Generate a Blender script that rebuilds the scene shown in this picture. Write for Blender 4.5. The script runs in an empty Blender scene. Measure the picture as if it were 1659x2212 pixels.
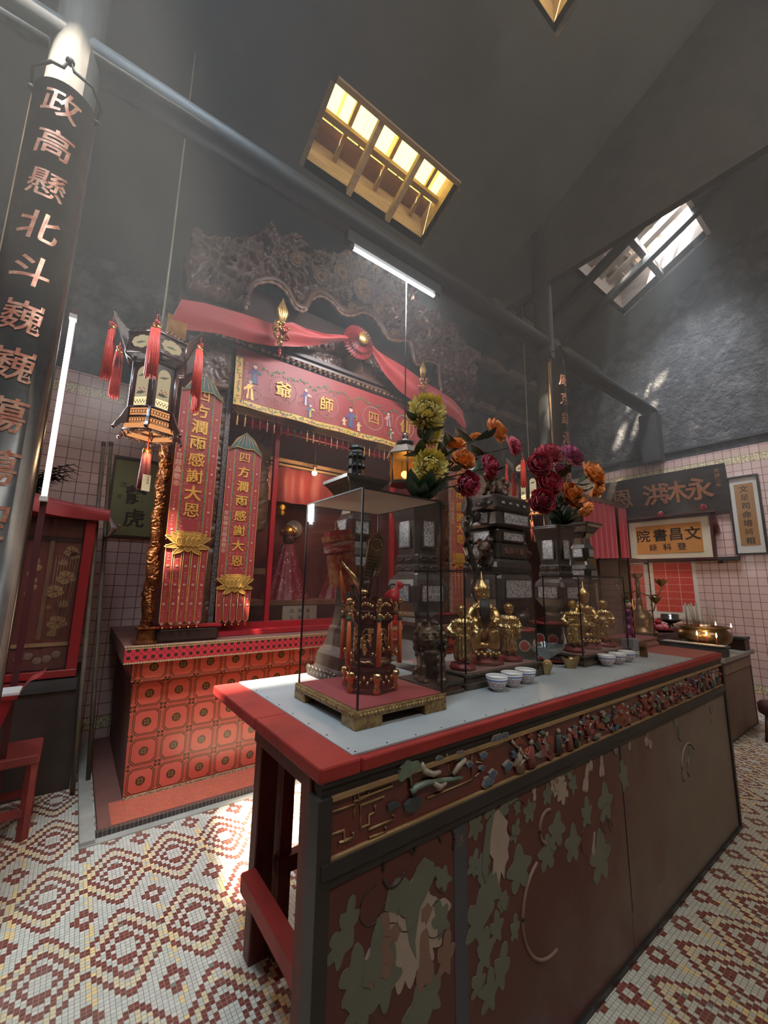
import bpy, bmesh, math, random
import numpy as np
from mathutils import Vector, Matrix

S = bpy.context.scene
COL = S.collection
PI = math.pi
R = math.radians

# ---------------------------------------------------------------- camera
cam_d = bpy.data.cameras.new('camera')
cam_d.sensor_fit = 'HORIZONTAL'
cam_d.sensor_width = 36.0
cam_d.lens = 18.98
cam_d.clip_start = 0.05
cam = bpy.data.objects.new('camera', cam_d)
COL.objects.link(cam)
_yaw, _pitch, _roll = 0.64148, 0.17025, 0.017097
_f = Vector((math.sin(_yaw) * math.cos(_pitch), math.cos(_yaw) * math.cos(_pitch), math.sin(_pitch)))
_r0 = Vector((math.cos(_yaw), -math.sin(_yaw), 0))
_u0 = _r0.cross(_f)
_r = _r0 * math.cos(_roll) + _u0 * math.sin(_roll)
_u = _u0 * math.cos(_roll) - _r0 * math.sin(_roll)
cam.matrix_world = Matrix(((_r.x, _u.x, -_f.x, 0), (_r.y, _u.y, -_f.y, 0), (_r.z, _u.z, -_f.z, 1.45), (0, 0, 0, 1)))
S.camera = cam

# ---------------------------------------------------------------- exposure, sky, sun
S.view_settings.view_transform = 'Standard'
S.view_settings.look = 'None'
S.view_settings.gamma = 1
S.view_settings.exposure = 0.15
S.view_settings.use_curve_mapping = False
S.cycles.max_bounces = 10
S.cycles.diffuse_bounces = 3
S.cycles.adaptive_threshold = 0.03
S.cycles.glossy_bounces = 3
S.cycles.transparent_max_bounces = 20
S.cycles.volume_bounces = 1
S.cycles.sample_clamp_indirect = 4.0
S.cycles.caustics_reflective = False
S.cycles.caustics_refractive = False

W = bpy.data.worlds.new('sky')
S.world = W
W.use_nodes = True
W.node_tree.nodes['Background'].inputs[0].default_value = (0.80, 0.90, 1.0, 1)
W.node_tree.nodes['Background'].inputs[1].default_value = 7.0

def lamp(name, kind, loc, energy, color=(1, 1, 1), size=0.1, aim=None, **kw):
    d = bpy.data.lights.new(name, kind)
    d.energy = energy
    d.color = color
    for k, v in kw.items():
        setattr(d, k, v)
    if kind == 'AREA':
        d.size = size
    elif kind in ('POINT', 'SPOT'):
        d.shadow_soft_size = size
    o = bpy.data.objects.new(name, d)
    COL.objects.link(o)
    o.location = loc
    if aim is not None:
        o.rotation_euler = Vector(aim).to_track_quat('-Z', 'Y').to_euler()
    return o

SUN = Vector((0.50, 0.41, -1.0))
lamp('sun', 'SUN', (0, 0, 12), 46.0, (1.0, 0.90, 0.74), aim=SUN, angle=R(1.6))
# lamp added under the closed roof behind the camera, standing in for courtyard daylight
lamp('court_side_fill', 'AREA', (2.0, -2.0, 5.70), 115.0, (1.0, 0.96, 0.90), size=5.0, aim=(0, 0.72, -0.70), shape='RECTANGLE', size_y=0.8)

# blue area lamps: one added for left haze, one in the right slatted skylight
lamp('left_haze_fill', 'AREA', (-0.75, 0.55, 6.45), 38.0, (0.66, 0.84, 1.0), size=1.3, aim=(0.20, 0.42, -1), shape='RECTANGLE', size_y=0.8, spread=R(50))  # added under the closed roof to brighten the haze
lamp('right_sky_opening', 'AREA', (5.82, 1.70, 6.60), 170.0, (0.80, 0.90, 1.0), size=1.3, aim=(0.34, 0.10, -1), shape='RECTANGLE', size_y=0.6, spread=R(75))

# ---------------------------------------------------------------- helpers: materials
class N:
    """number sockets of a node tree with arithmetic"""
    def __init__(s, nt, v): s.nt, s.v = nt, v
    def _op(s, op, b=None, c=None):
        n = s.nt.nodes.new('ShaderNodeMath'); n.operation = op
        for i, x in enumerate((s, b, c)):
            if x is None: continue
            x = x.v if isinstance(x, N) else x
            if isinstance(x, (int, float)): n.inputs[i].default_value = x
            else: s.nt.links.new(x, n.inputs[i])
        return N(s.nt, n.outputs[0])
    def __add__(s, b): return s._op('ADD', b)
    __radd__ = __add__
    def __sub__(s, b): return s._op('SUBTRACT', b)
    def __mul__(s, b): return s._op('MULTIPLY', b)
    __rmul__ = __mul__
    def __truediv__(s, b): return s._op('DIVIDE', b)
    def lt(s, b): return s._op('LESS_THAN', b)
    def gt(s, b): return s._op('GREATER_THAN', b)
    def floor(s): return s._op('FLOOR')
    def fract(s): return s._op('FRACT')
    def abs(s): return s._op('ABSOLUTE')
    def mod(s, b): return s._op('FLOORED_MODULO', b)
    def min(s, b): return s._op('MINIMUM', b)
    def max(s, b): return s._op('MAXIMUM', b)
    def sqrt(s): return s._op('SQRT')
    def atan2(s, b): return s._op('ARCTAN2', b)
    def cos(s): return s._op('COSINE')
    def within(s, a, b): return s.gt(a) * s.lt(b)

MATS = {}
def new_mat(name):
    m = bpy.data.materials.new(name); m.use_nodes = True
    return m, m.node_tree, m.node_tree.nodes['Principled BSDF']
def sock(nt, x):
    return x.v if isinstance(x, N) else x
def mixc(nt, fac, a, b):
    n = nt.nodes.new('ShaderNodeMix'); n.data_type = 'RGBA'
    for i, x in ((0, fac), (6, a), (7, b)):
        x = sock(nt, x)
        if isinstance(x, (int, float)): n.inputs[i].default_value = x
        elif isinstance(x, (tuple, list)): n.inputs[i].default_value = (*x, 1)
        else: nt.links.new(x, n.inputs[i])
    return n.outputs[2]
def coords(nt, kind='Object', scale=(1, 1, 1)):
    t = nt.nodes.new('ShaderNodeTexCoord')
    mp = nt.nodes.new('ShaderNodeMapping'); mp.inputs['Scale'].default_value = scale
    nt.links.new(t.outputs[kind], mp.inputs[0])
    return mp.outputs[0]
def xyz(nt, kind='Object'):
    t = nt.nodes.new('ShaderNodeTexCoord')
    s = nt.nodes.new('ShaderNodeSeparateXYZ'); nt.links.new(t.outputs[kind], s.inputs[0])
    return [N(nt, s.outputs[i]) for i in range(3)]
def noise(nt, scale, detail=4, vec=None, rough=0.6):
    n = nt.nodes.new('ShaderNodeTexNoise')
    n.inputs['Scale'].default_value = scale; n.inputs['Detail'].default_value = detail; n.inputs['Roughness'].default_value = rough
    nt.links.new(vec if vec is not None else coords(nt), n.inputs['Vector'])
    return N(nt, n.outputs['Fac'])
def ramp(nt, x, lo, hi):
    n = nt.nodes.new('ShaderNodeMapRange'); n.inputs[1].default_value = lo; n.inputs[2].default_value = hi
    nt.links.new(sock(nt, x), n.inputs[0])
    return N(nt, n.outputs[0])
def bump(nt, b, h, strength=0.3, dist=0.01):
    n = nt.nodes.new('ShaderNodeBump'); n.inputs['Strength'].default_value = strength; n.inputs['Distance'].default_value = dist
    nt.links.new(sock(nt, h), n.inputs['Height']); nt.links.new(n.outputs[0], b.inputs['Normal'])

def mat(name, col, rough=0.6, metal=0.0, col2=None, scale=6.0, stretch=(1, 1, 1), bumps=0.0, bscale=40.0, bdist=0.004, spec=0.5, coat=0.0, emit=0.0, emit_col=None, lo=0.35, hi=0.7, sheen=0.0):
    if name in MATS: return MATS[name]
    m, nt, b = new_mat(name)
    b.inputs['Base Color'].default_value = (*col, 1)
    b.inputs['Roughness'].default_value = rough
    b.inputs['Metallic'].default_value = metal
    b.inputs['Specular IOR Level'].default_value = spec
    b.inputs['Coat Weight'].default_value = coat
    b.inputs['Coat Roughness'].default_value = 0.15
    b.inputs['Sheen Weight'].default_value = sheen
    if col2 is not None:
        f = ramp(nt, noise(nt, scale, 5, coords(nt, 'Object', stretch)), lo, hi)
        nt.links.new(mixc(nt, f, col, col2), b.inputs['Base Color'])
    if bumps:
        bump(nt, b, noise(nt, bscale, 3), bumps, bdist)
    if emit:
        b.inputs['Emission Color'].default_value = (*(emit_col or col), 1)
        b.inputs['Emission Strength'].default_value = emit
    MATS[name] = m
    return m

def glass_mat(name, tint=(1, 1, 1), gloss=0.10, dirt=0.03, dirt_col=(0.6, 0.5, 0.45)):
    if name in MATS: return MATS[name]
    m = bpy.data.materials.new(name); m.use_nodes = True
    nt = m.node_tree; nt.nodes.clear()
    out = nt.nodes.new('ShaderNodeOutputMaterial')
    tr = nt.nodes.new('ShaderNodeBsdfTransparent'); tr.inputs[0].default_value = (*tint, 1)
    gl = nt.nodes.new('ShaderNodeBsdfGlossy'); gl.inputs['Roughness'].default_value = 0.03
    df = nt.nodes.new('ShaderNodeBsdfDiffuse'); df.inputs[0].default_value = (*dirt_col, 1)
    fr = nt.nodes.new('ShaderNodeLayerWeight'); fr.inputs[0].default_value = 0.5
    m1 = nt.nodes.new('ShaderNodeMixShader'); m2 = nt.nodes.new('ShaderNodeMixShader')
    k = N(nt, fr.outputs['Facing']); k = (k * k * k * k * 0.8 + 0.04) * (gloss * 5)
    nt.links.new(k.min(0.7).v, m1.inputs[0])
    nt.links.new(tr.outputs[0], m1.inputs[1]); nt.links.new(gl.outputs[0], m1.inputs[2])
    m2.inputs[0].default_value = dirt
    nt.links.new(m1.outputs[0], m2.inputs[1]); nt.links.new(df.outputs[0], m2.inputs[2])
    nt.links.new(m2.outputs[0], out.inputs[0])
    MATS[name] = m
    return m

def emit_mat(name, col, strength):
    if name in MATS: return MATS[name]
    m = bpy.data.materials.new(name); m.use_nodes = True
    nt = m.node_tree; nt.nodes.clear()
    out = nt.nodes.new('ShaderNodeOutputMaterial'); e = nt.nodes.new('ShaderNodeEmission')
    e.inputs[0].default_value = (*col, 1); e.inputs[1].default_value = strength
    nt.links.new(e.outputs[0], out.inputs[0])
    MATS[name] = m
    return m

# ---------------------------------------------------------------- helpers: geometry
class MB:
    """collects polygons into one mesh; every face carries a material slot"""
    def __init__(s): s.v, s.f, s.m, s.mats, s.sm = [], [], [], [], []
    def slot(s, material):
        if material not in s.mats: s.mats.append(material)
        return s.mats.index(material)
    def add(s, vs, fs, material, smooth=False, T=None):
        k = len(s.v); i = s.slot(material)
        if T is not None: vs = [T @ Vector(p) for p in vs]
        s.v.extend([tuple(p) for p in vs]); s.f.extend([tuple(k + j for j in f) for f in fs])
        s.m.extend([i] * len(fs)); s.sm.extend([smooth] * len(fs))
        return s
    def box(s, a, b, material, T=None, bev=0.0):
        x0, y0, z0 = a; x1, y1, z1 = b
        if bev:
            pr = [(x0 + bev, y0), (x1 - bev, y0), (x1, y0 + bev), (x1, y1 - bev), (x1 - bev, y1), (x0 + bev, y1), (x0, y1 - bev), (x0, y0 + bev)]
            inn = [(x0 + bev, y0 + bev * .3), (x1 - bev, y0 + bev * .3), (x1 - bev * .3, y0 + bev), (x1 - bev * .3, y1 - bev), (x1 - bev, y1 - bev * .3), (x0 + bev, y1 - bev * .3), (x0 + bev * .3, y1 - bev), (x0 + bev * .3, y0 + bev)]
            vs = [(x, y, z0) for x, y in inn] + [(x, y, z0 + bev * .7) for x, y in pr] + [(x, y, z1 - bev * .7) for x, y in pr] + [(x, y, z1) for x, y in inn]
            fs = [tuple(range(7, -1, -1)), tuple(range(24, 32))]
            for l in range(3):
                fs += [(l * 8 + i, l * 8 + (i + 1) % 8, l * 8 + 8 + (i + 1) % 8, l * 8 + 8 + i) for i in range(8)]
            return s.add(vs, fs, material, False, T)
        vs = [(x0, y0, z0), (x1, y0, z0), (x1, y1, z0), (x0, y1, z0), (x0, y0, z1), (x1, y0, z1), (x1, y1, z1), (x0, y1, z1)]
        fs = [(3, 2, 1, 0), (4, 5, 6, 7), (0, 1, 5, 4), (1, 2, 6, 5), (2, 3, 7, 6), (3, 0, 4, 7)]
        return s.add(vs, fs, material, False, T)
    def prism(s, poly, d0, d1, material, plane='xz', T=None, sides=True):
        """extruded outline; plane names the axes of the outline, depth runs along the third"""
        ar = sum(poly[i - 1][0] * poly[i][1] - poly[i][0] * poly[i - 1][1] for i in range(len(poly)))
        if d1 < d0: d0, d1 = d1, d0
        if (ar > 0) != (plane == 'xz'): poly = poly[::-1]
        n = len(poly)
        def p3(p, d):
            return {'xz': (p[0], d, p[1]), 'xy': (p[0], p[1], d), 'yz': (d, p[0], p[1])}[plane]
        vs = [p3(p, d0) for p in poly] + [p3(p, d1) for p in poly]
        fs = [tuple(range(n)), tuple(range(2 * n - 1, n - 1, -1))]
        if sides: fs += [(i, n + i, n + (i + 1) % n, (i + 1) % n) for i in range(n)]
        return s.add(vs, fs, material, False, T)
    def lathe(s, prof, material, n=24, c=(0, 0), smooth=True, T=None, sq=0.0, rot=0.0, sx=1.0, sy=1.0):
        """profile of (radius, z); sq>0 squares the section off (n=4 gives a plain square section)"""
        vs, fs = [], []
        for r, z in prof:
            for i in range(n):
                a = rot + 2 * PI * i / n
                k = 1.0
                if sq:
                    p = 2 + sq
                    k = 1 / (abs(math.cos(a)) ** p + abs(math.sin(a)) ** p) ** (1 / p)
                vs.append((c[0] + r * k * math.cos(a) * sx, c[1] + r * k * math.sin(a) * sy, z))
        for l in range(len(prof) - 1):
            fs += [(l * n + i, l * n + (i + 1) % n, (l + 1) * n + (i + 1) % n, (l + 1) * n + i) for i in range(n)]
        fs += [tuple(range(n - 1, -1, -1)), tuple(range((len(prof) - 1) * n, len(prof) * n))]
        return s.add(vs, fs, material, smooth, T)
    def square(s, prof, material, c=(0, 0), sx=1.0, sy=1.0, ch=0.12, T=None):
        """square section with clipped corners: profile of (half width, z)"""
        vs, fs = [], []
        for r, z in prof:
            k = r * ch
            for x, y in ((r - k, -r), (r, -r + k), (r, r - k), (r - k, r), (-r + k, r), (-r, r - k), (-r, -r + k), (-r + k, -r)):
                vs.append((c[0] + x * sx, c[1] + y * sy, z))
        n = 8
        for l in range(len(prof) - 1):
            fs += [(l * n + i, l * n + (i + 1) % n, (l + 1) * n + (i + 1) % n, (l + 1) * n + i) for i in range(n)]
        fs += [tuple(range(n - 1, -1, -1)), tuple(range((len(prof) - 1) * n, len(prof) * n))]
        return s.add(vs, fs, material, False, T)
    def tube(s, pts, rad, material, n=8, smooth=True, T=None, closed=False):
        pts = [Vector(p) for p in pts]; m = len(pts)
        rads = rad if isinstance(rad, (list, tuple)) else [rad] * m
        vs, fs = [], []
        up = Vector((0, 0, 1))
        for i, p in enumerate(pts):
            a = pts[(i - 1) % m] if closed or i else p
            b = pts[(i + 1) % m] if closed or i < m - 1 else p
            t = (b - a).normalized() if (b - a).length > 1e-9 else Vector((0, 0, 1))
            u = t.cross(up)
            if u.length < 0.05: u = t.cross(Vector((1, 0, 0)))
            u.normalize(); w = u.cross(t)
            for k in range(n):
                an = 2 * PI * k / n
                vs.append(p + (u * math.cos(an) + w * math.sin(an)) * rads[i])
        for i in range(m if closed else m - 1):
            j = (i + 1) % m
            fs += [(i * n + k, i * n + (k + 1) % n, j * n + (k + 1) % n, j * n + k) for k in range(n)]
        if not closed: fs += [tuple(range(n - 1, -1, -1)), tuple(range((m - 1) * n, m * n))]
        return s.add(vs, fs, material, smooth, T)
    def ball(s, c, r, material, n=12, T=None, sc=(1, 1, 1)):
        vs, fs = [], []
        h = n // 2 + 1
        for j in range(h + 1):
            t = PI * j / h
            for i in range(n):
                a = 2 * PI * i / n
                vs.append((c[0] + r * sc[0] * math.sin(t) * math.cos(a), c[1] + r * sc[1] * math.sin(t) * math.sin(a), c[2] + r * sc[2] * math.cos(t)))
        for j in range(h):
            fs += [(j * n + i, (j + 1) * n + i, (j + 1) * n + (i + 1) % n, j * n + (i + 1) % n) for i in range(n)]
        return s.add(vs, fs, material, True, T)
    def grid(s, fn, nu, nv, material, smooth=True, T=None):
        vs = [fn(i / nu, j / nv) for j in range(nv + 1) for i in range(nu + 1)]
        fs = [(j * (nu + 1) + i, j * (nu + 1) + i + 1, (j + 1) * (nu + 1) + i + 1, (j + 1) * (nu + 1) + i) for j in range(nv) for i in range(nu)]
        return s.add(vs, fs, material, smooth, T)
    def build(s, name, parent=None, label=None, bevel=0.0, solid=0.0, link=True):
        me = bpy.data.meshes.new(name)
        me.from_pydata(s.v, [], s.f)
        for m in s.mats: me.materials.append(m)
        me.polygons.foreach_set('material_index', s.m)
        me.polygons.foreach_set('use_smooth', s.sm)
        me.update()
        o = bpy.data.objects.new(name, me)
        if link: COL.objects.link(o)
        if parent is not None: o.parent = parent
        if label: o['label'] = label
        if bevel:
            b = o.modifiers.new('b', 'BEVEL'); b.width = bevel; b.segments = 2; b.limit_method = 'ANGLE'; b.angle_limit = R(40)
        if solid:
            b = o.modifiers.new('s', 'SOLIDIFY'); b.thickness = solid; b.offset = 0
        return o

GLYPH = {}
def glyph(ch, ext=0.0, fat=0.0):
    """flat or raised outline of one character, about one unit high, centred"""
    key = (ch, ext, fat)
    if key not in GLYPH:
        def outline(extr, off):
            c = bpy.data.curves.new('g', 'FONT'); c.body = ch; c.extrude = extr; c.offset = off
            c.resolution_u = 4
            o = bpy.data.objects.new('g', c); COL.objects.link(o)
            dg = bpy.context.evaluated_depsgraph_get()
            me = bpy.data.meshes.new_from_object(o.evaluated_get(dg))
            vs = np.array([v.co[:] for v in me.vertices]) if len(me.vertices) else np.zeros((0, 3))
            fs = [tuple(p.vertices) for p in me.polygons]
            ar = sum(p.area for p in me.polygons if abs(p.normal.z) > .5)
            bpy.data.objects.remove(o); bpy.data.meshes.remove(me); bpy.data.curves.remove(c)
            return vs, fs, ar
        a0 = outline(0, 0)[2]
        grow = (outline(0, .002)[2] - a0) / .002 * .86
        # strokes thickened as far as the fill still holds together
        for off in (fat, fat * .6, fat * .35, 0):
            ink = outline(0, off)[2]
            if ink >= a0 + grow * off: break
        vs, fs, ar = outline(ext, off)
        if len(vs):
            mid = (vs.max(0) + vs.min(0)) / 2
            vs = vs - np.array((mid[0], mid[1], 0))
        GLYPH[key] = ([tuple(v) for v in vs], fs)
    return GLYPH[key]
def write(mb, text, material, origin, right, up, size, step, ext=0.0, fat=0.0, squash=1.0):
    """characters one after another along step (vector), each centred, raised towards right x up"""
    rt, u = Vector(right).normalized(), Vector(up).normalized(); nn = rt.cross(u)
    o = Vector(origin)
    for i, ch in enumerate(text):
        vs, fs = glyph(ch, ext / size if ext else 0.0, fat)
        p = o + Vector(step) * i
        mb.add([p + rt * (v[0] * size * squash) + u * (v[1] * size) + nn * (v[2] * size) for v in vs], fs, material)

def tag(o, label=None, cat=None, group=None, kind=None):
    if label: o['label'] = label
    if cat: o['category'] = cat
    if group: o['group'] = group
    if kind: o['kind'] = kind
    return o
def thing(name, label, cat, loc=(0, 0, 0), rz=0.0, group=None):
    o = bpy.data.objects.new(name, None); o.empty_display_size = 0.05
    COL.objects.link(o); o.location = loc; o.rotation_euler = (0, 0, rz)
    return tag(o, label, cat, group)
def copy_tree(o, parent=None):
    c = o.copy(); COL.objects.link(c)
    if parent is not None: c.parent = parent
    for ch in list(o.children): copy_tree(ch, c)
    return c
def again(o, loc, rz=0.0, label=None, group=None, sc=None):
    c = copy_tree(o); c.location = loc; c.rotation_euler = (o.rotation_euler[0], o.rotation_euler[1], rz)
    if sc: c.scale = (sc, sc, sc)
    if label: c['label'] = label
    if group: c['group'] = group
    return c
def struct(o):
    o['kind'] = 'structure'
    return o

def inside(poly, X, Z):
    c = np.zeros(X.shape, bool); n = len(poly)
    for i in range(n):
        x0, z0 = poly[i]; x1, z1 = poly[(i + 1) % n]
        if z0 == z1: continue
        k = ((z0 > Z) != (z1 > Z)) & (X < (x1 - x0) * (Z - z0) / (z1 - z0) + x0)
        c ^= k
    return c
def carve_height(X, Z, seed, size, leafy=0.6, count=None):
    """height field of overlapping scrolls, leaves and bosses"""
    g = np.random.RandomState(seed)
    x0, x1, z0, z1 = X.min(), X.max(), Z.min(), Z.max()
    n = count or int((x1 - x0) * (z1 - z0) / (size * size) * 1.9) + 6
    H = np.zeros(X.shape)
    for i in range(n):
        cx, cz = g.uniform(x0, x1), g.uniform(z0, z1); s = size * g.uniform(0.55, 1.25)
        m = (np.abs(X - cx) < s) & (np.abs(Z - cz) < s)
        if not m.any(): continue
        dx, dz = X[m] - cx, Z[m] - cz
        a = g.uniform(0, 2 * PI); r = np.hypot(dx, dz)
        if g.rand() < leafy:
            u = dx * math.cos(a) + dz * math.sin(a); v = -dx * math.sin(a) + dz * math.cos(a)
            w = s * 0.42 * np.sqrt(np.clip(1 - (u / s) ** 2, 0, 1)) * (1 + 0.25 * np.cos(u / s * 14))
            h = np.clip(1 - (v / (w + 1e-6)) ** 2, 0, 1) * 0.85 - 0.30 * np.exp(-(v / (s * 0.05)) ** 2)
        else:
            th = np.arctan2(dz, dx)
            h = (0.55 + 0.45 * np.cos(2 * PI * r / (s * 0.45) - th * g.choice([-1, 1]) + a)) * np.clip(1.1 - r / s, 0, 1) ** 0.5
        h = h * g.uniform(0.7, 1.0)
        H[m] = np.maximum(H[m], h)
    return H
def relief(mb, poly, y, depth, cell, seed, size, material, holes=(), plane='xz', back=0.03, leafy=0.6, base=0.25, pierced=0.0):
    """carved board: outline in a vertical plane, front at y towards -y (plane xz) or at x towards -x (plane yz)"""
    P = np.array(poly)
    nx = int((P[:, 0].max() - P[:, 0].min()) / cell) + 2; nz = int((P[:, 1].max() - P[:, 1].min()) / cell) + 2
    xs = P[:, 0].min() - cell / 2 + np.arange(nx + 1) * cell; zs = P[:, 1].min() - cell / 2 + np.arange(nz + 1) * cell
    X, Z = np.meshgrid(xs, zs)
    H = carve_height(X, Z, seed, size, leafy)
    Xc, Zc = (X[:-1, :-1] + X[1:, 1:]) / 2, (Z[:-1, :-1] + Z[1:, 1:]) / 2
    C = inside(poly, Xc, Zc)
    for h in holes: C &= ~inside(h, Xc, Zc)
    if pierced: C &= (H[:-1, :-1] + H[1:, 1:]) / 2 > pierced
    D = y - depth * (base + (1 - base) * H)
    B = y + back
    idx = -np.ones((2,) + X.shape, int); vs = []
    def vid(l, j, i):
        if idx[l, j, i] < 0:
            d = D[j, i] if l == 0 else B
            idx[l, j, i] = len(vs)
            vs.append((X[j, i], d, Z[j, i]) if plane == 'xz' else (d, X[j, i], Z[j, i]))
        return idx[l, j, i]
    fs = []
    ny_, nx_ = C.shape
    for j, i in zip(*np.nonzero(C)):
        a = (vid(0, j, i), vid(0, j, i + 1), vid(0, j + 1, i + 1), vid(0, j + 1, i)); fs.append(a)
        for (dj, di, p, q) in ((-1, 0, (j, i), (j, i + 1)), (1, 0, (j + 1, i + 1), (j + 1, i)), (0, -1, (j + 1, i), (j, i)), (0, 1, (j, i + 1), (j + 1, i + 1))):
            jj, ii = j + dj, i + di
            if not (0 <= jj < ny_ and 0 <= ii < nx_ and C[jj, ii]):
                fs.append((vid(0, *q), vid(0, *p), vid(1, *p), vid(1, *q)))
    mb.add(vs, fs, material, True)
    return mb
def blob(name, balls, material, voxel, parent=None, smooth_it=4, tubes=(), folds=0.0, freq=9, zf=0.0):
    """one continuous rounded body fused from ellipsoids and tapering limbs"""
    b = MB()
    for it in balls:
        c, r = it[0], it[1]; sc = it[2] if len(it) > 2 else (1, 1, 1)
        b.ball(c, r, material, 14, sc=sc)
    for pts, rad in tubes: b.tube(pts, rad, material, 10)
    o = b.build('tmp')
    m = o.modifiers.new('r', 'REMESH'); m.mode = 'VOXEL'; m.voxel_size = voxel
    if smooth_it:
        k = o.modifiers.new('s', 'SMOOTH'); k.iterations = smooth_it; k.factor = 0.5
    dg = bpy.context.evaluated_depsgraph_get()
    me = bpy.data.meshes.new_from_object(o.evaluated_get(dg))
    me.name = name
    me.materials.clear(); me.materials.append(material)
    me.polygons.foreach_set('use_smooth', [True] * len(me.polygons))
    if folds:
        n_ = len(me.vertices); co = np.empty(n_ * 3); no = np.empty(n_ * 3)
        me.vertices.foreach_get('co', co); me.vertices.foreach_get('normal', no); co = co.reshape(-1, 3); no = no.reshape(-1, 3)
        an = np.arctan2(co[:, 1], co[:, 0]); L = folds * 14
        w = np.sin(an * freq + co[:, 2] * zf + 1.3 * np.sin(co[:, 2] / L * 1.7)) * .6 + np.sin(co[:, 2] / L * 4.3 + an * 3) * .4
        co = co + no * (w * folds)[:, None]; me.vertices.foreach_set('co', co.ravel()); me.update()
    old = o.data
    bpy.data.objects.remove(o); bpy.data.meshes.remove(old)
    q = bpy.data.objects.new(name, me); COL.objects.link(q)
    if parent is not None: q.parent = parent
    return q

# ================================================================ setting
def roof_z(y): return 7.0 - 0.506 * abs(y)
XL, XR, YB, YF = -3.0, 7.2, 4.65, -4.65

# ---- mosaic floor
def floor_mat():
    m, nt, b = new_mat('mosaic floor')
    x, y, z = xyz(nt)
    t, ty = 0.262 / 16, 0.506 / 31
    gx, gy = (x - 0.197) / t, (y - 0.842) / ty
    ix, iy = gx.floor(), gy.floor()
    dx = (ix.mod(16) - 7.5).abs()
    dy = (iy.mod(31) - 15.0).abs()
    d = dy + (dx - 1.0).max(0.0) * 1.5
    dark = (d.within(2.9, 5.1) + d.within(7.1, 9.3) + d.within(12.3, 14.4) + d.within(21.4, 24.6)).min(1.0)
    cream = d.within(9.3, 12.3)
    wn = nt.nodes.new('ShaderNodeTexWhiteNoise'); wn.noise_dimensions = '2D'
    cb = nt.nodes.new('ShaderNodeCombineXYZ'); nt.links.new(ix.v, cb.inputs[0]); nt.links.new(iy.v, cb.inputs[1])
    nt.links.new(cb.outputs[0], wn.inputs[0]); rnd = N(nt, wn.outputs[0])
    white = mixc(nt, rnd, (0.52, 0.50, 0.42), (0.62, 0.59, 0.49))
    crm = mixc(nt, rnd, (0.70, 0.62, 0.42), (0.66, 0.50, 0.27))
    red = mixc(nt, rnd, (0.16, 0.036, 0.028), (0.23, 0.055, 0.040))
    c = mixc(nt, cream * rnd.gt(0.30), white, crm)
    c = mixc(nt, (ix.mod(16) - 0.5).abs().lt(0.6) * rnd.gt(0.5) * d.lt(21), c, (0.78, 0.55, 0.24))
    c = mixc(nt, dark, c, red)
    c = mixc(nt, rnd.gt(0.985) * dark, c, (0.20, 0.22, 0.18))
    fx, fy = (gx.fract() - 0.5).abs(), (gy.fract() - 0.5).abs()
    grout = fx.max(fy).gt(0.445)
    c = mixc(nt, grout, c, (0.27, 0.21, 0.155))
    dirt = ramp(nt, noise(nt, 0.9, 6), 0.46, 0.72)
    c = mixc(nt, dirt * 0.42, c, (0.33, 0.28, 0.22))
    # worn strip where the mosaic has lost its colour beside the table foot
    nt.links.new(c, b.inputs['Base Color'])
    b.inputs['Roughness'].default_value = 0.42
    bump(nt, b, grout * -1.0 + rnd * 0.2, 0.35, 0.003)
    return m
mb = MB(); mb.box((XL, YF, -0.1), (XR, YB, 0.0), floor_mat())
struct(mb.build('floor'))

# ---- walls: pink glazed tile below, sooty plaster above
def tile_wall_mat(name, axis):
    m, nt, b = new_mat(name)
    xs = xyz(nt); u, z = xs[axis], xs[2]
    tx, tz = 0.098, 0.105
    gu, gz = u / tx, (z - 0.005) / tz
    rn = nt.nodes.new('ShaderNodeTexWhiteNoise'); rn.noise_dimensions = '2D'
    cb = nt.nodes.new('ShaderNodeCombineXYZ'); nt.links.new(gu.floor().v, cb.inputs[0]); nt.links.new(gz.floor().v, cb.inputs[1])
    nt.links.new(cb.outputs[0], rn.inputs[0]); r = N(nt, rn.outputs[0])
    pink = mixc(nt, r, (0.60, 0.40, 0.35), (0.66, 0.45, 0.40))
    band = (z.within(3.16, 3.27) + z.within(0.11, 0.215)).min(1.0)
    vo = nt.nodes.new('ShaderNodeTexVoronoi'); vo.inputs['Scale'].default_value = 34; vo.feature = 'DISTANCE_TO_EDGE'
    nt.links.new(coords(nt), vo.inputs['Vector'])
    vine = N(nt, vo.outputs['Distance']).lt(0.10)
    bandc = mixc(nt, vine, (0.74, 0.66, 0.46), (0.46, 0.33, 0.16))
    c = mixc(nt, band, pink, bandc)
    fu, fz = (gu.fract() - 0.5).abs(), (gz.fract() - 0.5).abs()
    grout = fu.max(fz).gt(0.472)
    c = mixc(nt, grout, c, (0.16, 0.07, 0.05))
    soot_n = noise(nt, 2.2, 8)
    soot = mixc(nt, ramp(nt, noise(nt, 5.0, 8), 0.45, 0.75), (0.035, 0.033, 0.034), (0.13, 0.12, 0.115))
    soot = mixc(nt, ramp(nt, soot_n, 0.58, 0.75), soot, (0.17, 0.15, 0.14))
    up = z.gt(3.385)
    c = mixc(nt, up, c, soot)
    nt.links.new(c, b.inputs['Base Color'])
    nt.links.new((up * 0.45 + 0.22).v, b.inputs['Roughness'])
    h = noise(nt, 14, 8) * up * 3.0 - grout * (up * -1.0 + 1.0) * 0.6
    bump(nt, b, h, 0.7, 0.02)
    return m
def gable(x, sgn, name, material):
    mb = MB()
    pts = [(YF, 0), (YB, 0), (YB, roof_z(YB)), (0, roof_z(0)), (YF, roof_z(YF))]
    mb.prism(pts, x, x + sgn * 0.2, material, 'yz')
    return struct(mb.build(name))
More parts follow.
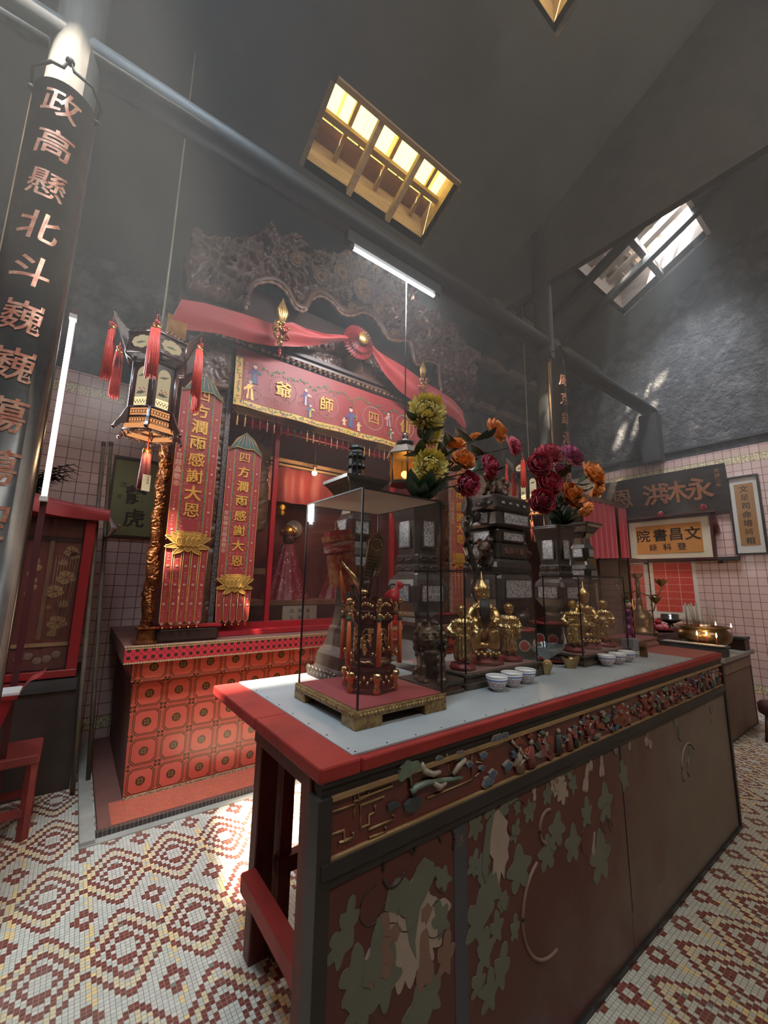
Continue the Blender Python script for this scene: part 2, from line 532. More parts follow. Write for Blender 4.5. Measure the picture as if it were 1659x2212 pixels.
gable(XR, 1, 'wall_right', tile_wall_mat('right wall', 1))
gable(XL, -1, 'wall_left', tile_wall_mat('left wall', 1))
mb = MB(); mb.box((XL - .2, YB, 0), (XR + .2, YB + 0.2, roof_z(YB) + .1), tile_wall_mat('back wall', 0))
struct(mb.build('wall_back'))
plaster = mat('court wall plaster', (0.34, 0.30, 0.27), 0.8, col2=(0.22, 0.19, 0.17))
mb = MB()
mb.box((XL - .2, YF - .2, 0), (XR + .2, YF, roof_z(YF) + .1), plaster)
struct(mb.build('wall_front'))
# narrow ledge over the tiles of the right wall
mb = MB(); mb.box((XR - 0.035, YF, 3.50), (XR, YB, 3.53), mat('sooty ledge', (0.03, 0.03, 0.03), 0.5))
struct(mb.build('trim_1'))

# ---- roof with its skylight openings
HOLES = [(1.31, 2.84, 2.56, 3.155), (5.06, 6.575, 1.29, 2.45), (1.31, 2.85, 0.80, 1.40), (-2.0, -1.30, 1.2, 1.45), (-2.60, -1.80, -0.66, 0.0)]
ceil_mat = mat('smoked ceiling boards', (0.060, 0.058, 0.050), 0.85, col2=(0.10, 0.094, 0.080), scale=0.8, bumps=0.2, bscale=9)
def roof():
    mb = MB()
    xs = sorted({XL - .2, XR + .2} | {h[0] for h in HOLES} | {h[1] for h in HOLES})
    ys = sorted({YF - .2, 0.0, YB + .2} | {h[2] for h in HOLES} | {h[3] for h in HOLES})
    for i in range(len(xs) - 1):
        for j in range(len(ys) - 1):
            cx, cy = (xs[i] + xs[i + 1]) / 2, (ys[j] + ys[j + 1]) / 2
            if any(h[0] < cx < h[1] and h[2] < cy < h[3] for h in HOLES): continue
            v = []
            for dz in (0, 0.12):
                for x, y in ((xs[i], ys[j]), (xs[i + 1], ys[j]), (xs[i + 1], ys[j + 1]), (xs[i], ys[j + 1])):
                    v.append((x, y, roof_z(y) + dz))
            mb.add(v, [(3, 2, 1, 0), (4, 5, 6, 7), (0, 1, 5, 4), (1, 2, 6, 5), (2, 3, 7, 6), (3, 0, 4, 7)], ceil_mat)
    return struct(mb.build('ceiling'))
roof()

raw = mat('raw skylight timber', (0.52, 0.36, 0.19), 0.7, col2=(0.36, 0.23, 0.11), scale=3.0, stretch=(1, 8, 8), lo=0.4, hi=0.75)
brown = mat('reddish skylight boarding', (0.26, 0.14, 0.11), 0.7, col2=(0.19, 0.10, 0.08), scale=4, stretch=(0.6, 6, 6))
pale = mat('weathered white timber', (0.62, 0.56, 0.50), 0.7, col2=(0.46, 0.38, 0.33), scale=4, stretch=(5, 1, 5))
def yellow_pane():
    m = bpy.data.materials.new('yellow skylight sheet'); m.use_nodes = True
    nt = m.node_tree; nt.nodes.clear()
    out = nt.nodes.new('ShaderNodeOutputMaterial')
    t = nt.nodes.new('ShaderNodeBsdfTranslucent'); e = nt.nodes.new('ShaderNodeBsdfTransparent'); mx = nt.nodes.new('ShaderNodeMixShader')
    x, y, z = xyz(nt)
    stripe = ((x * 3.3).fract() - 0.5).abs().gt(0.455)
    c = mixc(nt, stripe, (0.55, 0.49, 0.22), (0.34, 0.28, 0.07))
    nt.links.new(c, t.inputs[0]); e.inputs[0].default_value = (0.9, 0.8, 0.45, 1); mx.inputs[0].default_value = 0.12
    nt.links.new(t.outputs[0], mx.inputs[1]); nt.links.new(e.outputs[0], mx.inputs[2]); nt.links.new(mx.outputs[0], out.inputs[0])
    return m
YPANE = yellow_pane()
def skylight(name, hole, hgt, wood):
    x0, x1, y0, y1 = hole
    root = thing(name, None, None); root['kind'] = 'structure'
    mb = MB(); w = 0.05
    def wall(a, b, c, d):
        (xa, ya), (xb, yb) = a, b
        v = [(xa, ya, roof_z(ya)), (xb, yb, roof_z(yb)), (xb, yb, roof_z(yb) + hgt), (xa, ya, roof_z(ya) + hgt)]
        v += [(p[0] + c, p[1] + d, p[2]) for p in v]
        mb.add(v, [(0, 1, 2, 3), (7, 6, 5, 4), (0, 4, 5, 1), (1, 5, 6, 2), (2, 6, 7, 3), (3, 7, 4, 0)], wood)
    wall((x0, y0), (x0, y1), -w, 0); wall((x1, y0), (x1, y1), w, 0); wall((x0, y0), (x1, y0), 0, -w); wall((x0, y1), (x1, y1), 0, w)
    f = mb.build('frame', root); f['kind'] = 'structure'
    return root
def slope_bar(root, name, x, w, t, lift, y0, y1, wood):
    mb = MB()
    v = [(x + dx, y, roof_z(y) + lift + dz) for dz in (0, t) for dx, y in ((-w, y0), (w, y0), (w, y1), (-w, y1))]
    mb.add(v, [(3, 2, 1, 0), (4, 5, 6, 7), (0, 1, 5, 4), (1, 2, 6, 5), (2, 3, 7, 6), (3, 0, 4, 7)], wood)
    return mb.build(name, root)
def slope_sheet(root, name, x0, x1, y0, y1, lift, material, t=0.02):
    mb = MB()
    v = [(x, y, roof_z(y) + lift + dz) for dz in (0, t) for x, y in ((x0, y0), (x1, y0), (x1, y1), (x0, y1))]
    mb.add(v, [(3, 2, 1, 0), (4, 5, 6, 7), (0, 1, 5, 4), (1, 2, 6, 5), (2, 3, 7, 6), (3, 0, 4, 7)], material)
    return mb.build(name, root)
# the long yellow skylight over the shrine
h = HOLES[0]; k1 = skylight('window_1', h, 0.42, raw)
for x in (h[0] + .51, h[0] + 1.02): slope_bar(k1, 'rafter', x, 0.028, 0.07, 0.02, h[2], h[3], raw)
for x in (h[0] + .33, h[0] + .84, h[0] + 1.35): slope_bar(k1, 'batten', x, 0.02, 0.05, 0.30, h[2], h[3], raw)
slope_bar(k1, 'crossbar', (h[0] + h[1]) / 2, (h[1] - h[0]) / 2, 0.05, 0.24, h[2] + .30, h[2] + .345, raw)
slope_bar(k1, 'crossbar', (h[0] + h[1]) / 2, (h[1] - h[0]) / 2, 0.05, 0.30, h[2] + .03, h[2] + .07, raw)
for i in range(3):
    slope_sheet(k1, 'pane', h[0] + .51 * i + .01, h[0] + .51 * i + .50, h[2] + .055, h[2] + .42, 0.37, YPANE, 0.012)
slope_sheet(k1, 'board', h[0], h[1], h[2] + .42, h[3], 0.40, brown)
# white slatted skylight by the right wall
h = HOLES[1]; k2 = skylight('window_2', h, 0.5, pale)
slope_bar(k2, 'rafter', (h[0] + h[1]) / 2, (h[1] - h[0]) / 2, 0.10, 0.02, h[2] + .55, h[2] + .62, mat('sooty rafter', (0.10, 0.09, 0.085), 0.7))
for i, x in enumerate((.20, .50, .80, 1.08, 1.34)):
    slope_bar(k2, 'slat', h[0] + x, 0.055, 0.03, 0.30 + .05 * (i % 2), h[2], h[3], pale)
for y in (.22, .45, .80, 1.0):
    slope_bar(k2, 'crossbar', (h[0] + h[1]) / 2, (h[1] - h[0]) / 2, 0.03, 0.42, h[2] + y, h[2] + y + .05, pale)
slope_sheet(k2, 'board', h[0], h[1], h[2] + .62, h[3], 0.46, pale)
h = HOLES[2]; k3 = skylight('window_3', h, 0.42, raw)
for x in (h[0] + .51, h[0] + 1.02): slope_bar(k3, 'rafter', x, 0.028, 0.07, 0.02, h[2], h[3], raw)
for i in range(3): slope_sheet(k3, 'pane', h[0] + .51 * i + .01, h[0] + .51 * i + .50, h[2] + .05, h[2] + .45, 0.37, YPANE, 0.012)
slope_sheet(k3, 'board', h[0], h[1], h[2] + .45, h[3], 0.40, brown)
for n, h in (('window_4', HOLES[3]), ('window_5', HOLES[4])):
    k = skylight(n, h, 0.12, pale)
    if h[1] - h[0] > .82: [slope_bar(k, 'rafter', h[0] + x, 0.06, 0.08, 0.02, h[2], h[3], pale) for x in (.28, .52)]

# ---- roof timbers
black_wood = mat('soot black timber', (0.026, 0.024, 0.022), 0.55, col2=(0.045, 0.041, 0.038), scale=3, stretch=(.4, 4, 4), bumps=0.25, bscale=30)
mb = MB(); mb.tube([(XL, 2.4, 4.24), (XR, 2.4, 4.24)], 0.095, black_wood, 14)
struct(mb.build('beam_1'))
mb = MB(); mb.prism([(0.0, 5.02), (4.65, 5.02 - 0.0), (4.65, roof_z(4.65) + .37 - .3), (0.0, roof_z(0))][:0] or [(0, 5.0), (2.9, 5.0), (2.9, roof_z(2.9)), (0, roof_z(0))], 4.09, 4.17, mat('dark truss boarding', (0.075, 0.066, 0.058), 0.8, col2=(0.05, 0.045, 0.04)), 'yz')
struct(mb.build('beam_2'))
mb = MB()
mb.box((7.0, 2.27, 3.38), (7.2, 2.52, 4.16), black_wood); struct(mb.build('beam_3'))
lath = mat('bare roof laths', (0.30, 0.22, 0.16), 0.8, col2=(0.18, 0.13, 0.10), scale=5)
for i in range(5):
    mb = MB(); yy = 3.15 + 0.33 * i
    mb.box((4.2, yy, roof_z(yy) - .16), (7.2, yy + .13, roof_z(yy) - .03), black_wood if i % 2 else lath)
    struct(mb.build('beam_%d' % (4 + i)))
for i, x in enumerate((4.75, 5.35, 5.95)):
    s_ = slope_bar(None, 'beam_%d' % (9 + i), x, 0.05, 0.10, -0.12, 0.2, 4.6, black_wood); s_['kind'] = 'structure'

# ---- two great pillars carrying the couplet boards
lacq = mat('black lacquer', (0.030, 0.026, 0.024), 0.25, col2=(0.055, 0.048, 0.042), scale=4, coat=0.4, bumps=0.08, bscale=12)
worn = mat('sun bleached pillar timber', (0.055, 0.043, 0.031), 0.8, col2=(0.012, 0.010, 0.008), scale=6, stretch=(3, 3, .5), bumps=0.5, bscale=26)
for n, x, m_ in (('pillar_left', -0.317, worn), ('pillar_right', 4.13, black_wood)):
    mb = MB(); mb.lathe([(0.17, 0.0), (0.17, 0.08), (0.13, 0.16), (0.112, 0.22), (0.104, roof_z(2.4) - .06)], m_, 32, (x, 2.4))
    struct(mb.build(n))

# ---- incense haze filling the hall, thicker under the roof
def haze(name, z0, z1, dens, tall=False):
    m = bpy.data.materials.new(name); m.use_nodes = True
    nt = m.node_tree; nt.nodes.clear()
    out = nt.nodes.new('ShaderNodeOutputMaterial'); v = nt.nodes.new('ShaderNodeVolumeScatter')
    v.inputs['Color'].default_value = (0.93, 0.95, 0.97, 1); v.inputs['Density'].default_value = dens; v.inputs['Anisotropy'].default_value = 0.0
    nt.links.new(v.outputs[0], out.inputs['Volume'])
    mb = MB()
    if tall: mb.prism([(YF + .005, z0), (YB - .005, z0), (YB - .005, roof_z(YB) + .02), (0, z1), (YF + .005, roof_z(YF) + .02)], XL + .005, XR - .005, m, 'yz')
    else: mb.box((XL + .005, YF + .005, z0), (XR - .005, YB - .005, z1), m)
    o = mb.build(name)
    tag(o, 'grey incense haze hanging through the hall', 'haze', kind='stuff')
    return o
haze('haze', 2.3, roof_z(0) + .02, 0.025, True)

# ================================================================ the long offering table in front
red_paint = mat('worn red paint', (0.33, 0.028, 0.022), 0.5, col2=(0.20, 0.018, 0.015), scale=5, bumps=0.25, bscale=18, lo=0.45, hi=0.75)
dark_red = mat('dark red timber', (0.15, 0.030, 0.022), 0.5, col2=(0.085, 0.018, 0.014), scale=4, stretch=(6, 6, 1), bumps=0.15)
blackish = mat('black grooved moulding', (0.020, 0.017, 0.015), 0.42, col2=(0.04, 0.032, 0.027), scale=5)
sheet_m = mat('pale grey metal sheet', (0.46, 0.48, 0.48), 0.36, metal=0.2, col2=(0.34, 0.355, 0.36), scale=3.0, lo=0.35, hi=0.8, bumps=0.03, bscale=60)
rnd = random.Random(5)

def panel_mat():
    m, nt, b = new_mat('faded red lacquer panel')
    x, y, z = xyz(nt)
    n1 = noise(nt, 2.2, 7)
    red = mixc(nt, ramp(nt, n1, 0.3, 0.7), (0.125, 0.034, 0.027), (0.088, 0.027, 0.023))
    # a film of grey brown dust and handling wear, heaviest at the far end
    dust = ramp(nt, n1 * 0.55 + noise(nt, 7, 6, coords(nt, 'Object', (1, 1, .5))) * 0.35 + x * 0.30 - z * 0.22, 0.66, 1.05)
    c = mixc(nt, dust * 0.92, red, mixc(nt, noise(nt, 5, 6), (0.15, 0.108, 0.080), (0.24, 0.185, 0.135)))
    nt.links.new(c, b.inputs['Base Color'])
    b.inputs['Roughness'].default_value = 0.42
    bump(nt, b, noise(nt, 30, 5), 0.12, 0.004)
    return m
def faded(name, col):
    """old paint: the same wear as the panel eats into it"""
    m, nt, b = new_mat(name)
    x, y, z = xyz(nt)
    dust = ramp(nt, noise(nt, 2.2, 7) * 0.55 + noise(nt, 7, 6, coords(nt, 'Object', (1, 1, .5))) * 0.35 + x * 0.30 - z * 0.22, 0.60, 1.12)
    c = mixc(nt, dust * 0.85, mixc(nt, noise(nt, 11, 5), col, tuple(k * 0.7 for k in col)), (0.19, 0.145, 0.11))
    nt.links.new(c, b.inputs['Base Color']); b.inputs['Roughness'].default_value = 0.5
    return m
P_PINK = faded('faded cream petals', (0.43, 0.335, 0.255)); P_GREEN = faded('faded green leaves', (0.165, 0.170, 0.122)); P_TAN = faded('faded tan petals', (0.26, 0.145, 0.10)); P_DARK = faded('faded dark stems', (0.055, 0.03, 0.025)); P_BLUE = faded('faded slate strip', (0.075, 0.078, 0.09))

tab = thing('altar_table', 'long red offering table topped with grey metal, faded peonies on its front', 'table', (0.49, 0.88, 0))
def loc(p): return (p[0] - 0.49, p[1] - 0.88, p[2])
TX, TY, TZ = 2.95, 0.90, 1.03
mb = MB()
mb.box((0, 0, TZ - .034), (.115, .415, TZ - .001), red_paint, bev=.006); mb.build('end_plank', tab)
mb = MB(); mb.box((0, .42, TZ - .036), (.115, TY, TZ - .002), red_paint, bev=.006); mb.build('end_plank', tab)
mb = MB(); mb.box((.116, 0, TZ - .034), (TX, TY, TZ - .004), red_paint, bev=.005); mb.build('tabletop', tab)
mb = MB(); mb.box((.10, .022, TZ - .003), (TX - .45, TY - .01, TZ + .002), sheet_m)
for i in range(26): mb.ball((.115 + i * .1, .033, TZ + .002), .003, blackish, 6, sc=(1, 1, .6))
for i in range(8): mb.ball((.111, .06 + i * .11, TZ + .002), .003, blackish, 6, sc=(1, 1, .6))
mb.build('metal_sheet', tab, 'grey metal sheet nailed over the top')
mb = MB(); mb.box((TX - .449, .022, TZ - .003), (TX - .01, TY - .01, TZ + .001), mat('worn pink red tabletop', (0.40, 0.14, 0.115), 0.3, col2=(0.30, 0.07, 0.06), scale=4))
mb.build('bare_board', tab)
# front: mouldings, carved apron, painted panels
mb = MB()
mb.box((.012, .004, .985), (TX - .01, .05, TZ - .034), blackish); mb.box((.012, .010, .962), (TX - .01, .05, .984), blackish)
mb.box((.012, -.002, .800), (TX - .01, .05, .832), blackish); mb.box((.012, .004, .778), (TX - .01, .05, .799), blackish)
mb.box((.0, .0, 0), (.036, .05, .962), blackish); mb.box((TX - .03, .0, 0), (TX, .05, .962), blackish)
mb.box((.036, .0, 0), (TX - .03, .05, .022), blackish)
mb.build('moulding', tab)
gold_line = mat('old gold line', (0.40, 0.25, 0.11), 0.45, metal=0.2, col2=(0.28, 0.16, 0.075), scale=12)
mb = MB(); mb.box((.036, .002, .952), (TX - .03, .02, .962), gold_line); mb.box((.036, .002, .832), (TX - .03, .02, .837), gold_line); mb.build('gilt_edge', tab)
apron_red = mat('glazed apron red', (0.17, 0.022, 0.018), 0.22, col2=(0.10, 0.028, 0.022), scale=6, coat=0.5)
ap = MB(); ap.box((.036, .012, .832), (TX - .03, .04, .956), apron_red); 
pm = panel_mat(); xp = [.036, .455, .51, 1.455, TX - .03]
mb = MB(); mb.box((1.4575, .010, .022), (TX - .03, .03, .779), pm); FP1 = mb
fl = MB(); fl.box((.036, .010, .022), (1.455, .03, .779), pm)
mb = MB(); mb.prism([(1.449, .778), (1.4565, .778), (1.463, .15)], .0085, .012, mat('open crack', (0.01, 0.008, 0.007), 0.9)); mb.build('crack', tab)

# painted peonies, leaves and scrolls on the panels (thin raised paint)
def leafshape(cx, cz, L, ang, w=0.42, teeth=5, g=rnd):
    """lobed peony leaf: pointed tip, notched sides"""
    pts = []; k = g.uniform(-.25, .25); nl = 2.5 if teeth > 2 else 1.5
    for i in range(40):
        a = 2 * PI * i / 40
        r = L * (.30 + .24 * abs(math.cos(nl * a)) ** 1.6 + .16 * max(0, math.cos(a)) ** 3 + .03 * math.sin(9 * a + k * 9))
        u, v = r * math.cos(a), r * math.sin(a) * (w / .42) * (.95 if teeth > 2 else .6) * (1 + k)
        pts.append((cx + u * math.cos(ang) - v * math.sin(ang), cz + u * math.sin(ang) + v * math.cos(ang)))
    return pts
def petalshape(cx, cz, r, n, ph=0.0, sq=1.0, k=0.22):
    return [(cx + r * (1 - k * abs(math.sin(n / 2 * a))) * math.cos(a + ph), cz + sq * r * (1 - k * abs(math.sin(n / 2 * a))) * math.sin(a + ph)) for a in [2 * PI * i / 48 for i in range(48)]]
PAINTN = [0]
def painted(mb, pts, m_, lay=0):
    PAINTN[0] += 1
    mb.prism([(p[0] - .49, p[1]) for p in pts], .0095 - .0006 * lay - .000012 * PAINTN[0], .0105, m_)
def flower(c, r, m_=None, petals=9, heart=True):
    cx, cz = c
    painted(fl, petalshape(cx, cz, r, petals), m_ or P_PINK, 0)
    painted(fl, petalshape(cx + r * .05, cz - r * .05, r * .66, 7, .4), P_TAN, 1)
    painted(fl, petalshape(cx + r * .05, cz - r * .08, r * .58, 7, .4), m_ or P_PINK, 2)
    if heart: painted(fl, petalshape(cx - r * .1, cz + r * .1, r * .2, 5), P_TAN, 3)
# first panel: the large drooping leaf over a peony
c = (0.770, 0.640)
for k in range(11):
    a = PI + .25 + k * (PI - .5) / 10
    painted(fl, leafshape(c[0] + .078 * math.cos(a), c[1] - .012 + .075 * math.sin(a) * 1.15, .098, a, .40, 2), P_PINK, 1)
painted(fl, petalshape(c[0], c[1] - .01, .085, 9), P_PINK, 1)
for sg in (-1, 1): painted(fl, petalshape(c[0] + sg * .052, c[1] - .03, .022, 5), P_TAN, 2)
painted(fl, [(c[0] + x, c[1] + z) for x, z in ((-.085, .03), (-.075, .065), (-.05, .085), (-.02, .078), (.0, .058), (.02, .085), (.045, .10), (.08, .075), (.085, .045), (.055, .012), (.03, -.01), (.014, -.075), (.018, -.115), (-.004, -.075), (-.02, -.01), (-.05, .012))], P_GREEN, 2)
for p, L, a, m_ in (((0.584, 0.686), .08, 1.4, P_GREEN), ((0.561, 0.649), .08, 1.0, P_GREEN), ((0.875, 0.572), .085, 1.9, P_GREEN), ((0.606, 0.567), .10, 1.5, P_GREEN), ((0.685, 0.520), .115, 1.2, P_GREEN), ((0.841, 0.425), .105, 1.7, P_GREEN), ((0.891, 0.481), .09, 1.4, P_TAN), ((0.884, 0.664), .07, 2.3, P_GREEN), ((0.621, 0.507), .09, 1.2, P_GREEN), ((0.794, 0.400), .10, 1.5, P_GREEN)):
    painted(fl, leafshape(p[0], p[1], L, a, .38, 3), m_, 1)
p = (0.677, 0.579); painted(fl, leafshape(p[0], p[1], .13, 1.5, .5, 2), P_TAN, 2); painted(fl, leafshape(p[0] - .02, p[1], .12, 1.4, .28, 2), P_GREEN, 3)
p = (0.817, 0.495); painted(fl, leafshape(p[0], p[1], .12, 1.6, .42, 2), P_TAN, 2)
# second panel
for p, L, a in (((1.087, 0.781), .07, 1.4), ((1.148, 0.757), .07, .6), ((1.219, 0.743), .05, 1.7), ((1.018, 0.745), .06, 2.2), ((1.203, 0.675), .06, 1.0), ((1.005, 0.655), .06, 1.1), ((1.045, 0.629), .06, 1.7), ((1.219, 0.560), .11, 1.6), ((1.197, 0.782), .05, 1.6), ((1.280, 0.712), .06, .3), ((1.390, 0.730), .06, 1.4), ((1.532, 0.784), .07, 2.2), ((1.557, 0.724), .07, 2.0), ((1.436, 0.602), .09, 1.3), ((1.534, 0.527), .10, 1.4), ((1.374, 0.552), .09, 1.5), ((1.073, 0.559), .10, .9), ((1.020, 0.511), .12, 1.2), ((1.100, 0.455), .07, 1.5), ((1.047, 0.421), .09, 1.4), ((1.186, 0.418), .06, 1.4), ((1.116, 0.345), .10, 1.2), ((1.642, 0.599), .09, 1.5), ((1.787, 0.589), .12, 1.5), ((1.962, 0.647), .11, 1.8), ((1.723, 0.417), .15, 1.5), ((1.062, 0.315), .09, 1.4), ((1.015, 0.360), .07, 1.3)):
    painted(fl, leafshape(p[0], p[1], L, a, .42, 3), P_GREEN, 1)
p = (1.111, 0.679)
painted(fl, [(p[0] + x, p[1] + z) for x, z in ((-.03, .03), (-.02, .075), (.012, .085), (.035, .06), (.055, .04), (.048, .015), (.062, -.01), (.05, -.035), (.055, -.06), (.036, -.075), (.03, -.11), (.016, -.085), (.004, -.12), (-.008, -.075), (-.022, -.08), (-.018, -.04), (-.034, -.02))], P_PINK, 2)
painted(fl, [(p[0] + x - .028, p[1] + z) for x, z in ((-.035, .0), (-.02, .06), (.02, .085), (.0, .03), (-.01, -.03), (-.03, -.09), (-.042, -.05))], P_GREEN, 3)
flower((1.457, 0.757), .052); painted(fl, leafshape(*(1.486, 0.712), .07, 2.2, .4, 3), P_PINK, 2)
flower((1.135, 0.511), .03, P_GREEN, 6, False)
for p, L, a in (((1.312, 0.780), .055, 1.6), ((1.315, 0.751), .045, 1.4), ((1.694, 0.763), .07, 1.45), ((1.650, 0.708), .09, 1.2), ((2.038, 0.762), .07, 1.4), ((1.778, 0.726), .08, 1.5), ((1.678, 0.479), .07, 1.3)):
    painted(fl, leafshape(p[0], p[1], L, a, .30, 2), P_PINK, 1)
for c, r, k in (((1.881, 0.791), .045, 3), ((2.222, 0.750), .05, 3), ((2.596, 0.731), .06, 4), ((2.709, 0.551), .07, 4), ((3.146, 0.695), .05, 3)):
    for j in range(k): painted(fl if c[0] < 1.93 else FP1, petalshape(c[0] + rnd.uniform(-r, r) * .6, c[1] + rnd.uniform(-r, r) * .8, r * rnd.uniform(.35, .6), 6, rnd.random()), rnd.choice([P_PINK, P_GREEN, P_TAN]), 1 + j)
def swirl(mb, pts, w, m_, d=.0098):
    mb.tube([(p[0] - .49, d, p[1]) for p in pts], w, m_, 5)
def arc(c, r, a0, a1, n=14, sq=1.0, k=0.0): return [(c[0] + (r - k * i) * math.cos(a0 + (a1 - a0) * i / n), c[1] + sq * (r - k * i) * math.sin(a0 + (a1 - a0) * i / n)) for i in range(n + 1)]
st = fl
c = (1.375, 0.417)
swirl(st, arc(c, .15, 2.0, 4.9, 20), .006, P_TAN); swirl(st, arc((c[0] + .01, c[1] + .22), .05, 1.2, 4.4, 12), .006, P_TAN)
c = (0.777, 0.746)
for a0, a1, dx, r in ((0.2, 2.8, .05, .05), (0.3, 2.9, -.05, .05), (3.4, 5.8, -.06, .035), (-.4, 2.0, .09, .06)): swirl(st, arc((c[0] + dx, c[1]), r, a0, a1), .005, P_DARK)
for i in range(7):
    c = (rnd.uniform(.6, .9), rnd.uniform(.55, .72)); swirl(st, arc(c, .04, rnd.uniform(0, 3), rnd.uniform(4, 6)), .002, P_DARK)
for i in range(6):
    c = (rnd.uniform(1.1, 1.9), rnd.uniform(.4, .72)); swirl(st, arc(c, .05, rnd.uniform(0, 3), rnd.uniform(4, 6)), .002, P_DARK)
c = (2.712, 0.516); swirl(FP1, arc(c, .11, .6, 3.6, 18), .006, P_PINK)
fl.build('front_panel', tab, 'dark red panel painted with faded peonies'); FP1.build('front_panel', tab, 'dusty brown panel, its painting almost worn away')
mb = MB(); mb.box((.436, .0088, .024), (.487, .011, .777), P_BLUE)
write(mb, '沐', P_TAN, (.462, .0086, .735), (1, 0, 0), (0, 0, 1), .035, (0, 0, -.05)); mb.build('inscription_strip', tab, 'slate strip with a faint character')

# carved painted apron: key fret at the left, pine tree, clouds, then a crowd of small figures
ft = ap
FR = [
    [(0.706, 0.937), (0.604, 0.936), (0.600, 0.956)], [(0.529, 0.928), (0.592, 0.926), (0.591, 0.952)], [(0.593, 0.900), (0.591, 0.933), (0.632, 0.933), (0.631, 0.944)],
    [(0.529, 0.882), (0.564, 0.881), (0.565, 0.857), (0.584, 0.856)], [(0.612, 0.868), (0.610, 0.919), (0.680, 0.920)], [(0.613, 0.871), (0.636, 0.871), (0.635, 0.892), (0.652, 0.892), (0.652, 0.908)],
    [(0.634, 0.860), (0.710, 0.859), (0.710, 0.870)], [(0.826, 0.934), (0.826, 0.951), (0.903, 0.951), (0.903, 0.969)], [(0.915, 0.916), (0.906, 0.944), (1.000, 0.945), (1.000, 0.958)],
    [(0.826, 0.876), (1.006, 0.875), (1.008, 0.956)], [(1.025, 0.945), (1.183, 0.946)], [(1.018, 0.881), (1.048, 0.889), (1.049, 0.914), (1.024, 0.920)], [(0.553, 0.850), (0.552, 0.859), (0.590, 0.857), (0.590, 0.868)], [(0.637, 0.842), (0.686, 0.838), (0.685, 0.851)]]
for l in FR: ft.tube([(p[0] - .49, .010, p[1]) for p in l], .0033, gold_line, 5)
cg = ap
C_G = mat('carved pale green', (0.17, 0.21, 0.155), 0.4, col2=(0.11, 0.12, 0.085), scale=25); C_W = mat('carved off white', (0.37, 0.31, 0.235), 0.4, col2=(0.20, 0.14, 0.10), scale=25); C_B = mat('carved slate blue', (0.09, 0.145, 0.215), 0.35, col2=(0.07, 0.085, 0.11), scale=25); C_P = mat('carved dusty pink', (0.31, 0.085, 0.075), 0.4, col2=(0.20, 0.055, 0.045), scale=25); C_O = mat('carved orange', (0.28, 0.075, 0.032), 0.4, col2=(0.18, 0.04, 0.02), scale=20); C_D = mat('carved dark teal', (0.055, 0.075, 0.075), 0.4, col2=(0.04, 0.035, 0.03), scale=25)
def lump(c, rx, rz, m_, d=.012, n=16, w=0.18, y=.012):
    k = rnd.random() * 6; PAINTN[0] += 1; d += .000013 * (PAINTN[0] % 300)
    pts = [(c[0] - .49 + rx * (1 + w * math.sin(3 * a + k)) * math.cos(a), c[1] + rz * (1 + w * math.cos(4 * a + k)) * math.sin(a)) for a in [2 * PI * i / n for i in range(n)]]
    cg.prism(pts, y - d, y, m_)
def cloud(c, r):
    lump(c, r, r * .62, C_W, .006); lump(c, r * .82, r * .46, C_B, .008)
    cg.tube([(p[0] - .49, .004, p[1]) for p in arc((c[0], c[1]), r * .42, 0, 5.2, 14, .8, r * .022)], r * .07, C_W, 5)
for c, r in (((0.752, 0.969), .024), ((0.736, 0.959), .018), ((0.777, 0.968), .018)): lump(c, r, r * .8, C_G, .010, w=.12)
cg.tube([(p[0] - .49, .006, p[1]) for p in [(0.765, 0.908), (0.784, 0.916), (0.826, 0.917), (0.878, 0.908), (0.959, 0.895)]], [.010, .009, .008, .007, .005], C_G, 7)
cg.tube([(p[0] - .49, .007, p[1]) for p in [(0.768, 0.915), (0.765, 0.938), (0.758, 0.956)]], .004, C_G, 6)
cg.tube([(p[0] - .49, .004, p[1]) for p in [(0.801, 0.971), (0.809, 0.950), (0.843, 0.933), (0.870, 0.932)]], [.006, .009, .008, .006], C_W, 7)
cg.tube([(p[0] - .49, .004, p[1]) for p in [(0.843, 0.913), (0.866, 0.895), (0.891, 0.900)]], [.008, .010, .006], C_W, 7)
cg.tube([(p[0] - .49, .004, p[1]) for p in [(0.921, 0.914), (0.944, 0.930), (0.974, 0.941)]], [.006, .009, .006], C_W, 7)
lump((0.773, 0.878), .030, .016, C_D, .008, w=.05); lump((0.707, 0.892), .02, .008, C_D, .006)
for p, r in (((0.870, 0.965), .013), ((0.954, 0.956), .020), ((0.993, 0.922), .014), ((1.056, 0.933), .018), ((1.048, 0.899), .013), ((1.097, 0.871), .020), ((1.174, 0.876), .024), ((1.124, 0.964), .030), ((1.075, 0.856), .026), ((1.165, 0.967), .018)): cloud(p, r)
for c in ([(1.195, 0.947), (1.218, 0.925), (1.243, 0.912)], [(1.210, 0.867), (1.233, 0.883), (1.235, 0.908)], [(1.232, 0.862), (1.258, 0.874), (1.292, 0.875)], [(1.202, 0.869), (1.218, 0.886), (1.210, 0.909)]): cg.tube([(p[0] - .49, .006, p[1]) for p in c], [.006, .005, .002], C_W, 6)
def small_figure(x, z, h, robe, s):
    y = .010
    cg.ball((x - .49, y, z + h * .38), h * .13, C_W, 8); cg.lathe([(h * .30, z - h * .5), (h * .22, z - h * .1), (h * .20, z + h * .18), (h * .08, z + h * .30)], robe, 8, (x - .49, y), sy=.45)
    cg.tube([(x - .49 - h * .2 * s, y - .004, z + h * .15), (x - .49 - h * .36 * s, y - .008, z - h * .02), (x - .49 - h * .5 * s, y - .006, z + h * .12)], h * .07, robe, 6)
x = 1.24
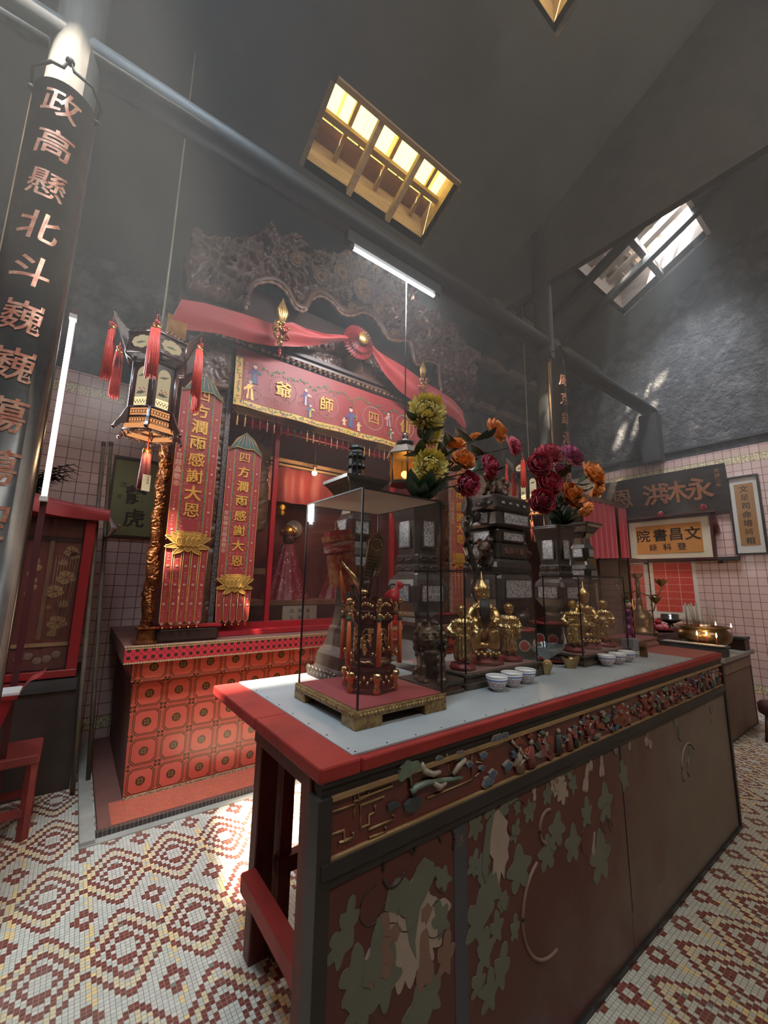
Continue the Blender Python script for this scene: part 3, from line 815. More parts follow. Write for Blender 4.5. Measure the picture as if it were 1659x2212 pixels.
while x < 3.34:
    small_figure(x, .893 + rnd.uniform(-.022, .020), rnd.uniform(.045, .092), rnd.choice([C_P, C_P, C_G, C_O, C_D, C_W, apron_red, C_D]), rnd.choice([-1, 1]))
    for q in range(3):
        lump((x + rnd.uniform(-.04, .04), .893 + rnd.uniform(-.05, .05)), rnd.uniform(.008, .024), rnd.uniform(.005, .013), rnd.choice([C_W, C_G, C_B, C_D, C_P, C_O, apron_red]), rnd.uniform(.004, .010), w=.3)
    if rnd.random() < .6:
        a0 = rnd.uniform(0, 6); cx_, cz_ = x + .02, .893 + rnd.uniform(-.03, .03)
        cg.tube([(cx_ - .49 + .022 * math.cos(a0 + k * .5), .005, cz_ + .028 * math.sin(a0 + k * .5)) for k in range(6)], [.004, .005, .004, .003, .002, .001], rnd.choice([C_G, C_W, C_D, C_W]), 5)
    x += rnd.uniform(.035, .085)
c = (1.98, .886)
for i in range(7):
    a = .25 + i * .4; cg.prism([(c[0] - .49, c[1] - .04), (c[0] - .49 + .085 * math.cos(a - .19), c[1] - .04 + .085 * math.sin(a - .19)), (c[0] - .49 + .09 * math.cos(a), c[1] - .04 + .09 * math.sin(a)), (c[0] - .49 + .085 * math.cos(a + .19), c[1] - .04 + .085 * math.sin(a + .19))], .003, .012, C_O)
ap.build('apron', tab, 'red carved apron with painted clouds and figures')
# trestle at the open end and under frame
def post(name, a, b, m_=dark_red, bev=.004):
    mb = MB(); mb.box((a[0] - .49, a[1] - .88, a[2]), (b[0] - .49, b[1] - .88, b[2]), m_, bev=bev); return mb.build(name, tab)
post('leg', (.690, 1.735, 0), (.768, 1.80, .995)); post('leg', (.775, 1.70, 0), (.832, 1.76, .995))
post('leg', (.495, .932, 0), (.545, .985, .995)); post('leg', (.60, 1.095, 0), (.64, 1.13, .995))
post('leg', (3.34, 1.70, 0), (3.41, 1.765, .995)); post('leg', (3.36, .932, 0), (3.42, .99, .995))
post('stretcher', (.632, .94, .285), (.689, 1.72, .345), red_paint); post('stretcher', (.768, 1.69, .295), (3.35, 1.735, .355))
post('rail', (.655, .95, .805), (.70, 1.73, .875)); post('rail', (.70, 1.74, .93), (3.4, 1.78, .994))
post('tenon', (.585, 1.09, .68), (.66, 1.14, .755))

# ================================================================ tiled altar plinth and the carved shrine on it
def tile_front_mat():
    """red glazed tiles with brown stepped frames and a round medallion"""
    m, nt, b = new_mat('red medallion tiles')
    x, y, z = xyz(nt)
    p = 0.1825
    u, v = ((x - 0.404) / p).fract() - 0.5, (z / p).fract() - 0.5
    au, av = u.abs(), v.abs()
    r = (u * u + v * v).sqrt()
    oct_ = au.max(av).max((au + av) * 0.60)
    fr = (oct_.within(0.375, 0.405) + oct_.within(0.425, 0.455)).min(1.0)
    cu, cv = au - 0.43, av - 0.43
    knob = (cu * cu + cv * cv).sqrt().lt(0.055)
    ang = u.atan2(v)
    rim = (ang * 16).cos() * 0.010
    med = (r + rim).lt(0.155)
    inner = ((ang * 4).cos() * 0.02 + r).within(0.045, 0.085)
    grout = au.max(av).gt(0.487)
    rr = nt.nodes.new('ShaderNodeTexWhiteNoise'); rr.noise_dimensions = '2D'
    cb = nt.nodes.new('ShaderNodeCombineXYZ'); nt.links.new(((x - 0.404) / p).floor().v, cb.inputs[0]); nt.links.new((z / p).floor().v, cb.inputs[1]); nt.links.new(cb.outputs[0], rr.inputs[0])
    red = mixc(nt, N(nt, rr.outputs[0]), (0.50, 0.070, 0.046), (0.58, 0.10, 0.066))
    brn = (0.085, 0.035, 0.012)
    c = mixc(nt, (fr + knob + med * (inner * -1.0 + 1.0)).min(1.0), red, brn)
    c = mixc(nt, med * inner, c, (0.22, 0.10, 0.045))
    c = mixc(nt, grout, c, (0.34, 0.05, 0.035))
    nt.links.new(c, b.inputs['Base Color']); b.inputs['Roughness'].default_value = 0.24
    bump(nt, b, grout * -1.0 - fr * 0.3, 0.3, 0.004)
    return m
def star_band_mat():
    m, nt, b = new_mat('red and black star band')
    x, y, z = xyz(nt)
    p = 0.047
    u, v = ((x - 0.31) / p).fract() - 0.5, ((z - 0.874) / p).fract() - 0.5
    au, av = u.abs(), v.abs()
    sq = au.max(av).lt(0.20) + (au * -1.0 + av).abs().lt(0.05) * au.lt(0.5)
    cross = (au.lt(0.05) + av.lt(0.05)).min(1.0) * au.max(av).lt(0.32)
    dark = (au.max(av).lt(0.2) + (au - av).abs().lt(0.04) + cross).min(1.0)
    beads = (z.gt(0.952) + z.lt(0.870)).min(1.0)
    bead = mixc(nt, ((x * 62).fract() - 0.5).abs().lt(0.36), (0.20, 0.10, 0.05), (0.50, 0.36, 0.20))
    c = mixc(nt, dark, (0.50, 0.035, 0.045), (0.035, 0.022, 0.016))
    c = mixc(nt, beads, c, bead)
    nt.links.new(c, b.inputs['Base Color']); b.inputs['Roughness'].default_value = 0.3
    return m
def mosaic_mat(name, c1, c2, pitch, axis2=1):
    m, nt, b = new_mat(name)
    s = xyz(nt); u, v = s[0] / pitch, s[axis2] / pitch
    w = nt.nodes.new('ShaderNodeTexWhiteNoise'); w.noise_dimensions = '2D'
    cb = nt.nodes.new('ShaderNodeCombineXYZ'); nt.links.new(u.floor().v, cb.inputs[0]); nt.links.new(v.floor().v, cb.inputs[1]); nt.links.new(cb.outputs[0], w.inputs[0])
    g = (u.fract() - 0.5).abs().max((v.fract() - 0.5).abs()).gt(0.44)
    c = mixc(nt, g, mixc(nt, N(nt, w.outputs[0]), c1, c2), (0.30, 0.19, 0.13))
    nt.links.new(c, b.inputs['Base Color']); b.inputs['Roughness'].default_value = 0.35
    return m
side_red = mat('dull red cement', (0.20, 0.075, 0.055), 0.6, col2=(0.13, 0.055, 0.045), scale=4)
grey_cem = mat('grey cement edge', (0.36, 0.32, 0.27), 0.8, col2=(0.26, 0.23, 0.19), scale=5)
mb = MB(); mb.box((.265, 3.012, 0), (3.94, 4.64, .030), side_red)
mb.box((.33, 3.03, .0302), (3.87, 3.32, .0312), mosaic_mat('red mosaic step', (0.42, 0.065, 0.035), (0.52, 0.10, 0.055), 0.022))
mb.box((.252, 2.985, 0), (3.955, 3.012, .034), mosaic_mat('black mosaic edge', (0.035, 0.03, 0.028), (0.06, 0.05, 0.045), 0.022))
mb.box((.18, 2.94, 0), (.252, 4.64, .026), grey_cem); mb.box((.18, 2.93, 0), (4.0, 2.985, .006), grey_cem)
struct(mb.build('trim_2'))
plinth = thing('altar_plinth', 'red tiled altar plinth with round brown medallions, under the carved shrine', 'altar', (0, 0, .0312))
def pl(z): return z - .0312
TF = tile_front_mat()
mb = MB()
v = [(.405, 3.31, 0), (3.795, 3.31, 0), (3.795, 4.63, 0), (.405, 4.63, 0), (.385, 3.31, pl(.765)), (3.815, 3.31, pl(.765)), (3.815, 4.63, pl(.765)), (.385, 4.63, pl(.765))]
mb.add(v, [(3, 2, 1, 0), (4, 5, 6, 7), (1, 2, 6, 5), (2, 3, 7, 6), (3, 0, 4, 7)], side_red); mb.add(v, [(0, 1, 5, 4)], TF)
mb.build('body', plinth)
mb = MB(); mb.box((.37, 3.248, pl(.766)), (3.83, 4.63, pl(.89)), TF); mb.build('cornice', plinth)
bead_m = mat('cream bead edging', (0.46, 0.34, 0.19), 0.45, col2=(0.24, 0.13, 0.07), scale=60, lo=.45, hi=.55)
mb = MB(); mb.box((.31, 3.20, pl(.891)), (3.89, 3.215, pl(.996)), star_band_mat()); mb.box((.31, 3.2155, pl(.891)), (3.89, 4.63, pl(.996)), side_red)
mb.box((.306, 3.196, pl(.997)), (3.894, 3.235, pl(1.0)), bead_m)
mb.box((.404, 3.300, .0), (3.796, 3.309, .014), bead_m)
mb.build('top_slab', plinth, 'red slab edged with a black star band')
altz = 1.0

# ---- the carved shrine
wood = mat('old carved rosewood', (0.105, 0.042, 0.024), 0.42, col2=(0.055, 0.022, 0.014), scale=9, lo=.3, hi=.75, coat=0.15)
wood_d = mat('dark rosewood', (0.045, 0.018, 0.012), 0.45, col2=(0.028, 0.012, 0.009), scale=6)
wood_l = mat('worn ochre wood', (0.20, 0.10, 0.045), 0.5, col2=(0.12, 0.055, 0.025), scale=6)
crimson = mat('crimson paint', (0.34, 0.018, 0.022), 0.32, col2=(0.25, 0.014, 0.018), scale=3)
gilt = mat('gilt copper carving', (0.40, 0.15, 0.05), 0.30, metal=0.85, col2=(0.13, 0.04, 0.018), scale=26, lo=.35, hi=.65)
gold = mat('bright gold leaf', (0.78, 0.47, 0.13), 0.27, metal=0.9, col2=(0.55, 0.29, 0.07), scale=14, bumps=0.25, bscale=70)
shrine = thing('carved_shrine', 'carved wooden shrine with a wavy dragon crest, standing on the tiled plinth', 'shrine', (0, 0, 1.0))
def sz(p): return [(a, b - 1.0) for a, b in p]
crest = [(0.476, 3.817), (0.431, 4.077), (0.444, 4.329), (0.548, 4.322), (0.776, 4.408), (0.954, 4.560), (1.102, 4.811), (1.157, 4.679), (1.336, 4.816), (1.434, 4.776), (1.534, 4.726), (1.683, 4.847), (1.796, 4.815), (1.962, 5.004), (2.088, 5.223), (2.272, 5.467), (2.371, 5.483), (2.470, 5.625), (2.583, 5.591), (2.746, 5.348), (2.912, 5.049), (3.012, 4.866), (3.129, 4.752), (3.249, 4.844), (3.447, 4.693), (3.594, 4.795), (3.698, 4.662), (3.932, 4.528), (4.001, 4.313), (3.972, 3.966), (3.855, 3.702), (3.380, 3.809), (3.350, 4.081), (3.310, 4.187), (3.121, 4.162), (2.993, 4.060), (2.926, 4.084), (2.852, 4.297), (2.661, 4.239), (2.533, 4.228), (2.405, 4.343), (2.233, 4.377), (2.099, 4.361), (1.923, 4.227), (1.811, 4.333), (1.670, 4.346), (1.560, 4.246), (1.496, 4.103), (1.398, 4.094), (1.300, 4.213), (1.162, 4.249), (1.025, 4.169), (0.949, 4.036), (0.941, 3.859), (0.703, 3.839)]
mb = MB(); relief(mb, sz(crest), 3.40, .14, .0115, 11, .15, wood, back=.05, base=.1)
CREST = mb
edge_l = [(0.918, 3.812), (0.926, 3.972), (0.996, 4.104), (1.139, 4.191), (1.273, 4.156), (1.369, 4.039), (1.466, 4.049), (1.528, 4.189), (1.635, 4.287), (1.774, 4.274), (1.870, 4.207), (1.994, 4.230), (2.120, 4.325), (2.253, 4.346), (2.355, 4.284), (2.481, 4.171), (2.607, 4.187), (2.793, 4.239), (2.880, 4.023), (2.968, 4.019), (3.057, 4.100), (3.242, 4.124), (3.281, 4.027), (3.310, 3.761)]
mb = MB(); pts = [Vector((p[0], 3.31, p[1] - 1.0)) for p in edge_l]
fine = []
for i in range(len(pts) - 1):
    p0, p1, p2, p3 = pts[max(i - 1, 0)], pts[i], pts[i + 1], pts[min(i + 2, len(pts) - 1)]
    for k in range(6):
        t = k / 6; fine.append(0.5 * ((2 * p1) + (p2 - p0) * t + (2 * p0 - 5 * p1 + 4 * p2 - p3) * t * t + (3 * p1 - p0 - 3 * p2 + p3) * t ** 3))
mb.tube(fine, .036, wood, 8)
mb.tube([p + Vector((0, -.012, -.042)) for p in fine], [.014 + .006 * math.sin(i * 1.9) for i in range(len(fine))], mat('pale carved lace edge', (0.22, 0.12, 0.075), 0.5), 6)
mb.build('dragon_body', shrine, 'scaly dragon body edging the arch')
mb = CREST
for (x, z, r) in ((1.86, 4.62 - 1, .11), (2.14, 4.55 - 1, .15), (2.36, 4.38 - 1, .11), (1.62, 4.45 - 1, .09), (2.02, 4.28 - 1, .08), (2.58, 4.2 - 1, .09), (1.35, 4.5 - 1, .08)):
    for ring, (rr, n) in enumerate(((r, 9), (r * .62, 7), (r * .32, 5))):
        for i in range(n):
            a = 2 * PI * i / n + ring * .4
            mb.ball((x + rr * .62 * math.cos(a), 3.30 - ring * .012, z + rr * .62 * math.sin(a)), rr * .42, wood if ring != 1 else wood_l, 8, sc=(1, .28, 1))
mb = CREST   # small finial figures along the crest
for p, s_ in (((3.012, 4.891), .05), ((3.241, 4.854), .055), ((3.577, 4.801), .06), ((1.350, 4.834), .06), ((1.683, 4.847), .045), ((1.103, 4.791), .05)):
    x, z = p[0], p[1] - 1.0
    mb.ball((x, 3.38, z + s_ * .3), s_ * .34, wood_l, 8); mb.lathe([(s_ * .55, z - s_ * 1.2), (s_ * .45, z - s_ * .5), (s_ * .2, z)], wood, 8, (x, 3.38))
CREST.build('crest', shrine, 'crest carved with dragons and peonies')
# lintel, rope moulding and open carved frieze
mb = MB()
mb.box((.62, 3.36, 2.455), (3.58, 3.47, 2.50), wood_d); mb.box((.62, 3.335, 2.50), (3.58, 3.47, 2.525), wood); mb.box((.55, 3.32, 2.545), (3.65, 3.47, 2.575), wood_d); mb.box((.60, 3.35, 2.577), (3.60, 3.47, 2.60), wood)
for i in range(52): mb.ball((.66 + i * .0565, 3.335, 2.478), .024, wood if i % 2 else wood_l, 7, sc=(1.1, .6, .8))
mb.build('lintel', shrine)
fr = [(1.05, 2.60), (3.15, 2.60), (2.85, 2.74), (2.50, 2.86), (2.25, 2.93), (2.1, 2.98), (1.95, 2.93), (1.70, 2.86), (1.35, 2.74)]
mb = MB(); relief(mb, fr, 3.42, .05, .0105, 23, .085, wood, back=.03, leafy=.4, pierced=.10)
mb.ball((2.1, 3.39, 2.70), .12, wood_l, 16, sc=(1, .45, 1))
mb.build('frieze', shrine, 'open carved frieze with a round boss')
mb = MB(); mb.box((.30, 3.50, 2.45), (3.9, 4.55, 2.55), wood_d); mb.box((.62, 4.52, 0), (3.58, 4.56, 2.45), mat('dark red shrine back', (0.11, 0.012, 0.014), 0.6))
mb.box((.62, 3.62, 0), (.66, 4.52, 2.45), mat('shrine side red', (0.20, 0.016, 0.02), 0.45)); mb.box((3.54, 3.62, 0), (3.58, 4.52, 2.45), MATS['shrine side red'])
mb.box((.42, 3.48, 2.55), (3.78, 3.52, 3.15), wood_d)
mb.build('case', shrine)
for sx, nm in ((1, 'l'), (-1, 'r')):
    f = lambda x: x if sx == 1 else 4.2 - x
    mb = MB(); a, b_ = sorted((f(.63), f(.885))); mb.box((a, 3.46, 0), (b_, 3.62, 2.46), wood_d)
    mb.box((min(f(.862), f(.90)), 3.43, 0), (max(f(.862), f(.90)), 3.47, 2.46), mat('silvered beading', (0.16, 0.13, 0.13), 0.35, metal=.4, col2=(0.05, 0.035, 0.03), scale=70, lo=.4, hi=.6))
    pl_ = [(a + .01, .03), (b_ - .01, .03), (b_ - .01, 2.44), (a + .01, 2.44)]
    relief(mb, pl_, 3.46, .028, .012, 31, .09, wood, back=.0, leafy=.5); mb.build('pilaster', shrine)
    mb = MB(); br = [(f(x), z - 1.0) for x, z in ((.36, 3.42), (.36, 3.18), (.46, 3.05), (.58, 3.10), (.70, 3.02), (.86, 3.05), (.86, 3.44))]
    relief(mb, br, 3.42, .05, .0105, 41, .10, wood, back=.04, leafy=.5); mb.build('bracket', shrine)
    cx = f(.435)
    mb = MB(); mb.square([(.072, .0), (.072, .012), (.048, .022), (.044, .085), (.066, .10), (.07, .112)], gilt, (cx, 3.36))
    mb.build('column_base', shrine)
    NU, NV = 40, 420
    XX, ZZ = np.meshgrid(np.linspace(0, .30, NU + 1), np.linspace(0, 2.25, NV + 1))
    HH = carve_height(XX, ZZ, 7, .050, .45, 520)
    HH[:, -1] = HH[:, 0]
    def colfn(u, v, cx=cx):
        i, j = int(round(u * NU)), int(round(v * NV)); a = 2 * PI * u
        r = .026 + .026 * HH[j, i] + .006 * math.sin(a + v * 52)
        return (cx + r * math.cos(a), 3.36 + r * math.sin(a), .112 + v * 2.25)
    mb = MB(); mb.grid(colfn, NU, NV, gilt); mb.build('dragon_column', shrine, 'gilt column carved with coiling dragons')
    mb = MB(); a, b_ = sorted((f(.50), f(.92)))
    mb.box((a, 3.30, 0), (b_, 3.40, .095), wood_d, bev=.02); mb.box((a - .01, 3.29, .096), (b_ + .01, 3.41, .112), crimson); mb.build('foot_rail', shrine)
# glazed front
mb = MB()
for x in (1.375, 2.785): mb.box((x, 3.585, .06), (x + .042, 3.63, 2.46), crimson)
mb.box((.89, 3.56, .008), (3.31, 3.65, .085), crimson); mb.box((.89, 3.44, .0), (3.31, 3.56, .035), crimson); mb.box((.89, 3.585, 1.86), (3.31, 3.62, 1.895), crimson)
mb.box((.885, 3.585, .085), (.905, 3.63, 2.46), crimson); mb.box((3.295, 3.585, .085), (3.315, 3.63, 2.46), crimson)
mb.build('window_frame', shrine, 'bright crimson frame of the glazing')
G_SHR = glass_mat('shrine glass', (0.93, 0.90, 0.90), 0.12, 0.01)
for a, b_ in ((.905, 1.375), (1.417, 2.785), (2.827, 3.295)):
    mb = MB(); mb.box((a, 3.605, .085), (b_, 3.609, 1.86), G_SHR); mb.build('glass_pane', shrine)
mb = MB(); relief(mb, [(1.20, .9), (1.37, .9), (1.37, 1.86), (1.20, 1.86), (1.20, 1.7), (1.26, 1.5), (1.22, 1.3), (1.27, 1.1)], 3.70, .03, .012, 51, .08, wood_l, back=.02, pierced=.08)
mb.build('inner_carving', shrine)
mb = MB(); mb.box((.92, 3.95, .20), (3.28, 4.5, .245), wood_l); mb.box((.92, 3.95, .0), (3.28, 3.97, .20), wood_d); mb.box((1.50, 3.93, .0), (1.55, 3.96, .56), wood_l); mb.box((.95, 3.93, .50), (1.55, 3.96, .56), wood_l)
mb.build('shelf', shrine)
mb = MB(); mb.box((1.45, 4.1, 1.735), (2.75, 4.14, 1.765), mat('old gilt batten', (0.45, 0.30, 0.16), 0.4)); mb.box((1.45, 4.1, 1.69), (2.75, 4.13, 1.705), MATS['old gilt batten']); mb.build('batten', shrine)

# red curtain inside the shrine
def folds(x0, x1, z0, z1, y, amp, n, m_, name, parent=None):
    mb = MB()
    mb.grid(lambda u, v: (x0 + (x1 - x0) * u, y + amp * math.sin(u * n * 2 * PI + math.sin(v * 3) * .6) * (1.15 - .3 * v), z0 + (z1 - z0) * v), int(n * 8), 8, m_)
    return mb.build(name, parent)
silk = mat('dusky crimson silk', (0.26, 0.022, 0.030), 0.55, col2=(0.18, 0.016, 0.022), scale=3, sheen=.3)
cu = thing('shrine_curtain', 'dark crimson curtain hanging inside the glazed shrine', 'curtain', (2.1, 4.2, 2.30))
folds(-.72, .80, 0, .40, 0, .018, 7, silk, 'cloth', cu)
mb = MB(); mb.tube([(-.75, 0, .405), (.82, 0, .405)], .012, wood_d, 8); mb.build('rod', cu)

# robed idols behind the glass
def glitter():
    m, nt, b = new_mat('sequinned crimson robe')
    v = nt.nodes.new('ShaderNodeTexVoronoi'); v.inputs['Scale'].default_value = 95
    nt.links.new(coords(nt), v.inputs['Vector'])
    z = xyz(nt)[2]
    s = N(nt, v.outputs['Distance']).lt(0.30) * noise(nt, 14, 2).gt(0.53)
    nt.links.new(mixc(nt, s, (0.15, 0.012, 0.022), (0.75, 0.62, 0.55)), b.inputs['Base Color'])
    nt.links.new((s * 0.8).v, b.inputs['Metallic']); b.inputs['Roughness'].default_value = 0.35
    return m
GLIT = glitter()
face_d = mat('darkened idol face', (0.10, 0.05, 0.03), 0.35)
def robed_idol(x, y, z, h, label):
    t = thing('robed_idol', label, 'statue', (x, y, z), 0, 'robed idols inside the shrine')
    mb = MB()
    mb.grid(lambda u, v: ((.34 - .26 * v ** .8) * h * (1 + .05 * math.sin(u * 2 * PI * 11)) * math.cos(2 * PI * u), (.24 - .17 * v ** .8) * h * (1 + .05 * math.sin(u * 2 * PI * 11)) * math.sin(2 * PI * u), v * .74 * h), 88, 10, GLIT)
    mb.build('robe', t)
    mb = MB(); mb.ball((0, -.02 * h, .82 * h), .085 * h, face_d, 14, sc=(.9, .9, 1.15)); mb.ball((0, -.095 * h, .81 * h), .018 * h, face_d, 8); mb.build('head', t)
    mb = MB(); mb.lathe([(.10 * h, .86 * h), (.125 * h, .90 * h), (.10 * h, .95 * h), (.045 * h, 1.0 * h)], gold, 12, (0, 0)); 
    for i in range(9): mb.ball((.12 * h * math.cos(i * .7), .12 * h * math.sin(i * .7), .90 * h + .02 * h * (i % 2)), .018 * h, gold, 6)
    mb.build('crown', t)
    return t
robed_idol(1.83, 4.22, 1.246, .80, 'idol in a sequinned crimson robe beside the round mirror')
robed_idol(2.52, 4.22, 1.246, .80, 'idol in a crimson robe standing right of the mirror')
m_ = thing('round_mirror', 'round pale mirror behind the idol inside the shrine', 'mirror', (2.00, 4.46, 1.246))
mb = MB(); mb.lathe([(.105, 0), (.105, .012)], mat('pale mirror', (0.62, 0.62, 0.58), 0.25, metal=.5), 28, T=Matrix.Translation((0, 0, .80)) @ Matrix.Rotation(PI / 2, 4, 'X')); mb.build('disc', m_)
mb = MB(); mb.tube([(0, 0, .0), (0, 0, .70)], .01, wood_d, 6); mb.build('stand', m_)
sg = thing('name_board', 'small pale board with dark characters below the idols', 'sign', (1.88, 3.93, 1.001))
mb = MB(); mb.box((-.19, 0, .02), (.19, .015, .19), mat('pale olive board', (0.30, 0.25, 0.17), 0.6)); write(mb, '四師爺', blackish, (-.09, -.001, .14), (1, 0, 0), (0, 0, 1), .045, (.09, 0, 0)); write(mb, '仙爺府', blackish, (-.09, -.001, .075), (1, 0, 0), (0, 0, 1), .042, (.09, 0, 0)); mb.build('board', sg)
mb = MB(); mb.box((-.15, .0, 0), (-.12, .015, .02), wood_d); mb.box((.12, .0, 0), (.15, .015, .02), wood_d); mb.build('foot', sg)
lb = thing('shrine_bulb', 'small warm bulb glowing under the shrine roof', 'lamp', (1.98, 3.95, 2.62))
mb = MB(); mb.ball((0, 0, 0), .028, emit_mat('warm bulb', (1.0, 0.72, 0.34), 30), 12); mb.build('bulb', lb)
mb = MB(); mb.lathe([(.018, .02), (.018, .07), (.03, .08)], wood_d, 10); mb.tube([(0, 0, .08), (0, 0, .83)], .004, blackish, 5); mb.build('holder', lb)
lamp('shrine_bulb_light', 'POINT', (1.98, 3.88, 2.56), 9, (1.0, 0.66, 0.36), .04)
lamp('shrine_glow', 'POINT', (2.75, 3.85, 2.3), 5, (1.0, 0.6, 0.36), .05)

# ================================================================ embroidered hangings
silk_red = mat('embroidery red silk', (0.27, 0.014, 0.014), 0.5, col2=(0.21, 0.011, 0.011), scale=2.5, sheen=.35)
thread_y = mat('yellow gold thread', (0.58, 0.31, 0.06), 0.42, metal=.25, col2=(0.50, 0.24, 0.045), scale=45, bumps=.3, bscale=220)
thread_o = mat('ochre gold cord', (0.52, 0.25, 0.06), 0.5, col2=(0.38, 0.15, 0.035), scale=20)
thread_w = mat('pale pink thread', (0.46, 0.24, 0.18), 0.6); thread_g = mat('green thread', (0.075, 0.16, 0.055), 0.6, col2=(0.03, 0.085, 0.05), scale=20); teal = mat('dark teal satin', (0.022, 0.085, 0.068), 0.4, col2=(0.015, 0.06, 0.05), scale=5)
yel = mat('yellow border satin', (0.60, 0.38, 0.085), 0.5, col2=(0.52, 0.30, 0.06), scale=6); purple = mat('violet thread', (0.10, 0.045, 0.14), 0.6); skin_t = mat('flesh thread', (0.58, 0.38, 0.30), 0.6); bluet = mat('blue thread', (0.05, 0.105, 0.14), 0.6); dots = mat('white knot thread', (0.68, 0.50, 0.44), 0.6)
def flat(mb, pts, y, m_, t=.0015): mb.prism(pts, y - t, y, m_)
def bar(mb, x0, x1, z0, z1, y, m_, t=.0015): mb.box((x0, y - t, z0), (x1, y, z1), m_)
def curl(mb, x, z, s, y, m_, g, w=None):
    a0 = g.uniform(0, 6.28); d = g.choice((-1, 1)); w = w or s * .09
    mb.tube([(x + s * (.15 + .35 * k / 9) * math.cos(a0 + d * k * .62), y, z + s * (.15 + .35 * k / 9) * math.sin(a0 + d * k * .62)) for k in range(10)], w, m_, 4)
def blossom(mb, x, z, s, y, m_, mc, n=5):
    for i in range(n):
        a = 2 * PI * i / n + x * 9
        flat(mb, [(x + s * .55 * math.cos(a) + s * .38 * math.cos(q), z + s * .55 * math.sin(a) + s * .38 * math.sin(q)) for q in [2 * PI * k / 8 for k in range(8)]], y, m_)
    flat(mb, [(x + s * .22 * math.cos(q), z + s * .22 * math.sin(q)) for q in [2 * PI * k / 8 for k in range(8)]], y - .0012, mc)
def lotus(mb, cx, cz, w, y):
    """embroidered lotus: seed head, upright petals, spread lower petals"""
    def petal(x, z, L, a, wd, lay):
        pts = []
        for sg in (1, -1):
            for k in (range(9) if sg == 1 else range(8, 0, -1)):
                t = k / 8; r = wd * math.sin(PI * min(t, .999)) ** .7 * (1 - .35 * t)
                u = t * L; pts.append((x + u * math.cos(a) - sg * r * math.sin(a), z + u * math.sin(a) + sg * r * math.cos(a)))
        yy = y - .002 * lay
        flat(mb, pts, yy, thread_d, .004)
        mb.tube([(p[0], yy - .0045, p[1]) for p in pts], w * .009, thread_y, 4, closed=True)
    for sg in (1, -1):
        petal(cx + sg * .05 * w, cz - .12 * w, .52 * w, PI / 2 - sg * 1.15, .085 * w, 1)
        petal(cx + sg * .08 * w, cz - .10 * w, .45 * w, PI / 2 - sg * 1.75, .07 * w, 1)
        petal(cx + sg * .04 * w, cz - .14 * w, .34 * w, PI / 2 - sg * 2.2, .07 * w, 1)
        petal(cx + sg * .16 * w, cz - .08 * w, .36 * w, PI / 2 - sg * .75, .085 * w, 2)
        petal(cx + sg * .12 * w, cz - .11 * w, .30 * w, PI / 2 - sg * .45, .09 * w, 3)
    flat(mb, [(cx + .27 * w * math.cos(a), cz + .10 * w + .085 * w * math.sin(a)) for a in [2 * PI * k / 20 for k in range(20)]], y - .007, thread_y, .004)
    for i in range(11):
        for j in (-1, 0, 1):
            x = (i - 5) * .044 * w + .02 * w * (j % 2)
            if (x / .25 / w) ** 2 + (j / 1.8) ** 2 < .9: mb.ball((cx + x, y - .012, cz + .10 * w + j * .035 * w), .010 * w, blackish, 5)
    for i in range(9): petal(cx + (i - 4) * .065 * w, cz + .165 * w, .055 * w, PI / 2, .03 * w, 2)
    for k, x in enumerate((-.2, -.1, .1, .2, 0)): petal(cx + x * w, cz - .15 * w, .24 * w - abs(x) * .1 * w, PI / 2 - x * .6, .075 * w, 5 + (k == 4))
    petal(cx + .0 * w, cz - .12 * w, .17 * w, -PI / 2, .10 * w, 2)
thread_d = mat('bronze gold satin', (0.36, 0.19, 0.045), 0.4, metal=.2, col2=(0.27, 0.13, 0.03), scale=9, bumps=.2, bscale=160)

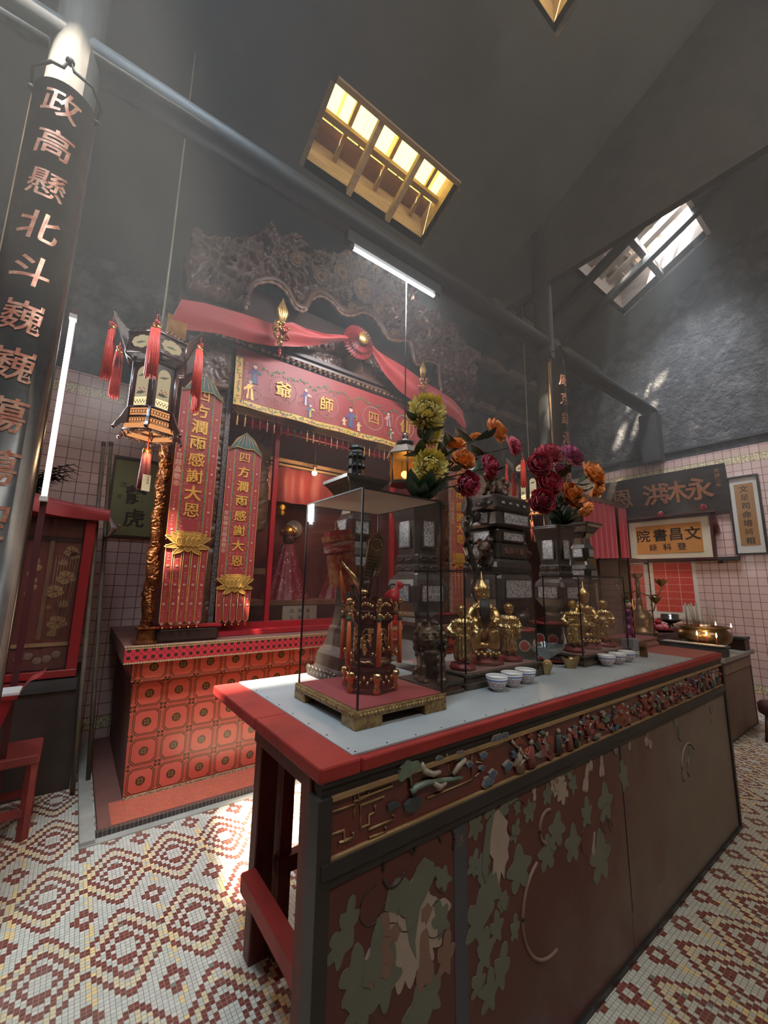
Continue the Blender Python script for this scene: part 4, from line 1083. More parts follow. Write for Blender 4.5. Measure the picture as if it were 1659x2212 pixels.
def hanging(name, label, x, y, w, ztop, zlot, zbot, chars, zc0, step, size, donor, zd0, group, seed):
    g = random.Random(seed)
    t = thing(name, label, 'hanging banner', (x, y, zbot - .03), 0, group); oz = zbot - .03
    z = lambda v: v - oz
    hw = w / 2; s1 = hw * .58
    mb = MB()
    bar(mb, -s1, s1, z(zlot), z(ztop), 0, silk_red)
    for sg in (1, -1):
        a, b = sorted((sg * s1, sg * s1 * .91)); bar(mb, a, b, z(zlot), z(ztop), -.0016, thread_g, .002)
        for k in range(int((ztop - zlot) / .055)): mb.ball((sg * s1 * .955, -.005, z(zlot) + .03 + k * .055), .0032, thread_w, 5)
    n = len(chars)
    for k in range(n + 1):
        zz = z(zc0 - step * (k - .5)) if k else z(zc0 + step * .5)
        if zz < z(zlot): break
        for q in range(4):
            for sg in (1, -1): curl(mb, sg * s1 * .72, zz - q * step * .22, w * .075, -.003, thread_w, g, .0011)
        for q in range(3): curl(mb, (q - 1) * w * .14, zz, w * .065, -.003, thread_w, g, .0011)
    write(mb, chars, thread_y, (0, -.003, z(zc0)), (1, 0, 0), (0, 0, 1), size, (0, 0, -step), ext=.004, fat=.022, squash=1.08)
    lotus(mb, 0, z(zlot), w, -.004)
    mb.build('centre_panel', t)
    for sg in (1, -1):
        mb = MB(); a, b = sorted((sg * s1 * 1.06, sg * hw * .985)); m = (a + b) / 2
        bar(mb, a, b, z(zlot), z(ztop - .02), -.001, silk_red); bar(mb, a - .003, a, z(zlot), z(ztop - .02), -.001, thread_o, .003); bar(mb, b, b + .003, z(zlot), z(ztop - .02), -.001, thread_o, .003)
        zz = z(ztop - .12)
        while zz > z(zlot) + .06:
            if not (sg == -1 and z(zd0) + size * .3 > zz > z(zd0) - len(donor) * size * .48):
                for q in range(4): curl(mb, m, zz - q * .022, w * .06, -.003, thread_w, g, .0010)
                blossom(mb, m, zz - .1, w * .035, -.003, thread_w, thread_y)
            zz -= .15
        if sg == -1: write(mb, donor, thread_w, (m, -.004, z(zd0)), (1, 0, 0), (0, 0, 1), size * .44, (0, 0, -size * .47), fat=.015)
        mb.build('side_ribbon', t)
    lw = w / 5.0
    for k in range(5):
        mb = MB(); cx = -hw + lw * (k + .5); h = lw * .40
        sway = (k - 2) * -.004
        pts = [(cx - h, z(zlot) - .12 * w), (cx - h + sway, .055), (cx + sway, .03), (cx + h + sway, .055), (cx + h, z(zlot) - .12 * w)]
        flat(mb, pts, .003, silk_red, .003); mb.tube([(p[0], -.0015, p[1]) for p in pts], .0024, thread_o, 4)
        zz = z(zlot) - .34 * w
        while zz > .13:
            for q in range(3): curl(mb, cx, zz - q * .02, w * .05, -.002, thread_w, g, .0010)
            blossom(mb, cx, zz - .085, w * .036, -.002, thread_w, thread_g); zz -= .135
        mb.ball((cx + sway, 0, .017), .0075, gold, 8); mb.build('tail', t)
    mb = MB()
    cap = [(-hw * .98, z(ztop) - .05), (-hw * .55, z(ztop) + .06), (-.0, z(ztop) + .125), (hw * .5, z(ztop) + .07), (hw * 1.02, z(ztop) - .06), (hw * .5, z(ztop) - .012), (0, z(ztop) - .02), (-hw * .5, z(ztop) - .01)]
    flat(mb, cap, -.006, teal, .008); mb.tube([(p[0], -.015, p[1]) for p in cap], .003, yel, 4, closed=True)
    for k in range(-3, 4): mb.tube([(k * hw * .12, -.016, z(ztop) + .105 - abs(k) * .01), (k * hw * .2, -.016, z(ztop) + .05 - abs(k) * .006), (k * hw * .27, -.016, z(ztop) + .0 - abs(k) * .006)], .0026, thread_w, 4)
    mb.build('leaf_cap', t, 'dark teal lotus leaf cap')
    return t
TXT = '四方潤雨感謝大恩'
hanging('embroidered_hanging', 'tall red hanging with gold characters and lotus, beside the gilt dragon column', .635, 3.27, .300, 2.92, 1.725, 1.115, TXT, 2.875, .1315, .115, '曾葭晶敬奉', 2.36, 'embroidered hangings beside the shrine', 1)
hanging('embroidered_hanging', 'shorter red hanging with gold characters, against the glazed shrine front', 1.045, 3.42, .285, 2.575, 1.425, 1.10, TXT, 2.48, .126, .095, '曾柏榮曾葭晶敬奉', 1.99, 'embroidered hangings beside the shrine', 2)
hanging('embroidered_hanging', 'shorter red hanging glimpsed right of the tall flower vase', 3.155, 3.42, .285, 2.575, 1.425, 1.10, TXT, 2.48, .126, .095, '曾柏榮曾葭晶敬奉', 1.99, 'embroidered hangings beside the shrine', 3)
hanging('embroidered_hanging', 'tall red hanging glimpsed behind the dark censer', 3.565, 3.27, .300, 2.92, 1.725, 1.115, TXT, 2.875, .1315, .115, '曾葭晶敬奉', 2.36, 'embroidered hangings beside the shrine', 4)

# ---- the long valance over the shrine front
va = thing('embroidered_valance', 'wide red valance with four gold characters and a yellow floral border', 'valance', (2.1, 3.36, 2.78))
g = random.Random(9)
X0, X1, Z0, Z1 = -1.215, 1.215, .115, .665
def vy(x, z): return .008 * math.sin(x * 13 + z * 4) * max(0, (Z1 - z)) * 2 - .05 * max(0, Z1 - z)
def sagz(x, z): return z + .055 * (x / 1.2) * 0 + (-.02 * math.cos(x * 1.25) + .02) * 0
mb = MB()
mb.grid(lambda u, v: (X0 + (X1 - X0) * u, vy(X0 + (X1 - X0) * u, Z0 + (Z1 - Z0) * v), Z0 + (Z1 - Z0) * v), 80, 8, silk_red)
def on(x, z, d=.003): return (x, vy(x, z) - d, z)
def sheet(pts, m_, d=.003):
    mb.add([on(p[0], p[1], d) for p in pts] , [tuple(range(len(pts)))], m_)
for i in range(60):
    a, b_ = X0 + (X1 - X0) * i / 60, X0 + (X1 - X0) * (i + 1) / 60
    sheet([(a, Z0), (b_, Z0), (b_, Z0 + .062), (a, Z0 + .062)], yel)
    mb.tube([on(a, Z0 + .004, .004), on(b_, Z0 + .004, .004)], .003, thread_o, 4); mb.tube([on(a, Z0 + .062, .004), on(b_, Z0 + .062, .004)], .0016, thread_o, 4)
for i in range(12):
    a, b_ = Z0 + .06 + (Z1 - .1 - Z0 - .06) * i / 12, Z0 + .06 + (Z1 - .1 - Z0 - .06) * (i + 1) / 12
    for x in (X0, X1 - .06): sheet([(x, a), (x + .06, a), (x + .06, b_), (x, b_)], yel)
def sprig(x, z, s, c):
    for k in range(4):
        a = g.uniform(0, 6.28); L = s * g.uniform(.6, 1.1)
        sheet([(x, z), (x + L * .5 * math.cos(a) - L * .2 * math.sin(a), z + L * .5 * math.sin(a) + L * .2 * math.cos(a)), (x + L * math.cos(a), z + L * math.sin(a)), (x + L * .5 * math.cos(a) + L * .2 * math.sin(a), z + L * .5 * math.sin(a) - L * .2 * math.cos(a))], c, .0045)
for i in range(74):
    x = X0 + .02 + i * .0325; sprig(x, Z0 + .031 + g.uniform(-.01, .01), .026, g.choice([thread_g, thread_g, thread_g, purple, bluet]))
    if i % 9 == 4:
        sheet([(x + .017 * math.cos(q), Z0 + .031 + .017 * math.sin(q)) for q in [2 * PI * k / 10 for k in range(10)]], thread_w, .005); sheet([(x + .010 * math.cos(q), Z0 + .031 + .010 * math.sin(q)) for q in [2 * PI * k / 10 for k in range(10)]], silk_red, .0056)
for x in (X0 + .03, X1 - .03):
    for i in range(13): sprig(x + g.uniform(-.008, .008), Z0 + .09 + i * .034, .026, g.choice([thread_g, thread_g, bluet, silk_red]))
for ch, x, z in (('爺', -.777, .385), ('師', -.33, .37), ('四', .231, .375), ('仙', .668, .395)):
    vs, fs = glyph(ch, .03, .024)
    mb.add([(x + v[0] * .155, vy(x, z) - .005 - max(0, v[2]) * .16, z + v[1] * .155) for v in vs], fs, thread_y)
    for k in range(40):
        a = 2 * PI * k / 40; mb.ball(on(x + .128 * math.cos(a), z + .128 * math.sin(a), .004), .005, dots, 5)
def sew_figure(x, z, h, robe, robe2, prop=None):
    def e(cx, cz, rx, rz, m_, d): sheet([(cx + rx * math.cos(q), cz + rz * math.sin(q)) for q in [2 * PI * k / 10 for k in range(10)]], m_, d)
    sheet([(x - h * .16, z), (x + h * .18, z), (x + h * .12, z + h * .4), (x + h * .15, z + h * .7), (x - h * .13, z + h * .7), (x - h * .12, z + h * .4)], robe, .004)
    sheet([(x - h * .06, z), (x + h * .05, z), (x + h * .04, z + h * .5), (x - h * .04, z + h * .5)], robe2, .0048)
    sheet([(x - h * .1, z + h * .66), (x - h * .3, z + h * .45), (x - h * .26, z + h * .36), (x - h * .05, z + h * .52)], robe, .0045); sheet([(x + h * .1, z + h * .66), (x + h * .32, z + h * .6), (x + h * .3, z + h * .5), (x + h * .05, z + h * .52)], robe2, .0045)
    e(x, z + h * .82, h * .085, h * .11, skin_t, .005); e(x, z + h * .92, h * .09, h * .05, blackish, .0055)
    if prop: mb.tube([on(x + h * .3, z, .006), on(x + h * .28, z + h * .9, .006)], .003, thread_o, 4)
for a in ((-1.045, .36, .20, purple, bluet, 0), (-1.08, .20, .20, thread_y, silk_red, 0), (-.55, .30, .19, purple, skin_t, 0), (-.50, .19, .15, bluet, yel, 0), (-.13, .205, .10, skin_t, yel, 0), (-.045, .205, .235, purple, bluet, 1), (.05, .19, .115, skin_t, yel, 0), (.44, .34, .18, thread_w, purple, 1), (.47, .20, .14, thread_g, skin_t, 0), (.90, .33, .19, purple, yel, 0), (.95, .19, .15, bluet, skin_t, 0)): sew_figure(*a)
for i in range(60): sprig(-.95 + i * .031 + g.uniform(-.01, .01), .525 + g.uniform(-.03, .025) - .02 * math.sin(i * .9), .03, thread_g)
for i in range(90):
    x, z = g.uniform(X0 + .08, X1 - .08), g.uniform(Z0 + .08, Z0 + .2); curl(mb, x, z, .05, vy(x, z) - .003, thread_w if i % 2 else thread_o, g, .0010)
write(mb, '曾柏榮', thread_w, (-1.12, vy(-1.12, .5) - .004, .53), (1, 0, 0), (0, 0, 1), .034, (0, 0, -.037)); write(mb, '曾葭晶敬奉', thread_w, (-1.12, vy(-1.12, .4) - .004, .40), (1, 0, 0), (0, 0, 1), .032, (0, 0, -.034))
mb.build('cloth', va)
netm = {}
cols = [yel, crimson, thread_w, mat('dark red silk cord', (0.16, 0.012, 0.02), .5), mat('dark green silk cord', (0.012, 0.045, 0.035), .5)]
mb = MB(); n = 80; yb = vy(0, Z0)
for i in range(n):
    x = X0 + .03 + i * (2.37 / n); dx = 2.37 / n
    mcol = cols[(i // 5) % 5] if (i // 5) % 5 != 1 else thread_o
    for sg in (1, -1):
        mb.tube([(x, yb, Z0), (x + sg * dx, yb - .003, Z0 - .022), (x, yb, Z0 - .044), (x + sg * dx, yb, Z0 - .066)], .0012, mcol, 3)
mb.build('netting', va)
for i in range(37):
    x = X0 + .05 + i * .0645; c = cols[(i // 2) % 5]
    mb = MB(); mb.tube([(x, yb, Z0 - .06), (x, yb, Z0 - .085)], .0016, c, 4); mb.lathe([(.003, Z0 - .085), (.0062, Z0 - .092), (.0048, Z0 - .10), (.0075, Z0 - .165)], c, 7, (x, yb)); mb.build('tassel', va)

# ---- swagged red cloth over the lintel with its rosette
drape_m = mat('plain red bunting', (0.33, 0.020, 0.020), 0.6, col2=(0.26, 0.016, 0.017), scale=2, sheen=.3)
def resample(pts, n):
    P = [Vector(p) for p in pts]; L = [0]
    for a, b in zip(P, P[1:]): L.append(L[-1] + (b - a).length)
    out = []
    for i in range(n + 1):
        s = L[-1] * i / n
        k = max(j for j in range(len(L) - 1) if L[j] <= s + 1e-9); t = (s - L[k]) / max(L[k + 1] - L[k], 1e-9)
        out.append(P[k].lerp(P[k + 1], min(t, 1)))
    return out
def strip(mb, top, bot, y, amp, n=60, k=10, gather=None, m_=drape_m):
    T, B = resample([(p[0], 0, p[1]) for p in top], n), resample([(p[0], 0, p[1]) for p in bot], n)
    def fn(u, v):
        i = int(round(u * n)); p = B[i].lerp(T[i], v)
        return (p.x, y + amp * math.sin(v * 9 + u * 2.5) * (.4 + .6 * math.sin(PI * u)) - .03 * math.sin(PI * v), p.z)
    mb.grid(fn, n, k, m_)
sw = thing('red_swag', 'long plain red cloth swagged across the shrine lintel to a pleated rosette', 'drape', (2.1, 3.20, 3.30))
def rel(l): return [(p[0] - 2.1, p[1] - 3.30) for p in l]
mb = MB()
strip(mb, rel([(0.405, 3.572), (0.562, 3.614), (0.777, 3.638), (1.010, 3.663), (1.143, 3.667)]), rel([(0.350, 3.336), (0.453, 3.333), (0.686, 3.406), (0.947, 3.428), (1.156, 3.467)]), 0, .012)
strip(mb, rel([(1.143, 3.667), (1.304, 3.759), (1.443, 3.748), (1.636, 3.770), (1.974, 3.888)]), rel([(1.156, 3.467), (1.362, 3.542), (1.592, 3.656), (1.790, 3.763), (1.976, 3.852)]), -.01, .022)
mb.build('cloth', sw)
mb = MB()
strip(mb, rel([(2.163, 3.875), (2.358, 3.816), (2.614, 3.772), (2.852, 3.726)]), rel([(2.177, 3.812), (2.361, 3.631), (2.585, 3.491), (2.819, 3.414)]), -.01, .022)
strip(mb, rel([(2.852, 3.726), (3.106, 3.693), (3.375, 3.635), (3.560, 3.533), (3.622, 3.344)]), rel([(2.819, 3.414), (3.067, 3.430), (3.294, 3.429), (3.451, 3.401), (3.588, 3.312)]), 0, .012)
mb.build('cloth', sw)
mb = MB(); e = rel([(0.405, 3.572), (0.350, 3.336)]); 
mb.grid(lambda u, v: (e[0][0] * (1 - u) + e[1][0] * u - .05 * v, .28 * v, e[0][1] * (1 - u) + e[1][1] * u - .12 * v), 6, 4, drape_m)
mb.build('cloth_end', sw)
mb = MB(); f0, f1 = rel([(0.328, 3.365), (0.457, 3.359)])
for i in range(28):
    u = i / 27; x = f0[0] + (f1[0] - f0[0]) * u; z = f0[1] + (f1[1] - f0[1]) * u + .05
    mb.tube([(x, -.008, z), (x + .003, -.01, z - .17)], .0022, thread_o, 4)
mb.build('fringe', sw, 'ochre fringe at the cloth end')
ro = rel([(2.016, 3.833)])[0]
mb = MB()
for ring, (r0, r1, yy) in enumerate(((.07, .175, -.05), (.05, .125, -.085))):
    n = 34
    mb.grid(lambda u, v, r0=r0, r1=r1, yy=yy: (ro[0] + (r0 + (r1 - r0) * v) * math.cos(2 * PI * u), yy - .022 * (1 if int(round(u * n * 2)) % 2 else -1) * (.3 + .7 * v) + .03 * v, ro[1] + (r0 + (r1 - r0) * v) * math.sin(2 * PI * u)), n * 2, 4, drape_m, smooth=False)
mb.build('rosette', sw, 'pleated red rosette')
mb = MB(); mb.ball((ro[0], -.115, ro[1]), .062, gold, 20, sc=(1, .35, 1))
mb.build('rosette_disc', sw, 'polished gold centre')
def plume(px, z0, label, s):
    t = thing('phoenix_ornament', label, 'ornament', (px, 3.07, z0), 0, 'gilt ornaments pinned to the red swag')
    g = random.Random(int(px * 10)); old = mat('tarnished gold', (0.42, 0.26, 0.085), 0.38, metal=.7, col2=(0.20, 0.10, 0.04), scale=30)
    mb = MB()
    for i in range(30):
        a = g.uniform(0, 6.28); r = g.uniform(.01, .085) * s
        mb.ball((r * math.cos(a) * .9, g.uniform(-.03, .02), .14 * s + r * math.sin(a) * 1.3), g.uniform(.012, .028) * s, old if i % 3 else crimson, 7)
    for i in range(6): curl(mb, g.uniform(-.07, .07) * s, .14 * s + g.uniform(-.08, .08) * s, .07 * s, -.04, gold, g, .004 * s)
    mb.build('body', t)
    mb = MB()
    for i in range(5):
        a = (i - 2) * .10; mb.tube([(0, 0, .2 * s), (.04 * s * (i - 2) * .5, -.01, .36 * s), (.03 * s * (i - 2) * .3, -.015, (.50 - abs(i - 2) * .02) * s)], [.016 * s, .024 * s, .003], old, 6)
    mb.build('tail_plume', t)
    mb = MB(); mb.tube([(0, -.01, .05 * s), (0, -.012, -.02)], .003, crimson, 5); mb.ball((0, -.012, -.035), .018 * s, crimson, 8); mb.lathe([(.008, -.09), (.012, -.05), (.004, -.04)], crimson, 8, (0, -.012)); mb.build('tassel', t)
    return t
p_ = (1.156, 3.070, 3.360)
plume(p_[0], p_[2] + .03, 'gilt phoenix ornament with a tall plume, left end of the red swag', .92)
p_ = (2.784, 3.070, 3.465)
plume(p_[0], p_[2], 'gilt and red ornament pinned to the swag right of the rosette', .78)

# ================================================================ hexagonal palace lanterns
frame_w = mat('dark carved lantern wood', (0.055, 0.020, 0.014), 0.32, coat=.4, col2=(0.035, 0.013, 0.010), scale=8)
pane_m = emit_mat('lit painted lantern pane', (1.0, 0.80, 0.50), 0.40)
pane_b = emit_mat('bright lower lantern pane', (1.0, 0.70, 0.34), 1.6)
pane_u = emit_mat('orange lit underside', (1.0, 0.42, 0.16), 0.75)
tas = mat('scarlet silk tassel', (0.72, 0.050, 0.022), 0.5, col2=(0.52, 0.025, 0.016), scale=60)
ink_g = mat('painted green ink', (0.10, 0.10, 0.045), .7); ink_r = mat('painted rose ink', (0.45, 0.10, 0.09), .7)
def lantern(x, y, z, rz, label, ropetop):
    t = thing('palace_lantern', label, 'lantern', (x, y, z), rz, 'palace lanterns before the shrine')
    def ring(mb, r, z0, z1, m_, w=.014):
        for i in range(6):
            a, b = PI / 3 * i, PI / 3 * (i + 1)
            mb.tube([(r * math.cos(a), r * math.sin(a), (z0 + z1) / 2), (r * math.cos(b), r * math.sin(b), (z0 + z1) / 2)], w, m_, 6)
    R1, R2 = .185, .132
    mb = MB()
    for r, zz, w in ((R1, .585, .010), (R1, .46, .010), (R2, .42, .008), (R2, .125, .009), (R2, .065, .008), (R2 * .98, .02, .007), (.15, -.02, .006)): ring(mb, r, zz, zz, frame_w, w)
    for i in range(6):
        a = PI / 3 * i; c, s = math.cos(a), math.sin(a)
        mb.tube([(R1 * c, R1 * s, .59), (R1 * c, R1 * s, .45)], .009, frame_w, 6); mb.tube([(R2 * c, R2 * s, .45), (R2 * c, R2 * s, .0)], .010, frame_w, 6)
        mb.tube([(R1 * c, R1 * s, .45), (R2 * c, R2 * s, .42)], .008, frame_w, 6); mb.tube([(R2 * c, R2 * s, .02), (0, 0, .012)], .007, frame_w, 6)
    mb.build('frame', t)
    for i in range(6):
        a = PI / 3 * (i + .5); T = Matrix.Rotation(a - PI / 2, 4, 'Z')
        d1, d2 = R1 * math.cos(PI / 6), R2 * math.cos(PI / 6); h1, h2 = R1 / 2, R2 / 2
        mb = MB(); mb.box((-h1 + .006, d1 - .004, .465), (h1 - .006, d1, .58), frame_w, T)
        mb.prism([(.062 * math.cos(q), .522 + .042 * math.sin(q)) for q in [2 * PI * k / 18 for k in range(18)]], d1 + .0005, d1 + .003, pane_m, T=T)
        for k in range(8): 
            q = 2 * PI * k / 8 + .3; mb.tube([(.07 * math.cos(q) + .012 * math.cos(w), d1 + .003, .522 + .047 * math.sin(q) + .010 * math.sin(w)) for w in [0, 1.2, 2.4, 3.6, 4.8]], .0022, frame_w, 4, T=T)
        mb.prism([(-.03, .515), (.0, .525), (.035, .515), (.02, .508)], d1 + .003, d1 + .0036, ink_g, T=T)
        mb.build('upper_panel', t)
        mb = MB(); arch = [(-.038, .135), (.038, .135)] + [(.038 * math.cos(q), .335 + .05 * math.sin(q)) for q in [PI * k / 10 for k in range(11)]]
        mb.box((-h2 + .006, d2 - .006, .128), (h2 - .006, d2 - .002, .415), frame_w, T); mb.prism(arch, d2 - .0015, d2 + .001, pane_m, T=T); mb.prism([(-.038, .135), (.038, .135), (.038, .185), (-.038, .185)], d2 + .001, d2 + .0016, pane_b, T=T)
        mb.prism([(-.03, .345), (.01, .335), (.033, .32), (.0, .322)], d2 + .001, d2 + .0018, ink_g, T=T); mb.prism([(-.032, .218), (.01, .226), (.034, .21), (.0, .205)], d2 + .001, d2 + .0018, ink_g, T=T)
        for k in range(6): mb.ball((-.02 + .008 * k, d2 + .001, .235 + .012 * math.sin(k * 2.1)), .005, ink_r, 5, T=T)
        for k in range(9): mb.tube([(-.036 + .009 * k + .008 * math.cos(w), d2 + .003, .15 + .014 * (k % 2) + .010 * math.sin(w)) for w in [0, 1, 2, 3, 4, 5, 6.2]], .0018, frame_w, 4, T=T)
        mb.build('pane', t)
        mb = MB(); mb.prism([(-h2 + .01, .072), (h2 - .01, .072), (h2 - .01, .118), (-h2 + .01, .118)], d2 - .004, d2 - .002, pane_u, T=T); mb.prism([(-h2 + .01, .026), (h2 - .01, .026), (h2 - .01, .058), (-h2 + .01, .058)], d2 - .004, d2 - .002, pane_u, T=T)
        for zz, n in ((.095, 7), (.042, 7)):
            for k in range(n):
                mb.tube([((k - 3) * .0165 + .009 * math.cos(w), d2 + .001, zz + .013 * math.sin(w)) for w in [0, 1.05, 2.1, 3.14, 4.2, 5.2, 6.2]], .0022, frame_w, 4, T=T)
        mb.build('lattice', t); mb = MB()
        mb.prism([(-.075, -.018), (.075, -.018), (.06, .016), (-.06, .016)], .128, .130, pane_u, T=T)
        for k in range(6): mb.tube([((k - 2.5) * .022 + .008 * math.cos(w), .133, -.026 + .009 * math.sin(w)) for w in [0, 1.05, 2.1, 3.14, 4.2, 5.2, 6.2]], .0022, frame_w, 4, T=T)
        mb.build('skirt', t); mb = MB()
        for k in range(7): mb.tube([((k - 3) * .024 + .013 * math.cos(w), d1, .60 + .012 * (1 - abs(k - 3) / 3.5) + .011 * math.sin(w)) for w in [0, 1.05, 2.1, 3.14, 4.2, 5.2, 6.2]], .0026, frame_w, 4, T=T)
        mb.build('gallery', t)
        a = PI / 3 * i; T = Matrix.Rotation(a, 4, 'Z')
        mb = MB(); mb.prism([(R1, .46), (R1 + .02, .50), (R1 + .055, .58), (R1 + .085, .625), (R1 + .098, .665), (R1 + .082, .672), (R1 + .07, .645), (R1 + .03, .615), (R1, .60)], -.007, .007, frame_w, T=T)
        for k in range(5): mb.ball((R1 + .02 + .017 * k, 0, .605 + .014 * k), .010, frame_w, 6, T=T)
        mb.build('bracket', t); mb = MB()
        mb.prism([(R2, .02), (R2 + .03, .01), (R2 + .062, -.03), (R2 + .075, -.02), (R2 + .065, .005), (R2 + .04, .05), (R2 + .02, .10), (R2, .14)], -.007, .007, frame_w, T=T); mb.ball((R2 + .066, 0, -.022), .014, frame_w, 7, T=T)
        mb.build('lower_bracket', t)
        mb = MB(); cx = R1 + .088
        mb.tube([(cx, 0, .655), (cx, 0, .60)], .003, tas, 5, T=T)
        for k in range(5): mb.ball((cx + .012 * math.cos(k * 1.3), .012 * math.sin(k * 1.3), .59 - .005 * k), .010, tas, 7, T=T)
        for dx in (-.011, .011):
            mb.lathe([(.011, .545), (.013, .56), (.010, .572)], gold, 8, (cx, dx), T=T); [mb.tube([(cx + .010 * math.cos(q), dx + .010 * math.sin(q), .548), (cx + .017 * math.cos(q), dx + .017 * math.sin(q), .42), (cx + .019 * math.cos(q + .2), dx + .019 * math.sin(q + .2), .25 + .012 * math.sin(q * 3))], .0052, tas, 4, T=T) for q in [2 * PI * k / 12 for k in range(12)]]
        mb.build('tassel', t)
    mb = MB(); mb.tube([(0, 0, .012), (0, 0, -.11)], .003, tas, 5)
    for dx in (-.014, .014): mb.lathe([(.012, -.13), (.013, -.115), (.008, -.10)], gold, 8, (dx, 0)); mb.lathe([(.022, -.36), (.018, -.25), (.012, -.13)], mat('faded maroon tassel', (0.22, 0.03, 0.03), .6), 9, (dx, 0))
    mb.box((-.02, -.026, -.37), (.028, -.024, -.27), mat('cream paper tag', (0.62, 0.46, 0.26), .7)); write(mb, '四師爺', blackish, (.012, -.0265, -.285), (1, 0, 0), (0, 0, 1), .014, (0, 0, -.017))
    mb.build('bottom_tassel', t)
    mb = MB(); mb.ball((0, 0, .20), .03, emit_mat('lantern bulb', (1.0, 0.72, 0.36), 12), 10); mb.build('bulb', t)
    mb = MB(); mb.tube([(0, 0, .58), (0, 0, ropetop - z)], [.006, .004], mat('pale hanging cord', (0.30, 0.27, 0.20), .6), 6); mb.tube([(R1, 0, .59), (0, 0, .60), (-R1, 0, .59)], .006, frame_w, 5); mb.tube([(R1 / 2, R1 * .866, .59), (0, 0, .60), (-R1 / 2, -R1 * .866, .59)], .006, frame_w, 5); mb.build('cord', t)
    lamp(label.split()[0] + '_lantern_light', 'POINT', (x, y - .0, z - .12), 3.2, (1.0, 0.62, 0.30), .05)
    return t
lantern(.262, 2.8, 2.335, .32, 'hexagonal wooden palace lantern with red tassels, left, before the dragon column', 5.3)
p_ = (4.318, 2.800, 2.288)
lantern(p_[0], 2.8, p_[2] + .03, .32, 'lit palace lantern glimpsed between censer and peonies', 5.3)

# ================================================================ things on the offering table
TOP = 1.0325
G_CASE = glass_mat('display case glass', (0.985, 0.98, 0.975), 0.13, 0.010)
edge_m = mat('black case edging', (0.018, 0.014, 0.013), 0.4)
cream = mat('cream case ceiling', (0.82, 0.74, 0.60), 0.7, col2=(0.76, 0.67, 0.53), scale=4)
felt = mat('crimson felt', (0.36, 0.014, 0.022), 0.85, sheen=.4)
gold_fr = mat('old gold frame moulding', (0.36, 0.23, 0.09), 0.42, metal=.5, col2=(0.16, 0.09, 0.035), scale=60, lo=.4, hi=.65, bumps=.4, bscale=90)
lacq_r = mat('glossy maroon lacquer', (0.075, 0.010, 0.010), 0.12, coat=.8)
gold_c = mat('chased gold', (0.80, 0.56, 0.30), 0.22, metal=1.0, col2=(0.60, 0.36, 0.15), scale=60, bumps=.4, bscale=120)
orange_t = mat('orange silk tassel', (0.72, 0.16, 0.03), 0.5, col2=(0.6, 0.11, 0.02), scale=40)
def case(name, label, x0, y0, x1, y1, zb, zt, base_m, bed_m, cat='display case', foot=False, top_m=None, pane_m=None):
    t = thing(name, label, cat, (x0, y0, TOP)); w, d = x1 - x0, y1 - y0; h0, h1 = zb - TOP, zt - TOP
    mb = MB(); o = .012
    if foot:
        for a, b_ in ((-o, -o), (w - .085, -o), (-o, d - .07), (w - .085, d - .07)): mb.box((a, b_, 0), (a + .085 + o, b_ + .07 + o, h0 * .55), base_m, bev=.004)
        mb.box((-o, -o, h0 * .55), (w + o, d + o, h0 * .96), base_m, bev=.005)
        for k in range(26): mb.ball((w * (k + .5) / 26, -o - .001, h0 * .76), .006, base_m, 6, sc=(1.3, .5, 1)); mb.ball((-o - .001, d * (k + .5) / 26, h0 * .76), .006, base_m, 6, sc=(.5, 1.3, 1))
    else:
        mb.box((-o * 1.6, -o * 1.6, 0), (w + o * 1.6, d + o * 1.6, h0 * .40), base_m, bev=.006); mb.box((-o * .6, -o * .6, h0 * .40), (w + o * .6, d + o * .6, h0 * .72), base_m); mb.box((-o, -o, h0 * .72), (w + o, d + o, h0 * .97), base_m, bev=.004)
    mb.build('base', t)
    mb = MB(); mb.box((.002, .002, h0 * .97), (w - .002, d - .002, h0), bed_m); mb.build('bed', t)
    mb = MB(); e = .0026
    for x, y in ((0, 0), (w, 0), (0, d), (w, d)): mb.box((x - e, y - e, h0), (x + e, y + e, h1), edge_m)
    for y in (0, d): mb.box((e, y - e, h1 - e), (w - e, y + e, h1 + e), edge_m)
    for x in (0, w): mb.box((x - e, e, h1 - e), (x + e, d - e, h1 + e), edge_m)
    mb.build('edging', t)
    gm = pane_m or G_CASE
    for a, b_ in (((e, -.0012, h0), (w - e, .0012, h1 - e)), ((e, d - .0012, h0), (w - e, d + .0012, h1 - e)), ((-.0012, e, h0), (.0012, d - e, h1 - e)), ((w - .0012, e, h0), (w + .0012, d - e, h1 - e))):
        mb = MB(); mb.box(a, b_, gm); mb.build('glass_pane', t)
    mb = MB(); mb.box((e, e, h1 - .001), (w - e, d - e, h1 + .002), top_m or gm); mb.build('lid', t)
    return t
case('glass_case', 'tall glass case with cream lid, red felt floor and footed gold base', .690, 1.036, 1.030, 1.420, 1.085, 1.740, gold_fr, felt, foot=True, top_m=cream)
wood_b = mat('dark carved plinth', (0.045, 0.030, 0.022), 0.5, col2=(0.09, 0.065, 0.045), scale=30, bumps=.4, bscale=70)
linen = mat('dusty pink baize', (0.25, 0.13, 0.11), 0.9)
case('glass_case', 'glass case of three gold idols, right of the bronze lion', 1.290, 1.162, 1.785, 1.385, 1.092, 1.502, wood_b, linen)
case('glass_case', 'glass case of three gold idols beside the glass dish', 2.165, 1.140, 2.700, 1.350, 1.086, 1.500, wood_b, linen)
case('glass_case', 'glass case of pink bedding, last one at the far end of the table', 3.07, 1.250, 3.40, 1.455, 1.090, 1.640, mat('worn pink plinth', (0.30, 0.14, 0.11), .6), mat('rose bedding', (0.40, 0.10, 0.12), .8))

